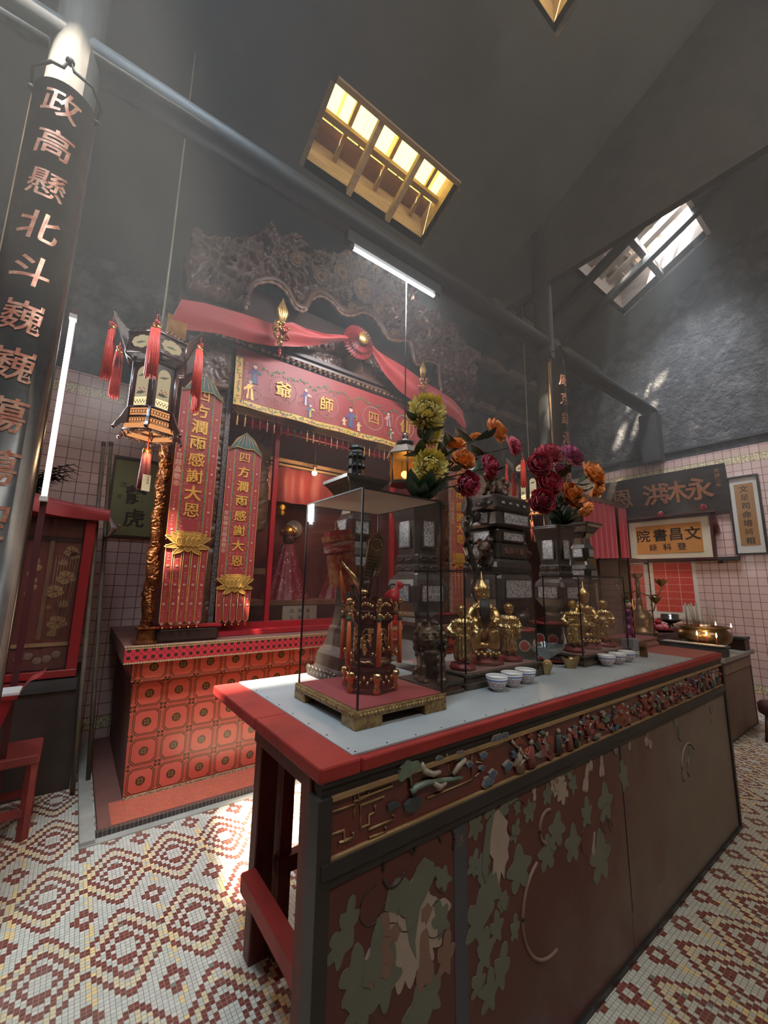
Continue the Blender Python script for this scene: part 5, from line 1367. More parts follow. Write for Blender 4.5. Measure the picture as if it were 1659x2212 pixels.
# hexagonal lacquer holder with gold mounts in the first case
hx, hy, hz = .858, 1.215, 1.0865
t = thing('lacquer_holder', 'glossy maroon hexagonal holder with gold mounts and orange tassels, in the tall case', 'holder', (hx, hy, hz), R(10))
def hexp(mb, prof, m_): mb.lathe(prof, m_, 6, (0, 0), smooth=False)
mb = MB(); hexp(mb, [(.098, 0), (.098, .010), (.090, .014), (.086, .062), (.092, .068), (.092, .078), (.074, .084)], lacq_r)
for i in range(6):
    a = PI / 3 * i; c, s = math.cos(a), math.sin(a)
    mb.lathe([(.010, .0), (.014, .010), (.009, .024), (.012, .040), (.017, .056), (.013, .066)], gold_c, 9, (.088 * c, .088 * s))
    a += PI / 6; c, s = math.cos(a), math.sin(a)
    for k in range(5): mb.ball((.076 * c - .016 * (k - 2) * s * .8, .076 * s + .016 * (k - 2) * c * .8, .038 + .008 * math.cos(k * 3)), .008, gold_c, 7, sc=(.8, .8, 1))
mb.build('base', t)
mb = MB(); hexp(mb, [(.072, .084), (.074, .100), (.064, .108), (.062, .215), (.070, .222), (.082, .232), (.084, .262), (.078, .268)], lacq_r)
gg = random.Random(12)
for i in range(6):
    a = PI / 3 * (i + .5); T = Matrix.Rotation(a, 4, 'Z')
    for k in range(16): mb.ball((.0545, gg.uniform(-.024, .024), gg.uniform(.118, .205)), gg.uniform(.005, .010), gold_c, 7, T=T, sc=(.5, 1, 1.2))
    for k in range(3): curl_p = [(.058, .018 * math.cos(q) * (1 - q * .08), .16 + .03 * math.sin(q) * (1 - q * .08) + (k - 1) * .018) for q in [j * .6 for j in range(9)]]; mb.tube(curl_p, .0022, gold_c, 5, T=T)
    for k in range(7): mb.ball((.072, (k - 3) * .010, .247 + .006 * math.cos(k * 1.6)), .0065, gold_c, 6, T=T, sc=(.5, 1, 1))
    mb.tube([(.070, -.03, .093), (.071, -.015, .099), (.071, 0, .095), (.071, .015, .099), (.070, .03, .093)], .004, gold_c, 5, T=T)
mb.build('body', t)
mb = MB()
for i in range(6):
    a = PI / 3 * (i + .5); T = Matrix.Rotation(a, 4, 'Z')
    mb.prism([(-.038, .268), (.038, .268), (.034, .288), (.015, .304), (0, .310), (-.015, .304), (-.034, .288)], .064, .070, lacq_r, T=T @ Matrix.Rotation(-PI / 2, 4, 'Z'))
    for k in range(6): mb.ball((.071, (k - 2.5) * .009, .280 + .010 * (1 - abs(k - 2.5) / 2.5)), .006, gold_c, 6, T=T, sc=(.5, 1, 1))
    T = Matrix.Rotation(PI / 3 * i, 4, 'Z')
    mb.tube([(.076, 0, .262), (.098, 0, .272), (.106, 0, .292), (.098, 0, .302)], [.008, .009, .008, .004], gold_c, 7, T=T); mb.ball((.104, 0, .298), .011, gold_c, 8, T=T); mb.ball((.09, 0, .286), .010, gold_c, 8, T=T)
    mb.tube([(.068, 0, .11), (.088, 0, .12), (.092, 0, .13)], [.008, .007, .004], gold_c, 6, T=T); mb.ball((.094, 0, .122), .010, gold_c, 8, T=T)
mb.build('crown', t)
for i in range(6):
    T = Matrix.Rotation(PI / 3 * i, 4, 'Z'); mb = MB()
    mb.tube([(.104, 0, .290), (.104, 0, .262)], .0016, gold_c, 5, T=T); mb.ball((.104, 0, .252), .008, gold_c, 8, T=T); mb.ball((.104, 0, .238), .0095, MATS['green thread'], 8, T=T); mb.lathe([(.0085, .09), (.008, .17), (.006, .232)], orange_t, 9, (.104, 0), T=T); mb.build('tassel', t)
# things standing in the holder
emb = mat('embroidered orange red silk', (0.44, 0.075, 0.03), 0.55, col2=(0.50, 0.26, 0.08), scale=48, lo=.45, hi=.62, bumps=.3, bscale=120)
t = thing('flag_box', 'tilted embroidered red box with a gold rod and orange tassel, leaning from the holder', 'box', (.785, 1.292, 1.435)); t.rotation_euler = (R(4), R(-9), R(-26))
mb = MB()
hexo = [(-.050, .0), (-.030, -.034), (.034, -.034), (.054, 0), (.034, .034), (-.030, .034)]
mb.prism(hexo, .0, .118, emb, 'xy'); mb.prism([(p[0] * 1.12, p[1] * 1.12) for p in hexo], .122, .160, mat('white and red banded silk', (0.48, 0.06, 0.05), .5, col2=(0.62, 0.45, 0.36), scale=40, stretch=(.3, .3, 2), lo=.48, hi=.55), 'xy'); mb.prism([(p[0] * 1.18, p[1] * 1.18) for p in hexo], .162, .182, emb, 'xy'); mb.prism([(p[0] * 1.0, p[1] * 1.0) for p in hexo], .182, .200, mat('scarlet silk top', (0.50, 0.035, 0.03), .5), 'xy')
for k in range(6):
    a, b_ = hexo[k], hexo[(k + 1) % 6]
    for j in range(8): u = j / 8; mb.ball((a[0] * (1 - u) + b_[0] * u, a[1] * (1 - u) + b_[1] * u, .119), .0042, crimson, 5)
mb.build('body', t)
mb = MB(); mb.lathe([(.008, .2), (.010, .206), (.004, .214), (.006, .222), (.001, .238)], gold_c, 8, (0, 0)); mb.build('finial', t)
mb = MB(); mb.tube([(.0, -.044, .085), (.035, -.060, .03), (.055, -.066, -.02)], [.008, .0085, .009], gold_c, 8); mb.ball((.06, -.067, -.03), .017, gold_c, 9, sc=(1.2, .8, .8)); mb.tube([(.0 + .014 * math.cos(q), -.040, .092 + .016 * math.sin(q)) for q in [2 * PI * k / 12 for k in range(12)]], .0025, orange_t, 5, closed=True); mb.build('gold_rod', t)
mb = MB(); mb.tube([(-.004, -.045, .08), (-.008, -.05, .055)], .0015, orange_t, 4); mb.lathe([(.0075, -.05), (.0065, .02), (.003, .056)], orange_t, 8, (-.008, -.05)); mb.build('tassel', t)
mb = MB(); mb.tube([(.03, .0, .0), (.06, -.02, -.14)], .006, wood_d, 6); mb.build('handle', t)
t = thing('ceremonial_plaque', 'narrow gilt plaque on a dark rod, upright behind the holder in the tall case', 'plaque', (.872, 1.258, 1.40)); t.rotation_euler = (R(-3), R(8), R(-22))
mb = MB(); mb.prism([(-.030, .06), (.020, .06), (.034, .10), (.036, .205), (.006, .242), (-.026, .205)], -.006, .006, mat('dull brass plaque', (0.40, 0.30, 0.17), .4, metal=.6, col2=(0.22, 0.15, 0.08), scale=40, bumps=.4, bscale=100)); mb.tube([(.004 + .02 * math.cos(q), -.008, .19 + .022 * math.sin(q)) for q in [2 * PI * k / 14 for k in range(14)]], .003, gold_c, 5, closed=True)
for k in range(7): mb.tube([(-.022, -.007, .07 + .012 * k), (.024, -.007, .07 + .012 * k)], .0018, wood_b, 4)
mb.build('plate', t)
mb = MB(); mb.tube([(-.006, -.012, -.05), (.012, -.014, .12)], .007, lacq_r, 8); mb.build('rod', t)
t = thing('orange_paper', 'orange paper slip with black characters standing behind the holder', 'paper', (.835, 1.30, 1.41)); t.rotation_euler = (0, R(4), R(-20))
mb = MB(); mb.box((-.03, -.001, 0), (.035, .001, .10), mat('orange paper', (0.66, 0.24, 0.05), .8)); write(mb, '示', blackish, (-.005, -.0018, .065), (1, 0, 0), (0, 0, 1), .022, (0, 0, -.03)); mb.build('sheet', t)
t = thing('red_pouch', 'small red gauze pouch tied at the neck, on the holder rim', 'pouch', (.925, 1.20, 1.375))
mb = MB(); T = Matrix.Rotation(R(38), 4, 'Y'); mb.lathe([(.006, -.012), (.026, 0), (.030, .025), (.016, .052), (.006, .062), (.012, .072), (.017, .088), (.004, .086)], mat('scarlet gauze', (0.58, 0.02, 0.035), .45), 14, T=T); mb.build('bag', t)
mb = MB(); mb.tube([(.008 * math.cos(q), .008 * math.sin(q), .062) for q in [2 * PI * k / 10 for k in range(10)]], .002, orange_t, 5, closed=True, T=T); mb.build('tie', t)

# bronze guardian lion on its carved base
bronze = mat('dark bronze', (0.075, 0.052, 0.036), 0.38, metal=.6, col2=(0.13, 0.095, 0.065), scale=16, bumps=.25, bscale=40)
t = thing('guardian_lion', 'dark bronze guardian lion seated on a carved base, behind the tall case', 'statue', (1.155, 1.225, TOP))
mb = MB(); mb.box((-.095, -.085, 0), (.105, .085, .014), wood_b, bev=.004); mb.box((-.085, -.075, .014), (.095, .075, .036), mat('reddish carved base', (0.14, 0.055, 0.035), .5, col2=(0.07, 0.03, 0.02), scale=40, bumps=.4, bscale=70)); mb.box((-.095, -.085, .036), (.105, .085, .050), wood_b, bev=.004); mb.build('base', t)
L = Matrix.Rotation(R(-38), 3, 'Z')
def q3(p): v = L @ Vector((p[0], p[1], p[2] - .030)); return (v.x, v.y, v.z)
balls = [((0, .03, .09), .046, (1, 1.05, 1)), ((0, .01, .13), .044, (1, 1, 1.15)), ((0, -.008, .165), .040, (1.05, 1, 1)), ((0, -.018, .235), .047, (1.1, 1, .95)), ((0, -.058, .228), .026, (1.3, 1, .6)), ((0, -.076, .230), .013, (1.5, 1, .8)), ((0, -.052, .186), .024, (1.35, 1.1, .5)), ((-.02, -.055, .252), .013, (1.3, 1, .8)), ((.02, -.055, .252), .013, (1.3, 1, .8)), ((-.045, .0, .268), .014, (.7, 1, 1.2)), ((.045, .0, .268), .014, (.7, 1, 1.2)), ((-.038, .045, .085), .036, (.8, 1, 1)), ((.038, .045, .085), .036, (.8, 1, 1)), ((0, .10, .10), .024), ((0, .112, .14), .022), ((0, .105, .18), .018), ((-.035, -.078, .084), .019, (1, 1.4, .8)), ((.035, -.072, .10), .017, (1, 1.3, .8)), ((-.047, -.015, .082), .018, (1, 1.6, .7)), ((.047, -.015, .082), .018, (1, 1.6, .7)), ((.037, -.085, .084), .024)]
gg = random.Random(4)
for ring, (zz, rr, n_) in enumerate(((.285, .022, 5), (.268, .042, 9), (.245, .054, 11), (.220, .058, 11), (.195, .056, 11), (.170, .050, 9))):
    for k in range(n_):
        a = PI / 2 + (k - (n_ - 1) / 2) * (3.9 / n_)
        balls.append(((rr * math.cos(a), -.004 + rr * math.sin(a), zz + .006 * math.sin(k * 2)), .0135))
tubes = [([(-.032, -.02, .15), (-.036, -.058, .125), (-.036, -.066, .085)], [.024, .018, .016]), ([(.032, -.02, .15), (.036, -.058, .13), (.036, -.066, .105)], [.024, .018, .016])]
blob('body', [(q3(b[0]), b[1]) + ((b[2],) if len(b) > 2 else ()) for b in balls], bronze, .0042, t, 1, [([q3(p) for p in pts], r) for pts, r in tubes])
mb = MB()
for sx in (-1, 1): mb.ball(q3((.021 * sx, -.068, .245)), .0075, bronze, 10)
mb.build('eyes', t)

# gold idols
gold_s = mat('gilded statue', (0.70, 0.48, 0.20), 0.30, metal=.95, col2=(0.46, 0.27, 0.09), scale=20, bumps=.5, bscale=55, bdist=.006)
gold_l = mat('pale gilded robe', (0.76, 0.58, 0.30), 0.26, metal=.95, col2=(0.50, 0.33, 0.13), scale=28, bumps=.6, bscale=60, bdist=.006)
red_base = mat('red lacquer base', (0.25, 0.022, 0.020), 0.4, col2=(0.16, 0.016, 0.015), scale=6)
def idol(label, x, y, z, h, rz, seated=False, group=None, arms='clasped', beard=False):
    t = thing('gold_idol', label, 'statue', (x, y, z), rz, group); u = h
    mb = MB(); mb.lathe([(.20 * u, 0), (.20 * u, .05 * u), (.185 * u, .055 * u), (.18 * u, .085 * u)], red_base, 8, (0, 0), sq=2.0, rot=PI / 8, sx=1.15 if seated else .95, sy=1.0); mb.build('base', t)
    b = .085 * u
    B = []; Tb = []
    if seated:
        B += [((0, .05 * u, .30 * u), .15 * u, (1.05, .85, 1.0)), ((0, .03 * u, .44 * u), .13 * u, (1.05, .8, 1.25)), ((0, .02 * u, .56 * u), .12 * u, (1.15, .75, .8))]
        for s in (-1, 1): Tb += [([(s * .07 * u, .02 * u, .30 * u), (s * .11 * u, -.11 * u, .29 * u), (s * .10 * u, -.13 * u, .10 * u)], [.07 * u, .065 * u, .05 * u]), ([(s * .13 * u, .02 * u, .57 * u), (s * .18 * u, -.04 * u, .44 * u), (s * .09 * u, -.13 * u, .40 * u)], [.055 * u, .06 * u, .045 * u])]
        B += [((0, -.12 * u, .14 * u), .07 * u, (1.4, .6, .6)), ((0, .10 * u, .2 * u), .14 * u, (1.1, .6, 1.2))]
        hd = .70 * u
    else:
        B += [((0, 0, .14 * u), .11 * u, (1.15, .9, 1.1)), ((0, 0, .28 * u), .11 * u, (1.1, .85, 1.3)), ((0, 0, .46 * u), .12 * u, (1.1, .8, 1.2)), ((0, 0, .60 * u), .11 * u, (1.25, .75, .75))]
        for s in (-1, 1):
            if arms == 'clasped': Tb += [([(s * .13 * u, 0, .62 * u), (s * .19 * u, -.03 * u, .48 * u), (s * .06 * u, -.14 * u, .47 * u)], [.055 * u, .062 * u, .045 * u]), ([(s * .13 * u, -.05 * u, .46 * u), (s * .14 * u, -.06 * u, .30 * u)], [.045 * u, .05 * u])]
            else: Tb += [([(s * .13 * u, 0, .63 * u), (s * .23 * u, -.01 * u, .50 * u), (s * .16 * u, -.12 * u, .44 * u)], [.055 * u, .065 * u, .05 * u]), ([(s * .07 * u, 0, .25 * u), (s * .08 * u, -.01 * u, .06 * u)], [.07 * u, .06 * u])]
        Tb += [([(0, .02 * u, .3 * u), (0, .05 * u, .05 * u)], [.10 * u, .12 * u])]
        hd = .74 * u
    Tb += [([(0, 0, hd - .09 * u), (0, -.005 * u, hd + .02 * u)], [.05 * u, .045 * u])]
    sh = lambda p: (p[0], p[1], p[2] + b)
    blob('robe', [(sh(k[0]), k[1]) + tuple(k[2:]) for k in B], gold_l if not seated else gold_s, .0125 * u, t, 2, [([sh(p) for p in pts], r) for pts, r in Tb], folds=.0055 * u / .3, freq=11, zf=14)
    mb = MB(); hz_ = hd + b + .05 * u
    mb.ball((0, -.005 * u, hz_), .082 * u, gold_s, 16, sc=(.92, 1, 1.18)); mb.ball((0, -.088 * u, hz_ - .008 * u), .018 * u, gold_s, 8, sc=(.8, 1, 1.2)); mb.ball((0, -.078 * u, hz_ - .042 * u), .018 * u, gold_s, 8, sc=(1.3, .6, .5))
    for s in (-1, 1): mb.ball((s * .030 * u, -.075 * u, hz_ + .012 * u), .012 * u, gold_s, 8, sc=(1.2, .6, .6)); mb.ball((s * .078 * u, .0, hz_), .024 * u, gold_s, 8, sc=(.5, .8, 1.3))
    mb.build('head', t)
    mb = MB()
    if seated:
        mb.lathe([(.086 * u, hz_ + .02 * u), (.10 * u, hz_ + .05 * u), (.085 * u, hz_ + .11 * u), (.035 * u, hz_ + .16 * u), (.014 * u, hz_ + .2 * u), (.004 * u, hz_ + .30 * u)], gold_s, 14, (0, .01 * u))
        for k in range(14): mb.ball((.085 * u * math.cos(k * .45), .01 * u + .085 * u * math.sin(k * .45), hz_ + (.05 + .03 * (k % 2)) * u), .018 * u, gold_s, 6)
    else:
        mb.lathe([(.086 * u, hz_ + .02 * u), (.094 * u, hz_ + .05 * u), (.06 * u, hz_ + .085 * u), (.03 * u, hz_ + .10 * u), (.01 * u, hz_ + .11 * u)], gold_s, 12, (0, .008 * u)); mb.ball((0, -.06 * u, hz_ + .06 * u), .018 * u, red_base, 7)
    mb.build('crown', t)
    mb = MB()
    for s in (-1, 1): mb.ball((s * (.10 if seated else .06) * u, (-.17 if seated else -.09) * u, b + .022 * u), .034 * u, blackish, 9, sc=(.8, 1.4, .6))
    mb.build('boots', t)
    mb = MB()
    rb_ = .16 * u if not seated else .19 * u
    for k in range(22): a_ = 2 * PI * k / 22; mb.ball((rb_ * .74 * math.cos(a_), rb_ * .6 * math.sin(a_), b + (.42 if not seated else .46) * u + .008 * u * math.sin(k * 2.2)), .020 * u, gold_s, 6)
    for k in range(16): a_ = 2 * PI * k / 16; mb.ball((.115 * u * math.cos(a_), .085 * u * math.sin(a_) - .01 * u, hd + b - .10 * u - .02 * u * math.cos(a_ + PI / 2)), .022 * u, gold_s, 6)
    mb.build('sash', t)
    if beard:
        mb = MB()
        for k in range(-3, 4): mb.tube([(k * .012 * u, -.07 * u, hz_ - .045 * u), (k * .018 * u, -.12 * u, hz_ - .16 * u), (k * .016 * u, -.15 * u, hz_ - (.42 - .03 * abs(k)) * u)], [.012 * u, .016 * u, .004 * u], blackish, 6)
        mb.build('beard', t, 'long black beard')
    if seated:
        mb = MB()
        for k in range(9): mb.ball(((k - 4) * .035 * u, -.17 * u + .01 * u * math.sin(k * 2), b + .05 * u + .015 * u * math.cos(k * 3)), .028 * u, gold_s, 8)
        mb.build('footstool', t)
    return t
Z2, Z3 = 1.0925, 1.0865
F = R(-35)
idol('small gold attendant standing left of the bearded idol', 1.352, 1.235, Z2, .27, F, arms='akimbo')
idol('large seated gold idol with tall crown and long black beard', 1.530, 1.270, Z2, .365, F, True, beard=True)
idol('small gold attendant standing right of the bearded idol', 1.695, 1.245, Z2, .27, F, arms='clasped')
idol('gold warrior idol, leftmost in the case beside the glass dish', 2.262, 1.235, Z3, .285, F, arms='akimbo')
idol('seated gold idol, middle of the case beside the glass dish', 2.445, 1.262, Z3, .34, F, True)
idol('gold attendant idol with clasped hands, right of the middle one, beside the dish', 2.625, 1.235, Z3, .28, F, arms='clasped')
t = thing('rider_figurine', 'small gaudy figurine in violet and green standing before the last glass case', 'figurine', (2.985, 1.245, TOP))
mb = MB(); mb.box((-.05, -.04, 0), (.05, .04, .075), mat('grey pedestal', (0.25, 0.24, 0.25), .5), bev=.004); mb.build('pedestal', t)
vio = mat('violet enamel', (0.12, 0.04, 0.14), .35, col2=(0.25, 0.03, 0.05), scale=30)
blob('body', [((0, 0, .13), .035, (1.2, .7, 1)), ((.01, 0, .19), .032, (1, .7, 1.2)), ((.0, 0, .245), .026, (1, .8, 1))], vio, .006, t, 3, [([(-.03, 0, .12), (-.045, 0, .078)], [.014, .01]), ([(.03, 0, .12), (.045, 0, .078)], [.014, .01]), ([(.02, 0, .21), (.06, -.01, .18)], [.014, .009])])
mb = MB(); mb.ball((0, -.005, .292), .022, MATS['flesh thread'], 10); mb.ball((0, 0, .312), .02, MATS['green thread'], 8, sc=(1.1, 1, .6)); mb.build('head', t)
mb = MB(); mb.tube([(.06, -.01, .10), (.055, -.01, .33)], .004, gold, 5); mb.build('spear', t)
t = thing('wooden_block', 'small pale wooden stand leaning by the last teacup', 'stand', (2.78, 1.09, TOP), R(12))
mb = MB(); mb.box((-.014, -.02, 0), (.014, .02, .085), wood_l, bev=.003); mb.build('post', t); mb = MB(); mb.box((-.05, -.015, .062), (-.0145, .015, .078), wood_l); mb.box((.0145, -.015, .062), (.05, .015, .078), wood_l); mb.build('arm', t)

# teacups
porc = mat('white porcelain', (0.72, 0.70, 0.68), 0.12, coat=.4)
def cup_mat():
    m, nt, b = new_mat('patterned porcelain')
    x, y, z = xyz(nt); a = y.atan2(x)
    u = (a * (6 / PI)).fract() - 0.5; v = (z - 0.026) / 0.024
    rr = (u * u * 1.6 + v * v).sqrt()
    med = rr.within(0.22, 0.34) + rr.lt(0.10); vo = nt.nodes.new('ShaderNodeTexVoronoi'); vo.inputs['Scale'].default_value = 260; nt.links.new(coords(nt), vo.inputs['Vector'])
    tick = N(nt, vo.outputs['Distance']).lt(0.42)
    body = z.within(0.008, 0.040)
    c = mixc(nt, tick * body * rr.gt(0.36), (0.72, 0.70, 0.68), (0.22, 0.22, 0.26))
    c = mixc(nt, med * body * (u.abs().lt(0.4)), c, (0.60, 0.16, 0.13)); c = mixc(nt, z.within(0.040, 0.046), c, (0.14, 0.16, 0.32)); c = mixc(nt, z.within(0.006, 0.009), c, (0.5, 0.16, 0.13))
    nt.links.new(c, b.inputs['Base Color']); b.inputs['Roughness'].default_value = 0.12
    return m
CUPM = cup_mat()
def cup(): 
    t = thing('teacup', 'patterned white teacup', 'teacup', (0, 0, 0), 0, 'patterned white teacups')
    mb = MB(); mb.lathe([(.020, 0), (.022, .006), (.030, .014), (.039, .032), (.044, .055)], CUPM, 28, (0, 0)); mb.build('bowl', t)
    mb = MB(); mb.lathe([(.0445, .054), (.0445, .057), (.041, .0575), (.040, .05), (.030, .02), (.012, .012)], porc, 28, (0, 0)); mb.build('lining', t)
    return t
cp = cup(); spots = [(1.385, 1.085, 'patterned teacup, nearest of the three by the bearded idol case'), (1.488, 1.090, 'patterned teacup, middle of the three by the bearded idol case'), (1.592, 1.096, 'patterned teacup, farthest of the three by the bearded idol case'), (2.285, 1.077, 'patterned teacup, nearest of the three past the gold ingots'), (2.395, 1.070, 'patterned teacup, middle of the three past the gold ingots'), (2.515, 1.074, 'patterned teacup beside the small wooden stand')]
for i, (x, y, l) in enumerate(spots):
    o = cp if i == 0 else again(cp, (x, y, TOP), i * .5)
    o.location = (x, y, TOP); o['label'] = l

# gold ingots, glass dish, green censers
ing_m = mat('aged brass ingot', (0.42, 0.29, 0.13), 0.36, metal=.7, col2=(0.26, 0.16, 0.07), scale=18)
def ingot(): 
    t = thing('gold_ingot', 'brass boat shaped ingot', 'ingot', (0, 0, 0), 0, 'brass ingots')
    def fn(u, v):
        a = 2 * PI * u; r = (.55 + .45 * v); lift = abs(math.cos(a)) ** 2 * .022 * v
        return (.052 * r * math.cos(a), .030 * r * math.sin(a), .036 * v + lift)
    mb = MB(); mb.grid(fn, 28, 6, ing_m); mb.grid(lambda u, v: (.052 * v * math.cos(2 * PI * u), .030 * v * math.sin(2 * PI * u), .030 + (.006 + abs(math.cos(2 * PI * u)) ** 2 * .022) * v ** 2), 28, 4, ing_m); mb.add([(.0286 * math.cos(2 * PI * k / 16), .0165 * math.sin(2 * PI * k / 16), 0.0) for k in range(16)], [tuple(range(15, -1, -1))], ing_m); mb.build('body', t)
    mb = MB(); mb.ball((0, 0, .036), .020, ing_m, 14, sc=(1.1, .9, 1)); mb.build('dome', t)
    return t
i1 = ingot(); i1.location = (1.835, 1.150, TOP); i1.rotation_euler = (0, 0, R(20)); i1['label'] = 'brass boat shaped ingot in front of the glass dish'
again(i1, (2.075, 1.158, TOP), R(-20), 'brass boat shaped ingot right of the glass dish')
t = thing('glass_dish', 'footed scalloped clear glass dish between the brass ingots', 'dish', (2.025, 1.262, TOP))
GD = glass_mat('cut glass', (0.86, 0.90, 0.90), 0.22, 0.10, (0.7, 0.75, 0.75))
def dish(u, v):
    a = 2 * PI * u; pr = [(.045, 0), (.047, .004), (.015, .012), (.014, .035), (.035, .048), (.075, .075), (.095, .105)]
    k = v * (len(pr) - 1); i = min(int(k), len(pr) - 2); f = k - i
    r = pr[i][0] * (1 - f) + pr[i + 1][0] * f; z = pr[i][1] * (1 - f) + pr[i + 1][1] * f
    w = 1 + .06 * math.cos(9 * a) * max(0, v - .55) * 2
    return (r * w * math.cos(a), r * w * math.sin(a), z + .008 * math.cos(9 * a) * max(0, v - .7))
mb = MB(); mb.grid(dish, 72, 24, GD); mb.build('bowl', t)
t = thing('red_saucer', 'red lacquer saucer under the back of the glass dish', 'saucer', (2.15, 1.29, TOP))
mb = MB(); mb.lathe([(.05, 0), (.07, .006), (.085, .018), (.08, .018), (.04, .008)], red_base, 24, (0, 0)); mb.build('plate', t)
green_m = mat('dark green enamel', (0.050, 0.065, 0.050), 0.4, col2=(0.085, 0.098, 0.075), scale=10)
medal = mat('red medallion', (0.36, 0.05, 0.04), 0.45); medal2 = mat('pale medallion rim', (0.46, 0.33, 0.24), 0.5)
def pot(x, y, r, h, label):
    t = thing('incense_tin', label, 'incense pot', (x, y, TOP), 0, 'dark green incense pots')
    mb = MB(); mb.lathe([(r * .97, 0), (r, .01), (r, h - .012), (r * 1.06, h - .01), (r * 1.06, h), (r * .95, h), (r * .93, h - .03), (r * .2, h - .035)], green_m, 28, (0, 0))
    for a in (-2.2, -1.2, -3.0):
        c, s = math.cos(a), math.sin(a); T = Matrix.Translation((r * c, r * s, h * .52)) @ Matrix.Rotation(a + PI / 2, 4, 'Z')
        mb.prism([(.030 * math.cos(q), .030 * math.sin(q)) for q in [2 * PI * k / 20 for k in range(20)]], -.002, .004, medal2, T=T); mb.prism([(.024 * math.cos(q), .024 * math.sin(q)) for q in [2 * PI * k / 20 for k in range(20)]], -.0035, .004, medal, T=T)
    mb.build('body', t)
    mb = MB(); mb.lathe([(r * 1.07, h - .012), (r * 1.10, h - .006), (r * 1.07, h + .002)], red_base, 24, (0, 0)); mb.build('rim', t)
    mb = MB()
    for k in range(5): mb.box((-.03 + .012 * k, -.02 + .01 * (k % 3), h - .035), (-.012 + .014 * k, .0 + .012 * (k % 3), h + .02 + .01 * (k % 2)), mat('maroon incense packet', (0.13, 0.012, 0.018), .6), Matrix.Rotation(k * .4, 4, 'Z'))
    mb.build('packets', t)
pot(2.345, 1.455, .092, .19, 'dark green incense pot with red medallions behind the glass dish')
pot(2.03, 1.43, .085, .17, 'dark green incense pot half hidden right of the bearded idol case')

# ---- the five dark altar vessels standing in a row at the back of the table
pew = mat('dark bronze vessel', (0.038, 0.031, 0.026), 0.32, metal=.35, col2=(0.085, 0.070, 0.056), scale=7, coat=.25, bumps=.06, bscale=30)
def porcelain_panel():
    m, nt, b = new_mat('grey figured porcelain')
    v = noise(nt, 85, 6)
    nt.links.new(mixc(nt, ramp(nt, v, .40, .62), (0.17, 0.155, 0.155), (0.46, 0.43, 0.40)), b.inputs['Base Color']); b.inputs['Roughness'].default_value = .2
    return m
PP = porcelain_panel()
def panel(mb, hw, hd, x0, x1, z0, z1, face, m_=None):
    """inlaid panel with a raised rim on one face of a square body"""
    o = .006
    for k, (e, mm, dd) in enumerate(((.008, pew, .004), (0, m_ or PP, .0055))):
        a, b_, c, d = x0 - e, x1 + e, z0 - e, z1 + e
        if face == '-y': mb.box((a, -hd - dd, c), (b_, -hd + .004, d), mm)
        elif face == '-x': mb.box((-hw - dd, a, c), (-hw + .004, b_, d), mm)
        elif face == '+x': mb.box((hw - .004, a, c), (hw + dd, b_, d), mm)
# censer
t = thing('great_censer', 'huge dark square censer with dragon handles, porcelain panels and lion lid, centre back', 'censer', (2.11, 1.625, TOP))
Zc = lambda z: z - TOP
sx, sy = 1.0, .80
mb = MB()
mb.square([(.175, Zc(1.965)), (.178, Zc(1.90)), (.165, Zc(1.885)), (.158, Zc(1.875)), (.172, Zc(1.87)), (.176, Zc(1.80)), (.158, Zc(1.785))][::-1], pew, sx=sx, sy=sy, ch=.05)
mb.square([(.150, Zc(1.60)), (.150, Zc(1.685)), (.134, Zc(1.69)), (.140, Zc(1.70)), (.146, Zc(1.765)), (.140, Zc(1.783))], pew, sx=sx, sy=sy, ch=.08)
mb.square([(.168, Zc(1.51)), (.172, Zc(1.545)), (.168, Zc(1.575)), (.150, Zc(1.595))], pew, sx=sx, sy=sy, ch=.06)
mb.square([(.05, Zc(1.24)), (.10, Zc(1.26)), (.150, Zc(1.31)), (.172, Zc(1.36)), (.176, Zc(1.48)), (.162, Zc(1.508))], pew, sx=sx, sy=sy, ch=.16)
for z0, z1, w in ((1.807, 1.868, .135), (1.71, 1.755, .115), (1.37, 1.47, .14)):
    hw_ = {1.807: .174, 1.71: .1445, 1.37: .1755}[z0]
    panel(mb, hw_ * sx, hw_ * sy, -w + .03, w - .005, Zc(z0), Zc(z1), '-y'); panel(mb, hw_ * sx, hw_ * sy, -w * .55, w * .45, Zc(z0), Zc(z1), '-x')
panel(mb, .15, .12, -.115, .115, Zc(1.615), Zc(1.675), '-y', mat('bronze inscription panel', (0.05, 0.035, 0.028), .4)); panel(mb, .15, .12, -.06, .06, Zc(1.62), Zc(1.67), '-x')
write(mb, '仙師四爺', mat('reddish raised characters', (0.20, 0.09, 0.065), .4), (-.075, -.127, Zc(1.645)), (1, 0, 0), (0, 0, 1), .04, (.05, 0, 0), ext=.003, fat=.02)
for k in range(4): mb.box((-.13 + .07 * k, -.1435, Zc(1.915)), (-.085 + .07 * k, -.139, Zc(1.945)), pew, bev=.002); mb.ball((-.1075 + .07 * k, -.143, Zc(1.93)), .014, PP, 8, sc=(1.3, .3, .7))
for k in range(3): mb.ball((-.1785, -.09 + .075 * k, Zc(1.93)), .014, PP, 8, sc=(.3, 1.3, .7)); mb.tube([(-.179, -.09 + .075 * k + .024 * math.cos(q), Zc(1.93) + .014 * math.sin(q)) for q in [2 * PI * j / 12 for j in range(12)]], .003, pew, 5, closed=True)
mb.build('body', t)
for sx_ in (-1, 1):
    for sy_ in (-1, 1):
        mb = MB(); x, y = .10 * sx_, .075 * sy_
        mb.lathe([(.05, 0), (.055, .015), (.036, .05), (.032, .12), (.05, .19), (.06, .24)], pew, 14, (x, y)); mb.ball((x * 1.1, y * 1.1 , .20), .045, pew, 10); mb.build('leg', t)
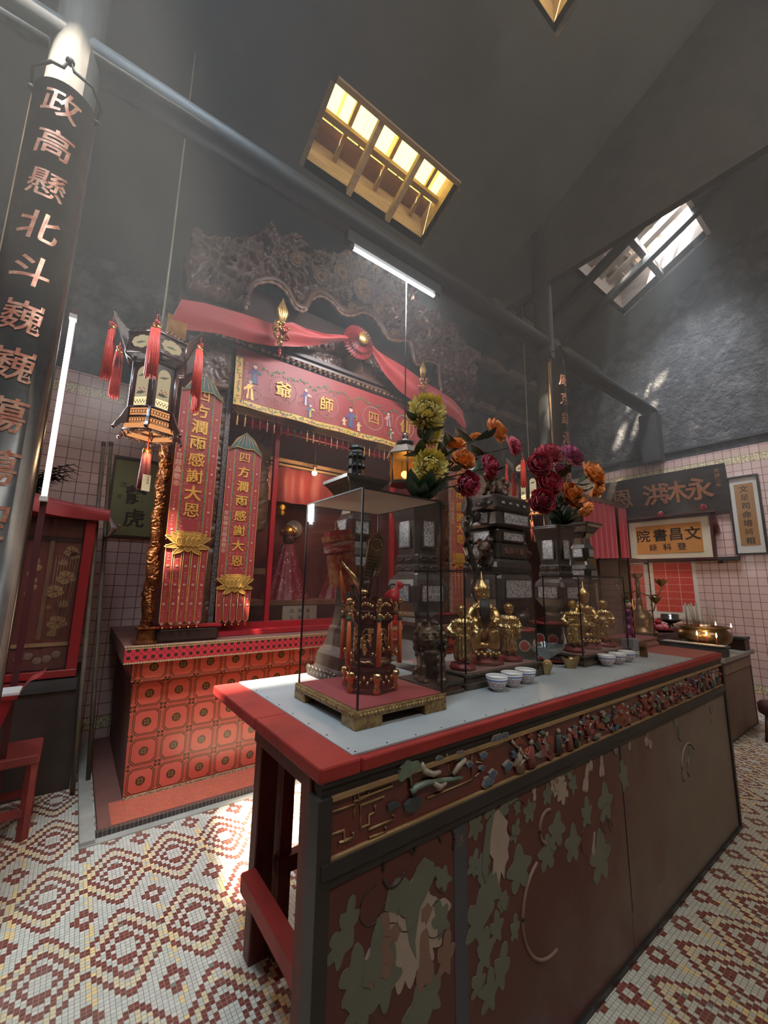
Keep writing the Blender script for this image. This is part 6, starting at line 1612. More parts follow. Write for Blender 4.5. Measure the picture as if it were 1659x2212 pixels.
for s in (-1, 1):
    x = .178 * s
    pts = [(x - s * .01, .0, Zc(1.86)), (x + s * .05, 0, Zc(1.83)), (x + s * .085, 0, Zc(1.88)), (x + s * .075, 0, Zc(1.94)), (x + s * .095, 0, Zc(2.00))]
    mb = MB(); mb.tube(pts, [.03, .028, .022, .020, .012], pew, 10)
    mb.tube([(x + s * .06, 0, Zc(1.85)), (x + s * .10, 0, Zc(1.76)), (x + s * .105, 0, Zc(1.66)), (x + s * .07, 0, Zc(1.58)), (x + s * .02, .0, Zc(1.50)), (x + s * .06, .0, Zc(1.42)), (x + s * .03, .0, Zc(1.33)), (x - s * .02, 0, Zc(1.27))], [.022, .026, .025, .028, .024, .026, .02, .012], pew, 10)
    for k in range(9): mb.ball((x + s * (.085 + .02 * math.sin(k)), 0, Zc(1.84 - .035 * k)), .018, pew, 8)
    mb.build('handle', t)
for s in (-1, 1):
    mb = MB(); cx = -.165 if s < 0 else .165; cy = -.05
    rb = mat('brown bronze dragon head', (0.11, 0.058, 0.036), .42, metal=.3, col2=(0.06, 0.034, 0.024), scale=20)
    balls = [((cx + s * .02, cy, Zc(1.665)), .042, (1, 1, .9)), ((cx + s * .055, cy - .02, Zc(1.645)), .028, (1.3, .9, .7)), ((cx + s * .045, cy - .02, Zc(1.62)), .02, (1.3, .8, .6)), ((cx + s * .01, cy - .03, Zc(1.70)), .018), ((cx + s * .02, cy + .03, Zc(1.70)), .018), ((cx - s * .015, cy, Zc(1.63)), .04)]
    tubes = [([(cx - s * .0, cy - .035 + .012 * k, Zc(1.64)), (cx - s * .005 + s * .004 * k, cy - .04 + .013 * k, Zc(1.59)), (cx + s * .03, cy - .045 + .016 * k, Zc(1.545 - .012 * (k % 2)))], [.011, .009, .002]) for k in range(7)] + [([(cx - s * .01, cy - .03 + .012 * k, Zc(1.68)), (cx - s * .02, cy - .03 + .014 * k, Zc(1.71 + .01 * (k % 2))), (cx - s * .035, cy - .03 + .018 * k, Zc(1.735))], [.009, .007, .002]) for k in range(5)] + [([(cx + s * .02, cy - .02, Zc(1.70)), (cx + s * .0, cy - .02, Zc(1.73)), (cx - s * .03, cy - .02, Zc(1.745))], [.01, .008, .003])]
    blob('dragon_head', balls, rb, .005, t, 1, tubes)['label'] = 'brown dragon head'
mb = MB(); mb.square([(.165, Zc(1.966)), (.150, Zc(1.985)), (.10, Zc(2.0)), (.06, Zc(2.005))], pew, sx=1, sy=.8, ch=.08); mb.build('lid', t)
br2 = mat('brown bronze lion', (0.13, 0.078, 0.05), .42, metal=.3, col2=(0.075, 0.048, 0.033), scale=14, bumps=.2)
lz = Zc(2.0)
blob('lid_lion', [((.04, 0, lz + .05), .045, (1.3, .8, .9)), ((-.03, 0, lz + .075), .042, (1, .85, 1)), ((-.055, 0, lz + .135), .042, (1, .95, 1)), ((-.085, -.005, lz + .125), .026, (1.1, .9, .7)), ((.095, 0, lz + .06), .025), ((.11, 0, lz + .10), .028), ((.09, 0, lz + .13), .018)] + [((-.04 + .03 * math.cos(k), .03 * math.sin(k * 1.7), lz + .13 + .03 * math.sin(k)), .016) for k in range(12)], br2, .0065, t, 3, [([(-.05, -.03, lz + .06), (-.075, -.03, lz + .008)], [.018, .016]), ([(-.05, .03, lz + .06), (-.075, .03, lz + .008)], [.018, .016]), ([(.06, -.035, lz + .04), (.045, -.04, lz + .006)], [.024, .02]), ([(.06, .035, lz + .04), (.045, .04, lz + .006)], [.024, .02])])['label'] = 'brown lion crouching on the lid'
# candlesticks and vases
def candlestick(x, label, post_m):
    t = thing('altar_candlestick', label, 'candlestick', (x, 1.62, TOP), 0, 'dark square altar candlesticks')
    mb = MB(); mb.square([(.150, 0), (.142, .02), (.125, .05), (.118, .10), (.110, .115), (.095, .135), (.082, .19), (.080, .21), (.070, .22), (.060, .30), (.058, .40), (.066, .41), (.060, .42)], pew, ch=.18)
    for k in range(9): mb.ball((-.136 + .034 * k, -.139, .022), .022, pew, 8, sc=(1, .4, 1)); mb.ball((-.139, -.136 + .034 * k, .022), .022, pew, 8, sc=(.4, 1, 1))
    mb.build('foot', t)
    mb = MB(); mb.square([(.05, .42), (.075, .45), (.078, .54), (.055, .57), (.045, .60), (.060, .62), (.068, .70), (.05, .73), (.042, .78), (.075, .815)], pew, ch=.2)
    panel(mb, .0775, .0775, -.045, .045, .465, .525, '-y'); panel(mb, .0775, .0775, -.045, .045, .465, .525, '-x'); panel(mb, .066, .066, -.035, .035, .635, .69, '-y'); panel(mb, .066, .066, -.035, .035, .635, .69, '-x'); mb.build('stem', t)
    mb = MB(); mb.square([(.066, .815), (.078, .83), (.10, .865), (.116, .880), (.118, .895), (.108, .897), (.06, .885)], pew, ch=.04); mb.build('tray', t)
    return t
candlestick(1.034, 'dark square candlestick with a wide tray, behind the tall glass case', pew)
candlestick(3.166, 'dark square candlestick right of the peony vase', pew)
def black_candle(x, label):
    t = thing('carved_candle', label, 'candle', (x, 1.62, 1.919)); mb = MB()
    mb.lathe([(.036, 0), (.036, .15), (.032, .165), (.040, .172), (.036, .185)], mat('black carved wax', (0.020, 0.018, 0.016), .4), 8, (0, 0), smooth=False, rot=PI / 8)
    for i in range(8):
        a = PI / 4 * i
        for k in range(3): mb.ball((.035 * math.cos(a), .035 * math.sin(a), .03 + .05 * k), .012, MATS['black carved wax'], 8)
    mb.build('shaft', t); return t
black_candle(1.034, 'black studded candle on the tray behind the tall glass case')
def vase(x, label):
    t = thing('altar_vase', label, 'vase', (x, 1.62, TOP), 0, 'dark square altar vases')
    mb = MB(); mb.square([(.115, 0), (.108, .03), (.085, .08), (.06, .13), (.055, .20), (.064, .22), (.055, .24), (.085, .27), (.112, .32), (.116, .40), (.108, .43), (.086, .455), (.080, .47), (.088, .475), (.088, .50), (.078, .51), (.082, .525), (.082, .55), (.074, .56), (.078, .62), (.092, .73), (.106, .80), (.112, .815), (.113, .835), (.095, .836), (.070, .80)], pew, ch=.14)
    panel(mb, .115, .115, -.07, .07, .325, .40, '-y'); panel(mb, .115, .115, -.07, .07, .325, .40, '-x')
    for a, b_ in ((.60, .75),):
        for f in ('-y', '-x'): panel(mb, .0865, .0865, -.036, .036, a, b_, f, PP)
    for z in (.4875, .5375):
        for k in (-1, 1): mb.tube([(k * .035 + .026 * math.cos(q), -.0885, z + .009 * math.sin(q)) for q in [2 * PI * j / 12 for j in range(12)]], .0035, pew, 5, closed=True); mb.tube([(-.0885, k * .035 + .026 * math.cos(q), z + .009 * math.sin(q)) for q in [2 * PI * j / 12 for j in range(12)]], .0035, pew, 5, closed=True)
    for k in range(16): mb.ball((-.105 + .014 * k, -.1135, .826), .005, pew, 5); mb.ball((-.1135, -.105 + .014 * k, .826), .005, pew, 5)
    mb.build('body', t)
    return t
vase(1.435, 'dark square vase holding yellow chrysanthemums, behind the tall glass case')
vase(2.768, 'dark square vase of magenta and orange peonies, right of the great censer')
# dark lamp hanging before the shrine
t = thing('hanging_lamp', 'dark hexagonal hanging lamp with amber glass, left of the yellow chrysanthemums', 'lamp', (1.99, 2.4, 2.20))
mb = MB(); mb.lathe([(.13, 0), (.135, .02), (.12, .03)], pew, 6, (0, 0), smooth=False); mb.lathe([(.150, .235), (.155, .245), (.085, .315), (.07, .32), (.05, .335)], mat('grey lamp roof', (0.11, 0.085, 0.06), .5), 6, (0, 0), smooth=False)
for i in range(6): a = PI / 3 * i; mb.tube([(.122 * math.cos(a), .122 * math.sin(a), .03), (.130 * math.cos(a), .130 * math.sin(a), .24)], .007, pew, 6)
mb.lathe([(.06, .335), (.075, .345), (.07, .36), (.04, .37), (.02, .385), (.028, .40), (.02, .42), (.004, .44)], pew, 12, (0, 0)); mb.build('frame', t)
for i in range(6):
    a = PI / 3 * (i + .5); T = Matrix.Rotation(a, 4, 'Z'); mb = MB(); mb.add([(.104, -.058, .03), (.104, .058, .03), (.1115, .062, .24), (.1115, -.062, .24)], [(0, 1, 2, 3)], glass_mat('amber lamp glass', (0.85, 0.55, 0.18), .1, .16, (0.7, 0.4, 0.1)), T=T); mb.build('pane', t)
mb = MB(); mb.ball((0, 0, .09), .028, emit_mat('amber bulb', (1.0, 0.62, 0.18), 14), 10); mb.build('bulb', t)
mb = MB(); mb.tube([(0, 0, .44), (0, 0, 1.94)], .005, blackish, 6); mb.build('rod', t)
lamp('amber_lamp_light', 'POINT', (1.99, 2.4, 2.36), 1.2, (1.0, 0.62, 0.25), .03)

# ================================================================ silk flowers in the two vases
def petal_mat(name, c1, c2, lo=.35, hi=.65):
    return mat(name, c1, 0.6, col2=c2, scale=16, lo=lo, hi=hi, sheen=.2)
PM = {'yellow': petal_mat('yellow chrysanthemum petals', (0.80, 0.66, 0.20), (0.66, 0.52, 0.10)), 'orange': petal_mat('orange silk petals', (0.84, 0.32, 0.05), (0.74, 0.21, 0.025)), 'pink': petal_mat('pink silk petals', (0.64, 0.075, 0.16), (0.46, 0.035, 0.085)), 'magenta': petal_mat('magenta silk petals', (0.60, 0.065, 0.11), (0.40, 0.025, 0.065)), 'violet': petal_mat('violet silk petals', (0.34, 0.05, 0.17), (0.44, 0.075, 0.19))}
leaf_m = mat('dark silk leaves', (0.022, 0.048, 0.022), 0.4, col2=(0.035, 0.07, 0.030), scale=12, coat=.2)
stem_m = mat('dark plastic stems', (0.03, 0.045, 0.02), 0.5)
def frame(d):
    d = Vector(d).normalized(); u = d.cross(Vector((0, 0, 1)))
    if u.length < .05: u = Vector((1, 0, 0))
    u.normalize(); w = d.cross(u)
    return Matrix(((u.x, w.x, d.x, 0), (u.y, w.y, d.y, 0), (u.z, w.z, d.z, 0), (0, 0, 0, 1)))
def peony_head(mb, r, m_, T, seed, spiky=False):
    g = random.Random(seed)
    r *= 1.12 if not spiky else 1.08
    rings = ((9, 1.0, -.25), (11, 1.0, .05), (12, 1.0, .32), (12, .97, .58), (11, .93, .84), (10, .88, 1.08), (8, .82, 1.30), (5, .76, 1.52)) if not spiky else tuple((24 - k, 1.0 - .02 * k, -.85 + .225 * k) for k in range(11))
    for ri, (n, L, tilt) in enumerate(rings):
        for i in range(n):
            a = 2 * PI * i / n + ri * .7 + g.uniform(-.15, .15); ln = r * L * g.uniform(.88, 1.08); wd = ln * (.40 if not spiky else .115); tl = tilt + g.uniform(-.12, .12)
            ca, sa = math.cos(a), math.sin(a); fz = g.uniform(0, 6)
            def fn(u, v):
                s = v * ln; bend = tl + (v * v) * (.40 if not spiky else .62)
                rad = .10 * r + s * math.cos(bend) ; z = s * math.sin(bend) - .12 * r
                ww = wd * (math.sin(PI * min(.97, .12 + .80 * v)) ** .6) * (u - .5) * 2
                z += .18 * ww * ww / max(wd, 1e-6) * 2 + (.075 * r * math.sin(u * 21 + fz) * v * v if not spiky else .02 * r * (abs(u - .5) * 2))
                return (rad * ca - ww * sa, rad * sa + ww * ca, z)
            mb.grid(fn, 9 if not spiky else 2, 5 if not spiky else 5, m_, T=T)
def leafmesh(mb, base, d, L, m_, g):
    T = Matrix.Translation(base) @ frame(d)
    w = L * .27
    def fn(u, v):
        ww = w * math.sin(PI * (.04 + .95 * v)) ** .8 * (u - .5) * 2
        return (ww, -.25 * L * v * v + .25 * abs(ww), v * L)
    mb.grid(fn, 4, 7, m_, T=T)
def flower_stem(label, kind, col, mouth, head, r, face, leaves, seed, group):
    g = random.Random(seed)
    t = thing('silk_' + kind, label, 'artificial flower', mouth, 0, group)
    H = Vector(head) - Vector(mouth); f = Vector(face).normalized()
    mb = MB(); peony_head(mb, r, PM[col], Matrix.Translation(H) @ frame(f), seed, kind == 'chrysanthemum'); mb.build('blossom', t)
    q = H - f * r * .35; mid = Vector((H.x * .35, H.y * .35, H.z * .6))
    mb = MB(); mb.tube([(0, 0, -.10), (0, 0, 0), mid, q], .0042, stem_m, 6); mb.build('stem', t)
    for k in range(leaves):
        u = g.uniform(.25, .95); p = mid.lerp(q, u) if u > .4 else mid * (u / .4)
        a = g.uniform(0, 6.28); d = (math.cos(a) * .9 - .2, math.sin(a) * .7 - .35, g.uniform(-.3, .5))
        mb = MB(); leafmesh(mb, p, d, g.uniform(.10, .16), leaf_m, g); mb.build('leaf', t)
    return t
M1, M2 = (1.435, 1.62, 1.86), (2.768, 1.62, 1.86)
UP = (-.35, -.55, .55)
G1, G2 = 'silk flowers in the vase behind the tall glass case', 'silk flowers in the vase right of the great censer'
for i, (kind, col, head, r, face, lv, lab) in enumerate((
    ('chrysanthemum', 'yellow', (1.487, 1.600, 2.410), .100, (-.55, -.70, .10), 4, 'yellow silk chrysanthemum, topmost bloom above the tall glass case'),
    ('chrysanthemum', 'yellow', (1.591, 1.680, 2.328), .075, (.1, -.8, .15), 3, 'yellow silk chrysanthemum half hidden under the topmost bloom'),
    ('chrysanthemum', 'yellow', (1.457, 1.540, 2.074), .086, (-.5, -.8, -.05), 4, 'yellow silk chrysanthemum just above the cream case lid'),
    ('peony', 'orange', (2.090, 1.600, 2.435), .074, (.35, -.75, .4), 4, 'large orange silk peony, highest of the orange blooms by the lid lion'),
    ('peony', 'orange', (1.744, 1.620, 2.266), .052, (-.3, -.3, .85), 3, 'small orange silk peony facing up, beside the yellow blooms'),
    ('peony', 'orange', (1.725, 1.550, 2.153), .062, (-.2, -.7, .55), 3, 'orange silk peony below the small upturned orange one'),
    ('peony', 'orange', (1.975, 1.660, 2.384), .034, (-.4, -.2, .8), 3, 'narrow orange silk bud left of the large orange peony'),
    ('peony', 'pink', (2.269, 1.600, 2.370), .062, (.5, -.75, .25), 3, 'pink silk peony at the far right tip of the chrysanthemum vase spray'),
    ('peony', 'pink', (1.963, 1.560, 2.157), .066, (.25, -.9, .1), 3, 'deep pink silk peony drooping before the lid lion'),
    ('peony', 'pink', (1.762, 1.550, 2.020), .064, (-.1, -.85, -.25), 3, 'deep pink silk peony hanging lowest, against the censer rim'))):
    flower_stem(lab, kind, col, M1, head, r, face, lv, 40 + i, G1)
for i, (kind, col, head, r, face, lv, lab) in enumerate((
    ('peony', 'magenta', (2.750, 1.620, 2.407), .092, (-.3, -.55, .7), 4, 'magenta silk peony at the top left of the square vase'),
    ('peony', 'violet', (3.029, 1.600, 2.448), .092, (.1, -.75, .6), 3, 'violet silk peony at the top of the square vase'),
    ('peony', 'magenta', (2.535, 1.560, 2.284), .080, (-.65, -.6, .25), 3, 'magenta silk peony turned sideways under the top left bloom'),
    ('peony', 'magenta', (2.594, 1.540, 2.148), .084, (-.3, -.8, .25), 4, 'magenta silk peony, middle left above the vase'),
    ('peony', 'magenta', (2.508, 1.540, 2.013), .078, (-.6, -.75, .05), 3, 'magenta silk peony with a yellow heart, lowest above the vase rim'),
    ('peony', 'violet', (2.795, 1.560, 2.291), .042, (-.1, -.8, .4), 3, 'small violet silk bud in the middle of the bunch'),
    ('peony', 'orange', (3.358, 1.600, 2.365), .098, (.15, -.9, .3), 4, 'largest orange silk peony, right side of the square vase'),
    ('peony', 'orange', (3.421, 1.600, 2.255), .070, (.45, -.6, -.45), 2, 'orange silk peony drooping under the largest orange one'),
    ('peony', 'orange', (2.888, 1.540, 2.110), .084, (-.1, -.85, .3), 3, 'orange silk peony low in the middle, over the vase rim'),
    ('peony', 'orange', (3.163, 1.580, 2.050), .060, (.5, -.5, -.5), 3, 'orange silk peony hanging beside the candlestick top'))):
    flower_stem(lab, kind, col, M2, head, r, face, lv, 70 + i, G2)
for i, (mouth, lab) in enumerate((((1.40, 1.56, 1.86), 'bunch of glossy dark green silk leaves at the rim of the chrysanthemum vase'), ((2.76, 1.55, 1.86), 'bunch of dark silk leaves at the rim of the peony vase'))):
    t = thing('silk_leaf_spray', lab, 'artificial leaves', mouth); g = random.Random(i)
    mb = MB(); mb.tube([(0, 0, -.08), (0, 0, .04)], .006, stem_m, 6); mb.build('stem', t)
    for k in range(16):
        a = -2.2 + g.uniform(-1.5, 1.9); mb = MB(); leafmesh(mb, (0, 0, .02), (math.cos(a), math.sin(a), g.uniform(.15, 1.0)), g.uniform(.10, .17), leaf_m, g); mb.build('leaf', t)

# ================================================================ right wall, side tables, big incense bowl
def wall_pt(y, z, d=0.0): return (XR - d, y, z)
ROT = R(-90)     # local x runs towards -y, local -y faces the room
def wallthing(name, label, cat, yc, zc, group=None): return thing(name, label, cat, (XR - .001, yc, zc), ROT, group)
board_b = mat('black lacquer signboard', (0.022, 0.018, 0.016), 0.3, col2=(0.05, 0.04, 0.034), scale=3, stretch=(1, 4, 4), coat=.3)
copper = mat('copper gilt lettering', (0.52, 0.24, 0.12), 0.35, metal=.6, col2=(0.36, 0.14, 0.07), scale=20)
t = wallthing('horizontal_signboard', 'long black signboard with four large copper characters high on the tiled wall', 'signboard', 2.39, 2.83)
T = Matrix.Translation((0, -.045, 0)) @ Matrix.Rotation(R(7), 4, 'X')
mb = MB(); mb.box((-.86, -.035, -.35), (.86, -.005, .35), board_b, T, bev=.006); mb.build('board', t)
for ch, x in (('恩', -.52), ('洪', -.04), ('沐', .22), ('永', .53)):
    vs, fs = glyph(ch, .05, .022); mb = MB()
    mb.add([T @ Vector((x + v[0] * .34, -.038 - max(0, v[2]) * .3, .04 + v[1] * .34)) for v in vs], fs, copper); mb.build('character', t)
mb = MB()
for k, ch in enumerate('光緒二年'): 
    vs, fs = glyph(ch, .02, .02); mb.add([T @ Vector((.76 + v[0] * .06, -.037 - max(0, v[2]) * .1, .26 - k * .07 + v[1] * .06)) for v in vs], fs, copper)
mb.build('date_inscription', t)
t = wallthing('framed_inscription', 'wide cream framed orange panel with black characters under the black signboard', 'framed picture', 2.33, 2.17)
mb = MB(); fw = mat('dark red frame', (0.06, 0.015, 0.014), .4)
for a, b_ in (((-.57, -.06, -.335), (.57, -.02, -.30)), ((-.57, -.06, .30), (.57, -.02, .335)), ((-.57, -.06, -.2999), (-.535, -.02, .2999)), ((.535, -.06, -.2999), (.57, -.02, .2999))): mb.box(a, b_, fw)
mb.build('frame', t)
mb = MB(); mb.box((-.535, -.036, -.30), (.535, -.012, .30), mat('cream mount', (0.60, 0.50, 0.36), .7)); mb.build('mount', t)
mb = MB(); mb.box((-.44, -.040, -.22), (.43, -.0365, .22), mat('orange gold panel', (0.55, 0.24, 0.065), .55, col2=(0.46, 0.19, 0.05), scale=3))
for ch, x in (('院', -.33), ('書', -.10), ('昌', .11), ('文', .32)):
    vs, fs = glyph(ch, 0, .022); mb.add([(x + v[0] * .20, -.0412, .06 + v[1] * .20) for v in vs], fs, blackish)
for ch, x in (('錄', -.21), ('科', -.02), ('登', .17)):
    vs, fs = glyph(ch, 0, .02); mb.add([(x + v[0] * .115, -.0412, -.125 + v[1] * .115) for v in vs], fs, blackish)
mb.build('panel', t)
t = wallthing('rosette_rail', 'thin wooden rail with two red rosettes over the orange framed panel', 'rail', 2.33, 2.52)
mb = MB(); mb.box((-.56, -.10, -.015), (.62, -.001, .012), wood); mb.build('rail', t)
for x, z in ((-.04, .02), (.50, .06)):
    mb = MB()
    for k in range(12): mb.ball((x + .03 * math.cos(k * .524), -.11, z + .03 * math.sin(k * .524)), .017, crimson, 7)
    mb.ball((x, -.12, z), .02, crimson, 8); mb.build('rosette', t)
mb = MB()
for k in range(14): mb.tube([(.56 + .004 * k, -.05, .0), (.575 + .006 * k, -.06, -.32 - .03 * math.sin(k * 2))], .003, mat('dark red fringe', (0.13, 0.02, 0.02), .7), 4)
mb.build('fringe', t)
t = wallthing('wall_shelf', 'narrow black shelf board under the framed inscription', 'shelf', 2.2, 1.85)
mb = MB(); mb.box((-.72, -.05, -.03), (.68, -.001, .02), black_wood); mb.build('board', t); mb = MB(); mb.box((-.5, -.04, -.06), (-.46, -.001, -.03), black_wood); mb.box((.45, -.04, -.06), (.49, -.001, -.03), black_wood); mb.build('bracket', t)
t = wallthing('vertical_scroll_frame', 'tall black framed brown scroll with a column of black characters, far right', 'framed picture', 1.385, 2.43)
mb = MB()
for a, b_ in (((-.165, -.04, -.54), (.165, -.001, -.52)), ((-.165, -.04, .52), (.165, -.001, .54)), ((-.165, -.04, -.5199), (-.145, -.001, .5199)), ((.145, -.04, -.5199), (.165, -.001, .5199))): mb.box(a, b_, blackish)
mb.build('frame', t)
mb = MB(); mb.box((-.145, -.018, -.52), (.145, -.003, .52), mat('pale grey mount', (0.56, 0.52, 0.46), .7)); mb.build('mount', t)
mb = MB(); mb.box((-.10, -.0215, -.42), (.10, -.0185, .43), mat('brown silk panel', (0.34, 0.17, 0.065), .6, col2=(0.29, 0.14, 0.05), scale=4))
for k, ch in enumerate('文星司命培將相'):
    vs, fs = glyph(ch, 0, .02); mb.add([(v[0] * .098, -.0222, .355 - k * .118 + v[1] * .098) for v in vs], fs, blackish)
mb.build('panel', t)
t = wallthing('donor_poster', 'white poster of small red slips on the tiled wall above the incense bowl', 'poster', 2.33, 1.44)
mb = MB(); mb.box((-.30, -.006, -.46), (.30, -.001, .40), mat('white paper', (0.62, 0.56, 0.48), .8)); mb.build('sheet', t)
m, nt, b = new_mat('red slips'); xs = xyz(nt)
g1 = (((xs[0] + .255) / .17).fract() - .5).abs().max((((xs[2] - .355) / .105).fract() - .5).abs()).gt(.475)
g2 = (((xs[0]) / .018).fract() - .5).abs().lt(.3) * (((xs[2]) / .026).fract() - .5).abs().lt(.36)
nt.links.new(mixc(nt, g1, mixc(nt, g2 * noise(nt, 70, 2).gt(.42), (0.58, 0.065, 0.045), (0.36, 0.02, 0.02)), (0.62, 0.33, 0.26)), b.inputs['Base Color'])
mb = MB(); mb.box((-.255, -.009, -.26), (.255, -.0065, .375), m); mb.box((-.255, -.009, -.36), (.09, -.0065, -.26), m); mb.build('slips', t)
t = wallthing('donor_poster', 'poster of red slips seen through the last glass case', 'poster', 2.97, 1.42)
mb = MB(); mb.box((-.30, -.006, -.46), (.30, -.001, .44), MATS['white paper']); mb.build('sheet', t); mb = MB(); mb.box((-.255, -.009, -.36), (.255, -.0065, .375), m); mb.build('slips', t)

# red curtained side shrine against the right wall
bunt = mat('bright red curtain', (0.46, 0.040, 0.045), 0.5, col2=(0.38, 0.03, 0.035), scale=2, sheen=.3)
ss = thing('side_shrine', 'small side shrine hung with red curtains, in the corner by the signboard', 'shrine', (6.45, 2.86, 0))
mb = MB(); mb.box((-.72, .06, .0), (.72, 1.0, .90), wood_d); mb.box((-.70, .95, .9), (.70, 1.0, 2.74), wood_d); mb.box((-.72, .06, .9), (-.66, .95, 2.72), wood_d); mb.box((.66, .06, .9), (.72, .95, 2.72), wood_d); mb.box((-.72, .05, 2.72), (.72, 1.0, 2.78), wood_l); mb.build('case', ss)
def curtain(x0, x1, z0, z1, y, n, amp, name):
    mb = MB(); mb.grid(lambda u, v: (x0 + (x1 - x0) * u, y + amp * math.sin(u * n * 6.283), z0 + (z1 - z0) * v + .012 * math.sin(u * n * 6.283) * (1 - v)), n * 8, 6, bunt); return mb.build(name, ss)
curtain(-.70, .30, 1.84, 2.70, .03, 6, .016, 'curtain'); curtain(.42, .70, 1.86, 2.70, .03, 2, .02, 'curtain')
mb = MB(); mb.tube([(-.72, .03, 2.71), (.72, .03, 2.71)], .012, wood_l, 8); mb.build('rod', ss)
mb = MB(); mb.box((-.66, .55, .9), (.66, .58, 2.6), mat('warm lit shrine panel', (0.50, 0.36, 0.22), .6)); mb.build('back_panel', ss)
lamp('side_shrine_light', 'POINT', (6.1, 3.15, 1.5), 7, (1.0, .72, .42), .08)

# side altar table with candelabra, footed cup and offerings
t = thing('side_altar_table', 'dark wooden side table before the red curtained shrine', 'table', (5.95, 2.30, 0))
mb = MB(); mb.box((-1.05, -.35, .84), (.95, .40, .90), wood_d, bev=.006); mb.build('tabletop', t)
for sx in (-.98, .88):
    for sy in (-.30, .34): mb = MB(); mb.box((sx - .035, sy - .035, 0), (sx + .035, sy + .035, .84), wood_d); mb.build('leg', t)
mb = MB(); mb.box((-1.0, -.31, .70), (.90, -.28, .84), dark_red); mb.build('apron', t)
brass = mat('old brass', (0.30, 0.19, 0.085), 0.32, metal=.85, col2=(0.16, 0.095, 0.045), scale=8)
t = thing('lotus_candelabrum', 'old brass candelabrum with lotus cups, seen beside the last glass case', 'candelabrum', (5.42, 2.13, .901))
mb = MB(); mb.lathe([(.16, 0), (.165, .03), (.12, .06), (.13, .12), (.14, .17), (.10, .24), (.05, .28), (.035, .34), (.04, .38), (.025, .42)], brass, 20, (0, 0)); mb.build('base', t)
mb = MB(); mb.tube([(0, 0, .42), (0, 0, .62)], .024, brass, 10); mb.build('stem', t)
def lot(p):
    mb = MB(); x, y, z = p
    for k in range(8):
        a = k * PI / 4; mb.prism([(-.02, 0), (.02, 0), (.026, .03), (0, .065), (-.026, .03)], -.003, .003, brass, T=Matrix.Translation((x, y, z)) @ Matrix.Rotation(a, 4, 'Z') @ Matrix.Translation((0, -.035, 0)) @ Matrix.Rotation(R(28), 4, 'X'))
    mb.lathe([(.012, -.03), (.035, -.005), (.04, .012), (.01, .012)], brass, 12, (x, y)); 
    for i in range(len(mb.v) - 48, len(mb.v)): mb.v[i] = (mb.v[i][0], mb.v[i][1], mb.v[i][2] + z)
    return mb
lot((0, 0, .65)).build('lotus_cup', t)
for dx, dy, z0, z1 in ((-.02, .22, .50, .60), (.04, -.24, .48, .58), (.02, -.17, .30, .38), (-.02, .16, .30, .38)):
    mb = MB(); mb.tube([(0, 0, z0), (dx * .4, dy * .4, z0 - .04), (dx * .85, dy * .85, z0 - .03), (dx, dy, z1 - .03)], .009, brass, 7); mb.build('arm', t); lot((dx, dy, z1)).build('lotus_cup', t)
t = thing('footed_cup', 'dark bronze footed cup behind the brass incense bowl', 'cup', (6.30, 2.12, .901))
mb = MB(); mb.lathe([(.07, 0), (.075, .015), (.03, .03), (.04, .055), (.025, .07), (.10, .10), (.135, .13), (.10, .135), (.10, .19), (.085, .19), (.08, .14)], pew, 22, (0, 0)); mb.build('body', t)
t = thing('offering_plate', 'red plate heaped with pink and red fruit on the side table', 'plate', (5.92, 2.13, .901))
mb = MB(); mb.lathe([(.10, 0), (.16, .012), (.19, .03), (.18, .03), (.10, .012)], red_base, 24, (0, 0)); mb.build('dish', t)
pkm = mat('pink fruit', (0.56, 0.14, 0.16), .4); rdm = mat('red fruit', (0.38, 0.02, 0.03), .3)
fr0 = None
for k, (x, y, z, c) in enumerate(((-.09, -.05, .05, 0), (-.01, -.08, .05, 0), (.07, -.05, .05, 1), (-.06, .05, .05, 1), (.04, .05, .05, 0), (-.02, -.01, .11, 1))):
    q = thing('offering_fruit', ['pink offering fruit on the red plate', 'red offering fruit on the red plate'][c], 'fruit', (5.92 + x, 2.13 + y, .901 + z - .03), 0, ['pink fruit on the plate', 'red fruit on the plate'][c])
    mb = MB(); mb.ball((0, 0, .03), .042, [pkm, rdm][c], 12, sc=(1, 1, .9)); mb.build('flesh', q); mb = MB(); mb.tube([(0, 0, .06), (.004, 0, .075)], .003, stem_m, 5); mb.build('stalk', q)

# the incense bowl on its own table
t = thing('incense_table', 'worn brown panelled table carrying the brass incense bowl', 'table', (5.08, 1.32, 0))
mb = MB(); mb.box((-.04, -.045, .735), (1.06, .62, .775), mat('grey stone tabletop', (0.33, 0.32, 0.29), .4, col2=(0.22, 0.20, 0.18), scale=5), bev=.006); mb.build('tabletop', t)
mb = MB(); wp = mat('worn brown panel', (0.20, 0.125, 0.085), .5, col2=(0.14, 0.075, 0.055), scale=3)
mb.box((.06, -.002, .02), (1.0, .03, .60), wp); mb.build('front_panel', t)
mb = MB(); mb.box((.05, -.012, .61), (1.01, .03, .725), mat('tan apron', (0.27, 0.185, 0.12), .5, col2=(0.20, 0.11, 0.07), scale=5)); mb.build('apron', t)
mb = MB(); mb.box((.0, -.006, 0), (.06, .56, .735), dark_red); mb.build('side_panel', t); mb = MB(); mb.box((1.0, -.006, 0), (1.03, .56, .735), blackish); mb.box((.06, -.004, 0), (1.0, .03, .0199), blackish); mb.build('edge_frame', t)
bx, by, bz = 5.52, 1.55, .7765
t = thing('incense_bowl', 'large round brass incense bowl full of ash and sticks, on the worn brown table', 'incense burner', (bx, by, bz))
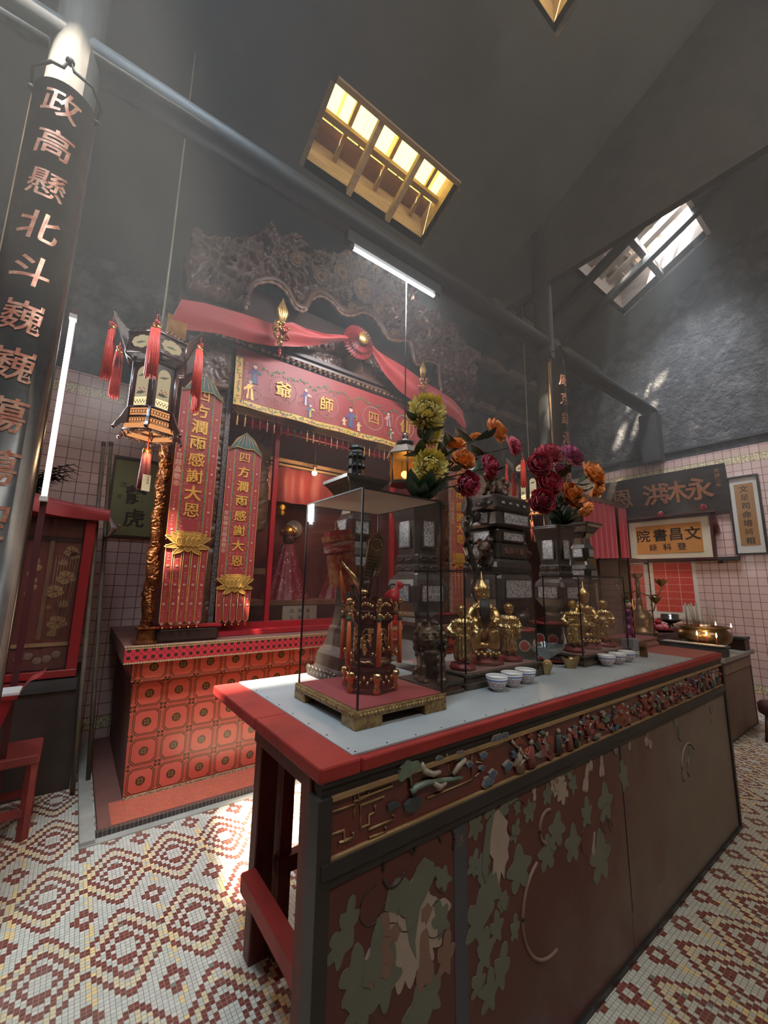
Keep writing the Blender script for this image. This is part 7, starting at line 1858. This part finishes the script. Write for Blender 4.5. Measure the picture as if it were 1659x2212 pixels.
mb = MB(); mb.lathe([(.12, 0), (.115, .02), (.10, .035), (.17, .06), (.225, .11), (.24, .16), (.225, .20), (.195, .235), (.235, .25), (.24, .258), (.185, .258), (.18, .235)], brass, 36, (0, 0)); mb.build('bowl', t)
mb = MB(); mb.lathe([(.01, .236), (.179, .236), (.10, .244), (.02, .247)], mat('grey incense ash', (0.20, 0.17, 0.15), .95, col2=(0.10, 0.03, 0.03), scale=50), 24, (0, 0)); mb.build('ash', t)
stick_m = mat('grey incense stick', (0.36, 0.31, 0.26), .8); stick_r = mat('red stick foot', (0.35, 0.03, 0.02), .7)
stick_lab = 'incense stick standing in the ash of the brass bowl'
for k, (px, h, lx, ly, r) in enumerate(((-.165, .25, .0, .0, .010), (-.09, .24, -.02, .03, .008), (-.075, .255, -.01, .02, .009), (-.055, .25, -.015, -.01, .010), (-.04, .26, .0, .01, .008), (.0, .19, .01, .0, .005), (.045, .15, .0, .01, .003), (.09, .28, -.04, .02, .008), (.105, .25, -.02, .0, .008), (.115, .16, .03, .02, .004), (.15, .10, .03, -.02, .002), (-.13, .12, .02, .01, .003), (.02, .14, -.02, .02, .003))):
    # spread across the bowl at right angles to the view
    x, y = bx + px * -.27, by - px * .96
    q = thing('incense_stick', stick_lab, 'incense stick', (x, y, bz + .244), 0, 'incense sticks in the brass bowl')
    mb = MB(); mb.tube([(0, 0, -.01), (lx * .12, ly * .12, .03)], r * .7, stick_r, 6); mb.build('foot', q); mb = MB(); mb.tube([(lx * .12, ly * .12, .03), (lx, ly, h)], r, stick_m, 7); mb.build('shaft', q)
tr = thing('candle_tray', 'long black candle tray at the near side of the brass bowl', 'tray', (5.20, 1.56, .7765))
mb = MB(); mb.box((-.075, -.27, 0), (.075, .27, .085), black_wood); mb.box((-.085, -.285, .085), (.085, .285, .10), blackish, bev=.004); mb.build('box', tr)
mb = MB(); mb.box((-.065, -.26, .1001), (.065, .26, .102), mat('pale wax', (0.42, 0.36, 0.30), .5)); mb.build('wax_bed', tr)
flame = emit_mat('candle flame', (1.0, 0.66, 0.24), 26)
def small_candle(x, y, z, h, lab):
    q = thing('votive_candle', lab, 'candle', (x, y, z), 0, 'small lit candles')
    mb = MB(); mb.tube([(0, 0, 0), (0, 0, h)], .004, mat('red wax', (0.42, 0.03, 0.02), .4), 7); mb.build('wax', q)
    mb = MB(); mb.lathe([(.001, h + .002), (.007, h + .014), (.006, h + .024), (.001, h + .05)], flame, 9, (0, 0)); mb.build('flame', q)
for y, h, l in ((1.52, .075, 'first lit candle on the near tray, left of the other two'), (1.44, .085, 'middle lit candle on the near tray before the brass bowl'), (1.36, .07, 'lit candle on the near tray nearest the table front')): small_candle(5.20, y, .8788, h, l)
t = thing('ash_box', 'dark wooden ash box behind the brass bowl', 'box', (6.0, 1.42, .7765))
mb = MB(); mb.box((-.10, -.12, 0), (.08, .26, .11), wood_d); mb.box((-.11, -.13, .11), (.09, .27, .14), black_wood, bev=.004); mb.build('box', t); mb = MB(); mb.box((-.09, -.11, .1401), (.07, .25, .142), MATS['grey incense ash']); mb.build('ash', t)
small_candle(5.95, 1.55, .9185, .09, 'lit candle on the ash box, close to the brass bowl'); small_candle(5.98, 1.42, .9185, .08, 'lit candle at the far end of the ash box')
lamp('candle_light', 'POINT', (5.20, 1.44, 1.02), .8, (1.0, .62, .28), .03)
t = thing('round_stool', 'dark leather stool cut off at the right edge of the floor', 'stool', (5.56, 1.02, 0))
mb = MB(); mb.lathe([(.14, .24), (.165, .26), (.17, .33), (.15, .355), (.05, .36)], mat('dark maroon leather', (0.07, 0.028, 0.026), .4), 24, (0, 0)); mb.build('seat', t)
for k in range(4): a = PI / 4 + k * PI / 2; mb = MB(); mb.tube([(.12 * math.cos(a), .12 * math.sin(a), .25), (.15 * math.cos(a), .15 * math.sin(a), 0)], .02, wood_d, 8); mb.build('leg', t)

# ================================================================ couplet boards on the pillars
def couplet(name, label, cx, cy, r, z0, z1, chars, zc, step, size, arc_, hook=True):
    t = thing(name, label, 'couplet board', (cx, cy, z0))
    h = z1 - z0; A0, A1 = -PI / 2 - arc_, -PI / 2 + arc_
    mb = MB(); n = 28; th = .022
    def pt(a, rr, z): return (rr * math.cos(a), rr * math.sin(a), z)
    vs = []; fs = []
    for rr in (r - th, r):
        for z in (0, h):
            for i in range(n + 1): vs.append(pt(A0 + (A1 - A0) * i / n, rr, z))
    k = n + 1
    for i in range(n):
        fs += [(2 * k + i, 2 * k + i + 1, 3 * k + i + 1, 3 * k + i), (i + 1, i, k + i, k + i + 1), (k + i, 3 * k + i, 3 * k + i + 1, k + i + 1)[::-1], (i, i + 1, 2 * k + i + 1, 2 * k + i)[::-1]]
    fs += [(0, 2 * k, 3 * k, k), (n, k + n, 3 * k + n, 2 * k + n)]
    mb.add(vs, fs, lacq, True)
    for a in (A0, A1): mb.tube([pt(a, r - .008, 0), pt(a, r - .008, h)], .013, MATS['sunlit ochre edge'] if a == A0 else lacq, 8)  # left edge coloured ochre for the sunlight along it, right edge plain lacquer
    mb.build('board', t)
    redc = mat('red gold carved characters', (0.40, 0.13, 0.075), .22, metal=.35, col2=(0.60, 0.34, 0.22), scale=30, lo=.4, hi=.7, coat=.5)
    for i, ch in enumerate(chars):
        vs, fs = glyph(ch, .05, .012); mb = MB()
        bm = bmesh.new(); bv = [bm.verts.new((v[0] * size, v[1] * size, v[2] * size)) for v in vs]
        for f in fs:
            try: bm.faces.new([bv[j] for j in f])
            except ValueError: pass
        for q in range(-9, 10):
            g_ = bm.verts[:] + bm.edges[:] + bm.faces[:]
            bmesh.ops.bisect_plane(bm, geom=g_, plane_co=(q * size * .058, 0, 0), plane_no=(1, 0, 0))
        bm.verts.index_update()
        out = []
        for v in bm.verts:
            x, y, zz = v.co
            x = x + .12 * y; a = -PI / 2 + x / r; rr = r + .001 + max(0, zz) * .16 * 1.0
            out.append(pt(a, rr, zc - z0 - step * i + y * 1.05))
        mb.add(out, [tuple(v.index for v in f.verts) for f in bm.faces], redc); bm.free(); mb.build('character', t)
    if hook:
        mb = MB(); iron = mat('rusty iron wire', (0.05, 0.035, 0.025), .5, metal=.5)
        mb.tube([pt(A0 + .1, r + .005, h - .03), pt(A0 + .25, r + .02, h + .06), pt(-PI / 2 - .55, r + .0, h + .09), pt(-PI / 2 - .2, r - .02, h + .10), pt(-PI / 2, r - .02, h + .16), pt(-PI / 2 + .2, r - .01, h + .10), pt(-PI / 2 + .7, r + .03, h + .07), pt(A1 - .3, r + .03, h + .03), pt(A1 - .12, r + .005, h - .03)], .008, iron, 7)
        for a in (A0 + .1, A1 - .12): mb.ball(pt(a, r + .008, h - .03), .016, iron, 8)
        mb.ball(pt(-PI / 2, r - .02, h + .15), .02, iron, 8); mb.build('hanger', t)
    return t
mat('sunlit ochre edge', (0.26, 0.15, 0.07), .35, col2=(0.14, 0.07, 0.035), scale=10)
couplet('couplet_board', 'curved black couplet board with carved red gold characters, on the left pillar', -.312, 2.315, .124, .70, 3.78, '政高懸北斗巍巍蕩蕩聖恩', 3.655, .222, .150, 1.45)
couplet('couplet_board', 'curved black couplet board on the far right pillar', 4.13, 2.315, .124, .75, 3.98, '威京鎮海感應福', 3.72, .23, .15, 1.45)
# iron bar tied between the left pillar and the beam
# ================================================================ fluorescent tubes
tube_e = emit_mat('cool fluorescent tube', (0.92, 0.97, 1.0), 10.0)
wh = mat('white lamp holder', (0.55, 0.55, 0.53), .5)
t = thing('fluorescent_tube', 'glowing fluorescent tube under the roof beam, above the shrine crest', 'light', (1.88, 2.4, 4.03))
mb = MB(); mb.tube([(-.435, 0, 0), (.435, 0, 0)], .014, tube_e, 12); mb.build('tube', t)
mb = MB(); mb.box((-.50, -.03, .02), (.50, .03, .12), black_wood); mb.box((-.47, -.02, -.02), (-.437, .02, .02), black_wood); mb.box((.437, -.02, -.02), (.47, .02, .02), black_wood); mb.build('batten', t)
lamp('beam_tube_light', 'AREA', (1.88, 2.395, 4.0), 34, (.95, .97, 1.0), .9, aim=(0, .35, -1), shape='RECTANGLE', size_y=.04)
t = thing('fluorescent_tube', 'tall glowing fluorescent tube standing upright beside the left pillar', 'light', (-.213, 3.2, 1.93))
mb = MB(); mb.tube([(0, 0, .0), (0, 0, 1.20)], .014, tube_e, 12); mb.build('tube', t)
mb = MB(); mb.box((-.016, .03, -1.93), (.016, .06, 1.30), mat('dark red batten', (0.06, 0.008, 0.009), .5)); mb.box((-.02, -.02, -.03), (.02, .04, 0), wh); mb.box((-.02, -.02, 1.20), (.02, .04, 1.23), wh); mb.build('batten', t)
lamp('upright_tube_light', 'AREA', (-.195, 3.18, 2.53), 15, (.93, .97, 1.0), .05, aim=(.8, -.6, 0), shape='RECTANGLE', size_y=1.15)

# ================================================================ left cabinet shrine
cb = thing('red_cabinet', 'red glazed cabinet with gold lotus panels on a dark base, far left', 'cabinet', (-.43, 3.74, 0))
cr = mat('cherry red frame', (0.24, 0.014, 0.016), .3, coat=.2); inner = mat('brownish red panel', (0.16, 0.040, 0.030), .4, col2=(0.11, 0.028, 0.022), scale=3); gpaint = mat('old gold paint', (0.36, 0.22, 0.095), .5, col2=(0.26, 0.14, 0.06), scale=14)
mb = MB(); mb.box((-.55, .02, 0), (.56, .62, .745), mat('dark cabinet base', (0.030, 0.018, 0.014), .5, col2=(0.05, 0.03, 0.02), scale=3)); mb.box((-.53, .0, .66), (.52, .02, .74), black_wood); mb.build('base', cb)
mb = MB(); mb.box((-.53, .10, .75), (.505, .60, 1.93), mat('cabinet red', (0.11, 0.012, 0.012), .5)); mb.build('body', cb)
mb = MB()
for a, b_ in (((-.53, 0, .752), (.51, .05, .80)), ((-.53, 0, 1.87), (.51, .05, 1.93)), ((.445, 0, .8005), (.51, .05, 1.8695)), ((-.53, 0, .8005), (-.47, .05, 1.8695)), ((.05, 0, .8005), (.12, .05, 1.8695))): mb.box(a, b_, cr, bev=.004)
mb.build('frame', cb)
mb = MB(); mb.box((.125, .060, .806), (.44, .085, 1.865), inner); mb.box((.13, .050, .96), (.44, .06, .985), gpaint); mb.box((.255, .050, 1.01), (.28, .06, 1.70), wood_l); mb.box((.13, .05, 1.70), (.44, .06, 1.735), wood_d)
g = random.Random(8)
def lotus_leaf(x, z, r): 
    mb.prism([(x + r * (1 - .15 * math.sin(5 * a)) * math.cos(a), z + r * .85 * (1 + .1 * math.cos(3 * a)) * math.sin(a)) for a in [2 * PI * k / 24 for k in range(24)]], .0535, .058, gpaint)
    for k in range(7): a = k * .9; mb.tube([(x, .053, z), (x + r * .85 * math.cos(a), .053, z + r * .7 * math.sin(a))], .0022, inner, 4)
def lotus_fl(x, z, r):
    for k in range(9):
        a = .15 + k * (PI - .3) / 8; L = r * (1 - .12 * abs(k - 4)) ; mb.prism([(x, z), (x + .5 * L * math.cos(a) - .17 * L * math.sin(a), z + .5 * L * math.sin(a) + .17 * L * math.cos(a)), (x + L * math.cos(a), z + L * math.sin(a)), (x + .5 * L * math.cos(a) + .17 * L * math.sin(a), z + .5 * L * math.sin(a) - .17 * L * math.cos(a))], .0525 + .0003 * k, .0575, gpaint)
for x, z, r in ((.385, 1.63, .045), (.375, 1.44, .055), (.32, 1.34, .05), (.36, 1.12, .055), (.405, 1.60, .03)): lotus_leaf(x, z, r)
for x, z, r in ((.345, 1.53, .055), (.38, 1.23, .06), (.34, 1.03, .06), (.30, 1.22, .03)): lotus_fl(x, z, r)
for k in range(9): mb.tube([(.30 + .012 * k, .053, 1.02), (.305 + .014 * k, .053, 1.3), (.30 + .017 * k, .053, 1.6)], .002, gpaint, 4)
for k in range(6): mb.ball((.19 + .02 * math.sin(k * 2.2), .057, 1.55 - .045 * k), .028 - .002 * k, gpaint, 9, sc=(1, .14, 1))
for k in range(5): mb.ball((.18 + .05 * k, .058, .88 + .02 * math.sin(k * 2)), .03, mat('dull painted scene', (0.20, 0.12, 0.085), .5), 8, sc=(1, .12, .9))
mb.build('door', cb, 'reddish door with gold lotus painting')
mb = MB(); mb.box((-.465, .06, .806), (.045, .085, 1.865), inner); mb.build('door', cb)
G_CAB = glass_mat('cabinet glass', (0.96, 0.94, 0.94), .16, .01)
mb = MB(); mb.box((.121, .028, .801), (.444, .031, 1.869), G_CAB); mb.build('glass_pane', cb)
t = thing('draped_cloth', 'red cloth draped over the top of the red cabinet', 'cloth', (-.43, 3.70, 1.87))
def dr(u, v):
    x = -.60 + 1.18 * u; top = .10 + .26 * (1 - u) ** 1.4 ; low = -.02 + .16 * (1 - u) + .02 * math.sin(u * 7)
    z = low + (top - low) * v; y = -.012 - .03 * math.sin(PI * (1 - v) * .7) + .015 * math.sin(u * 9 + v * 3) + .5 * max(0, v - .75)
    return (x, y, z)
mb = MB(); mb.grid(dr, 40, 12, drape_m); mb.grid(lambda u, v: (.58 + .07 * u + .02 * math.sin(v * 5), .0 + .5 * u + .0, .10 - .20 * (1 - v) * (1 - u * .35) - .02 + .0 * u), 8, 8, drape_m); mb.build('cloth', t)
mb = MB()
for k in range(10): mb.ball((.655 + .002 * k, .05 + .03 * k, -.02), .007, thread_o, 5)
mb.build('trim', t)
t = thing('potted_fern', 'dark fern fronds standing on the cabinet behind the upright tube', 'plant', (-.36, 4.20, 1.935))
mb = MB(); mb.lathe([(.05, 0), (.07, .10), (.075, .11), (.06, .11)], wood_d, 14, (0, 0)); mb.build('pot', t)
dk = mat('dark fern green', (0.02, 0.03, 0.018), .6)
g = random.Random(21)
for k in range(9):
    a = g.uniform(-1.2, 1.2); L = g.uniform(.25, .5); mb = MB(); pts = [(L * u * u * .7 * math.cos(a), -.1 * u, .1 + L * 1.1 * (u - .35 * u * u)) for u in [i / 9 for i in range(10)]]
    mb.tube(pts, .004, dk, 5)
    for p in pts[2:]: leafmesh(mb, Vector(p), (.5, -.3, -.5), .07, dk, g); leafmesh(mb, Vector(p), (-.5, -.3, -.3), .07, dk, g)
    mb.build('frond', t)
# framed calligraphy on the back wall
t = thing('calligraphy_panel', 'olive framed calligraphy panel on the tiled back wall, behind the dragon column', 'framed picture', (.37, 4.649, 2.225))
mb = MB()
for a, b_ in (((-.205, -.03, -.40), (.205, -.001, -.375)), ((-.205, -.03, .375), (.205, -.001, .40)), ((-.205, -.03, -.3749), (-.185, -.001, .3749)), ((.185, -.03, -.3749), (.205, -.001, .3749))): mb.box(a, b_, wood_d)
mb.build('frame', t)
mb = MB(); mb.box((-.185, -.016, -.375), (.185, -.003, .375), mat('olive paper', (0.25, 0.235, 0.105), .6, col2=(0.20, 0.185, 0.085), scale=3)); write(mb, '静虎', blackish, (.02, -.0165, .03), (1, 0, 0), (0, 0, 1), .19, (0, 0, -.23), fat=.035)
write(mb, '酒', blackish, (-.10, -.0165, .12), (1, 0, 0), (0, 0, 1), .06, (0, 0, -.1)); mb.box((-.14, -.0165, -.02), (-.105, -.016, .02), wood_l); mb.build('paper', t)
# poles leaning by the altar
bam = mat('grey brown pole', (0.17, 0.125, 0.085), .6, col2=(0.11, 0.08, 0.055), scale=9)
for a, b_, l in (((0.148, 3.640, 0.014), (0.056, 3.970, 2.550), 'thin pole leaning beside the red cabinet, left one of two'), ((0.236, 3.780, 0.014), (0.108, 4.050, 2.583), 'thin pole leaning nearer the altar plinth, right one of two')):
    t = thing('leaning_pole', l, 'pole', a, 0, 'poles leaning by the cabinet'); d = Vector(b_) - Vector(a)
    mb = MB(); mb.tube([(0, 0, 0), d * .33, d * .66, d], .015, bam, 9); mb.build('shaft', t); mb = MB(); mb.tube([d * .985, d * 1.0], .017, wood_d, 9); mb.build('cap', t)
# red stool and wall bracket with a notebook
st_r = mat('battered red stool paint', (0.26, 0.035, 0.028), .55, col2=(0.17, 0.026, 0.022), scale=8)
t = thing('red_stool', 'battered red wooden stool cut off at the left edge', 'stool', (-.16, 3.36, 0))
mb = MB(); mb.box((-.22, -.16, .39), (.115, .16, .44), st_r, bev=.012); mb.build('seat', t)
for x in (-.20, .085):
    for y in (-.14, .14):
        mb = MB(); mb.tube([(x, y, 0), (x * .96, y * .94, .40)], [.028, .026], st_r, 4, smooth=False); mb.build('leg', t)
mb = MB(); mb.box((-.19, -.15, .12), (.075, -.125, .16), st_r); mb.box((-.19, .125, .12), (.075, .15, .16), st_r); mb.box((.075, -.13, .16), (.10, .13, .20), st_r); mb.build('stretcher', t)
t = thing('donation_stand', 'red wooden reading stand with a scalloped side, at the left edge', 'stand', (-.235, 3.02, 0))
mb = MB(); mb.prism([(-.35, .0), (-.30, .0), (-.28, .55), (-.10, .60), (.01, .66), (.03, .74), (.03, .80), (-.35, .80)], -.02, .30, cr); mb.build('bracket', t)
mb = MB(); mb.box((-.35, -.03, .801), (.06, .31, .82), cr); mb.build('shelf', t)
t = thing('open_book', 'open book with one white page and a raised red cover, on the red stand', 'book', (-.185, 3.05, .8215))
mb = MB(); mb.box((-.10, -.05, 0), (.015, .12, .012), mat('white page', (0.60, 0.58, 0.55), .8), Matrix.Rotation(R(0), 4, 'Z')); mb.build('pages', t)
mb = MB(); mb.grid(lambda u, v: (.016 + .075 * u + .02 * u * u, -.05 + .17 * v, .006 + .12 * u ** 1.3 + .02 * math.sin(u * 5)), 10, 4, mat('red book cover', (0.38, 0.05, 0.05), .6)); mb.build('cover', t)
# thin iron tie rod up at the left pillar
mb = MB(); a, b_ = (-0.399, 2.180, 3.977), (-0.567, 2.180, 3.972)
mb.tube([(a[0], a[1] + .05, a[2]), (b_[0] * 1.0 - .2, b_[1] + .05, b_[2] + .0)], .028, worn, 8); o_ = mb.build('beam_20'); struct(o_)
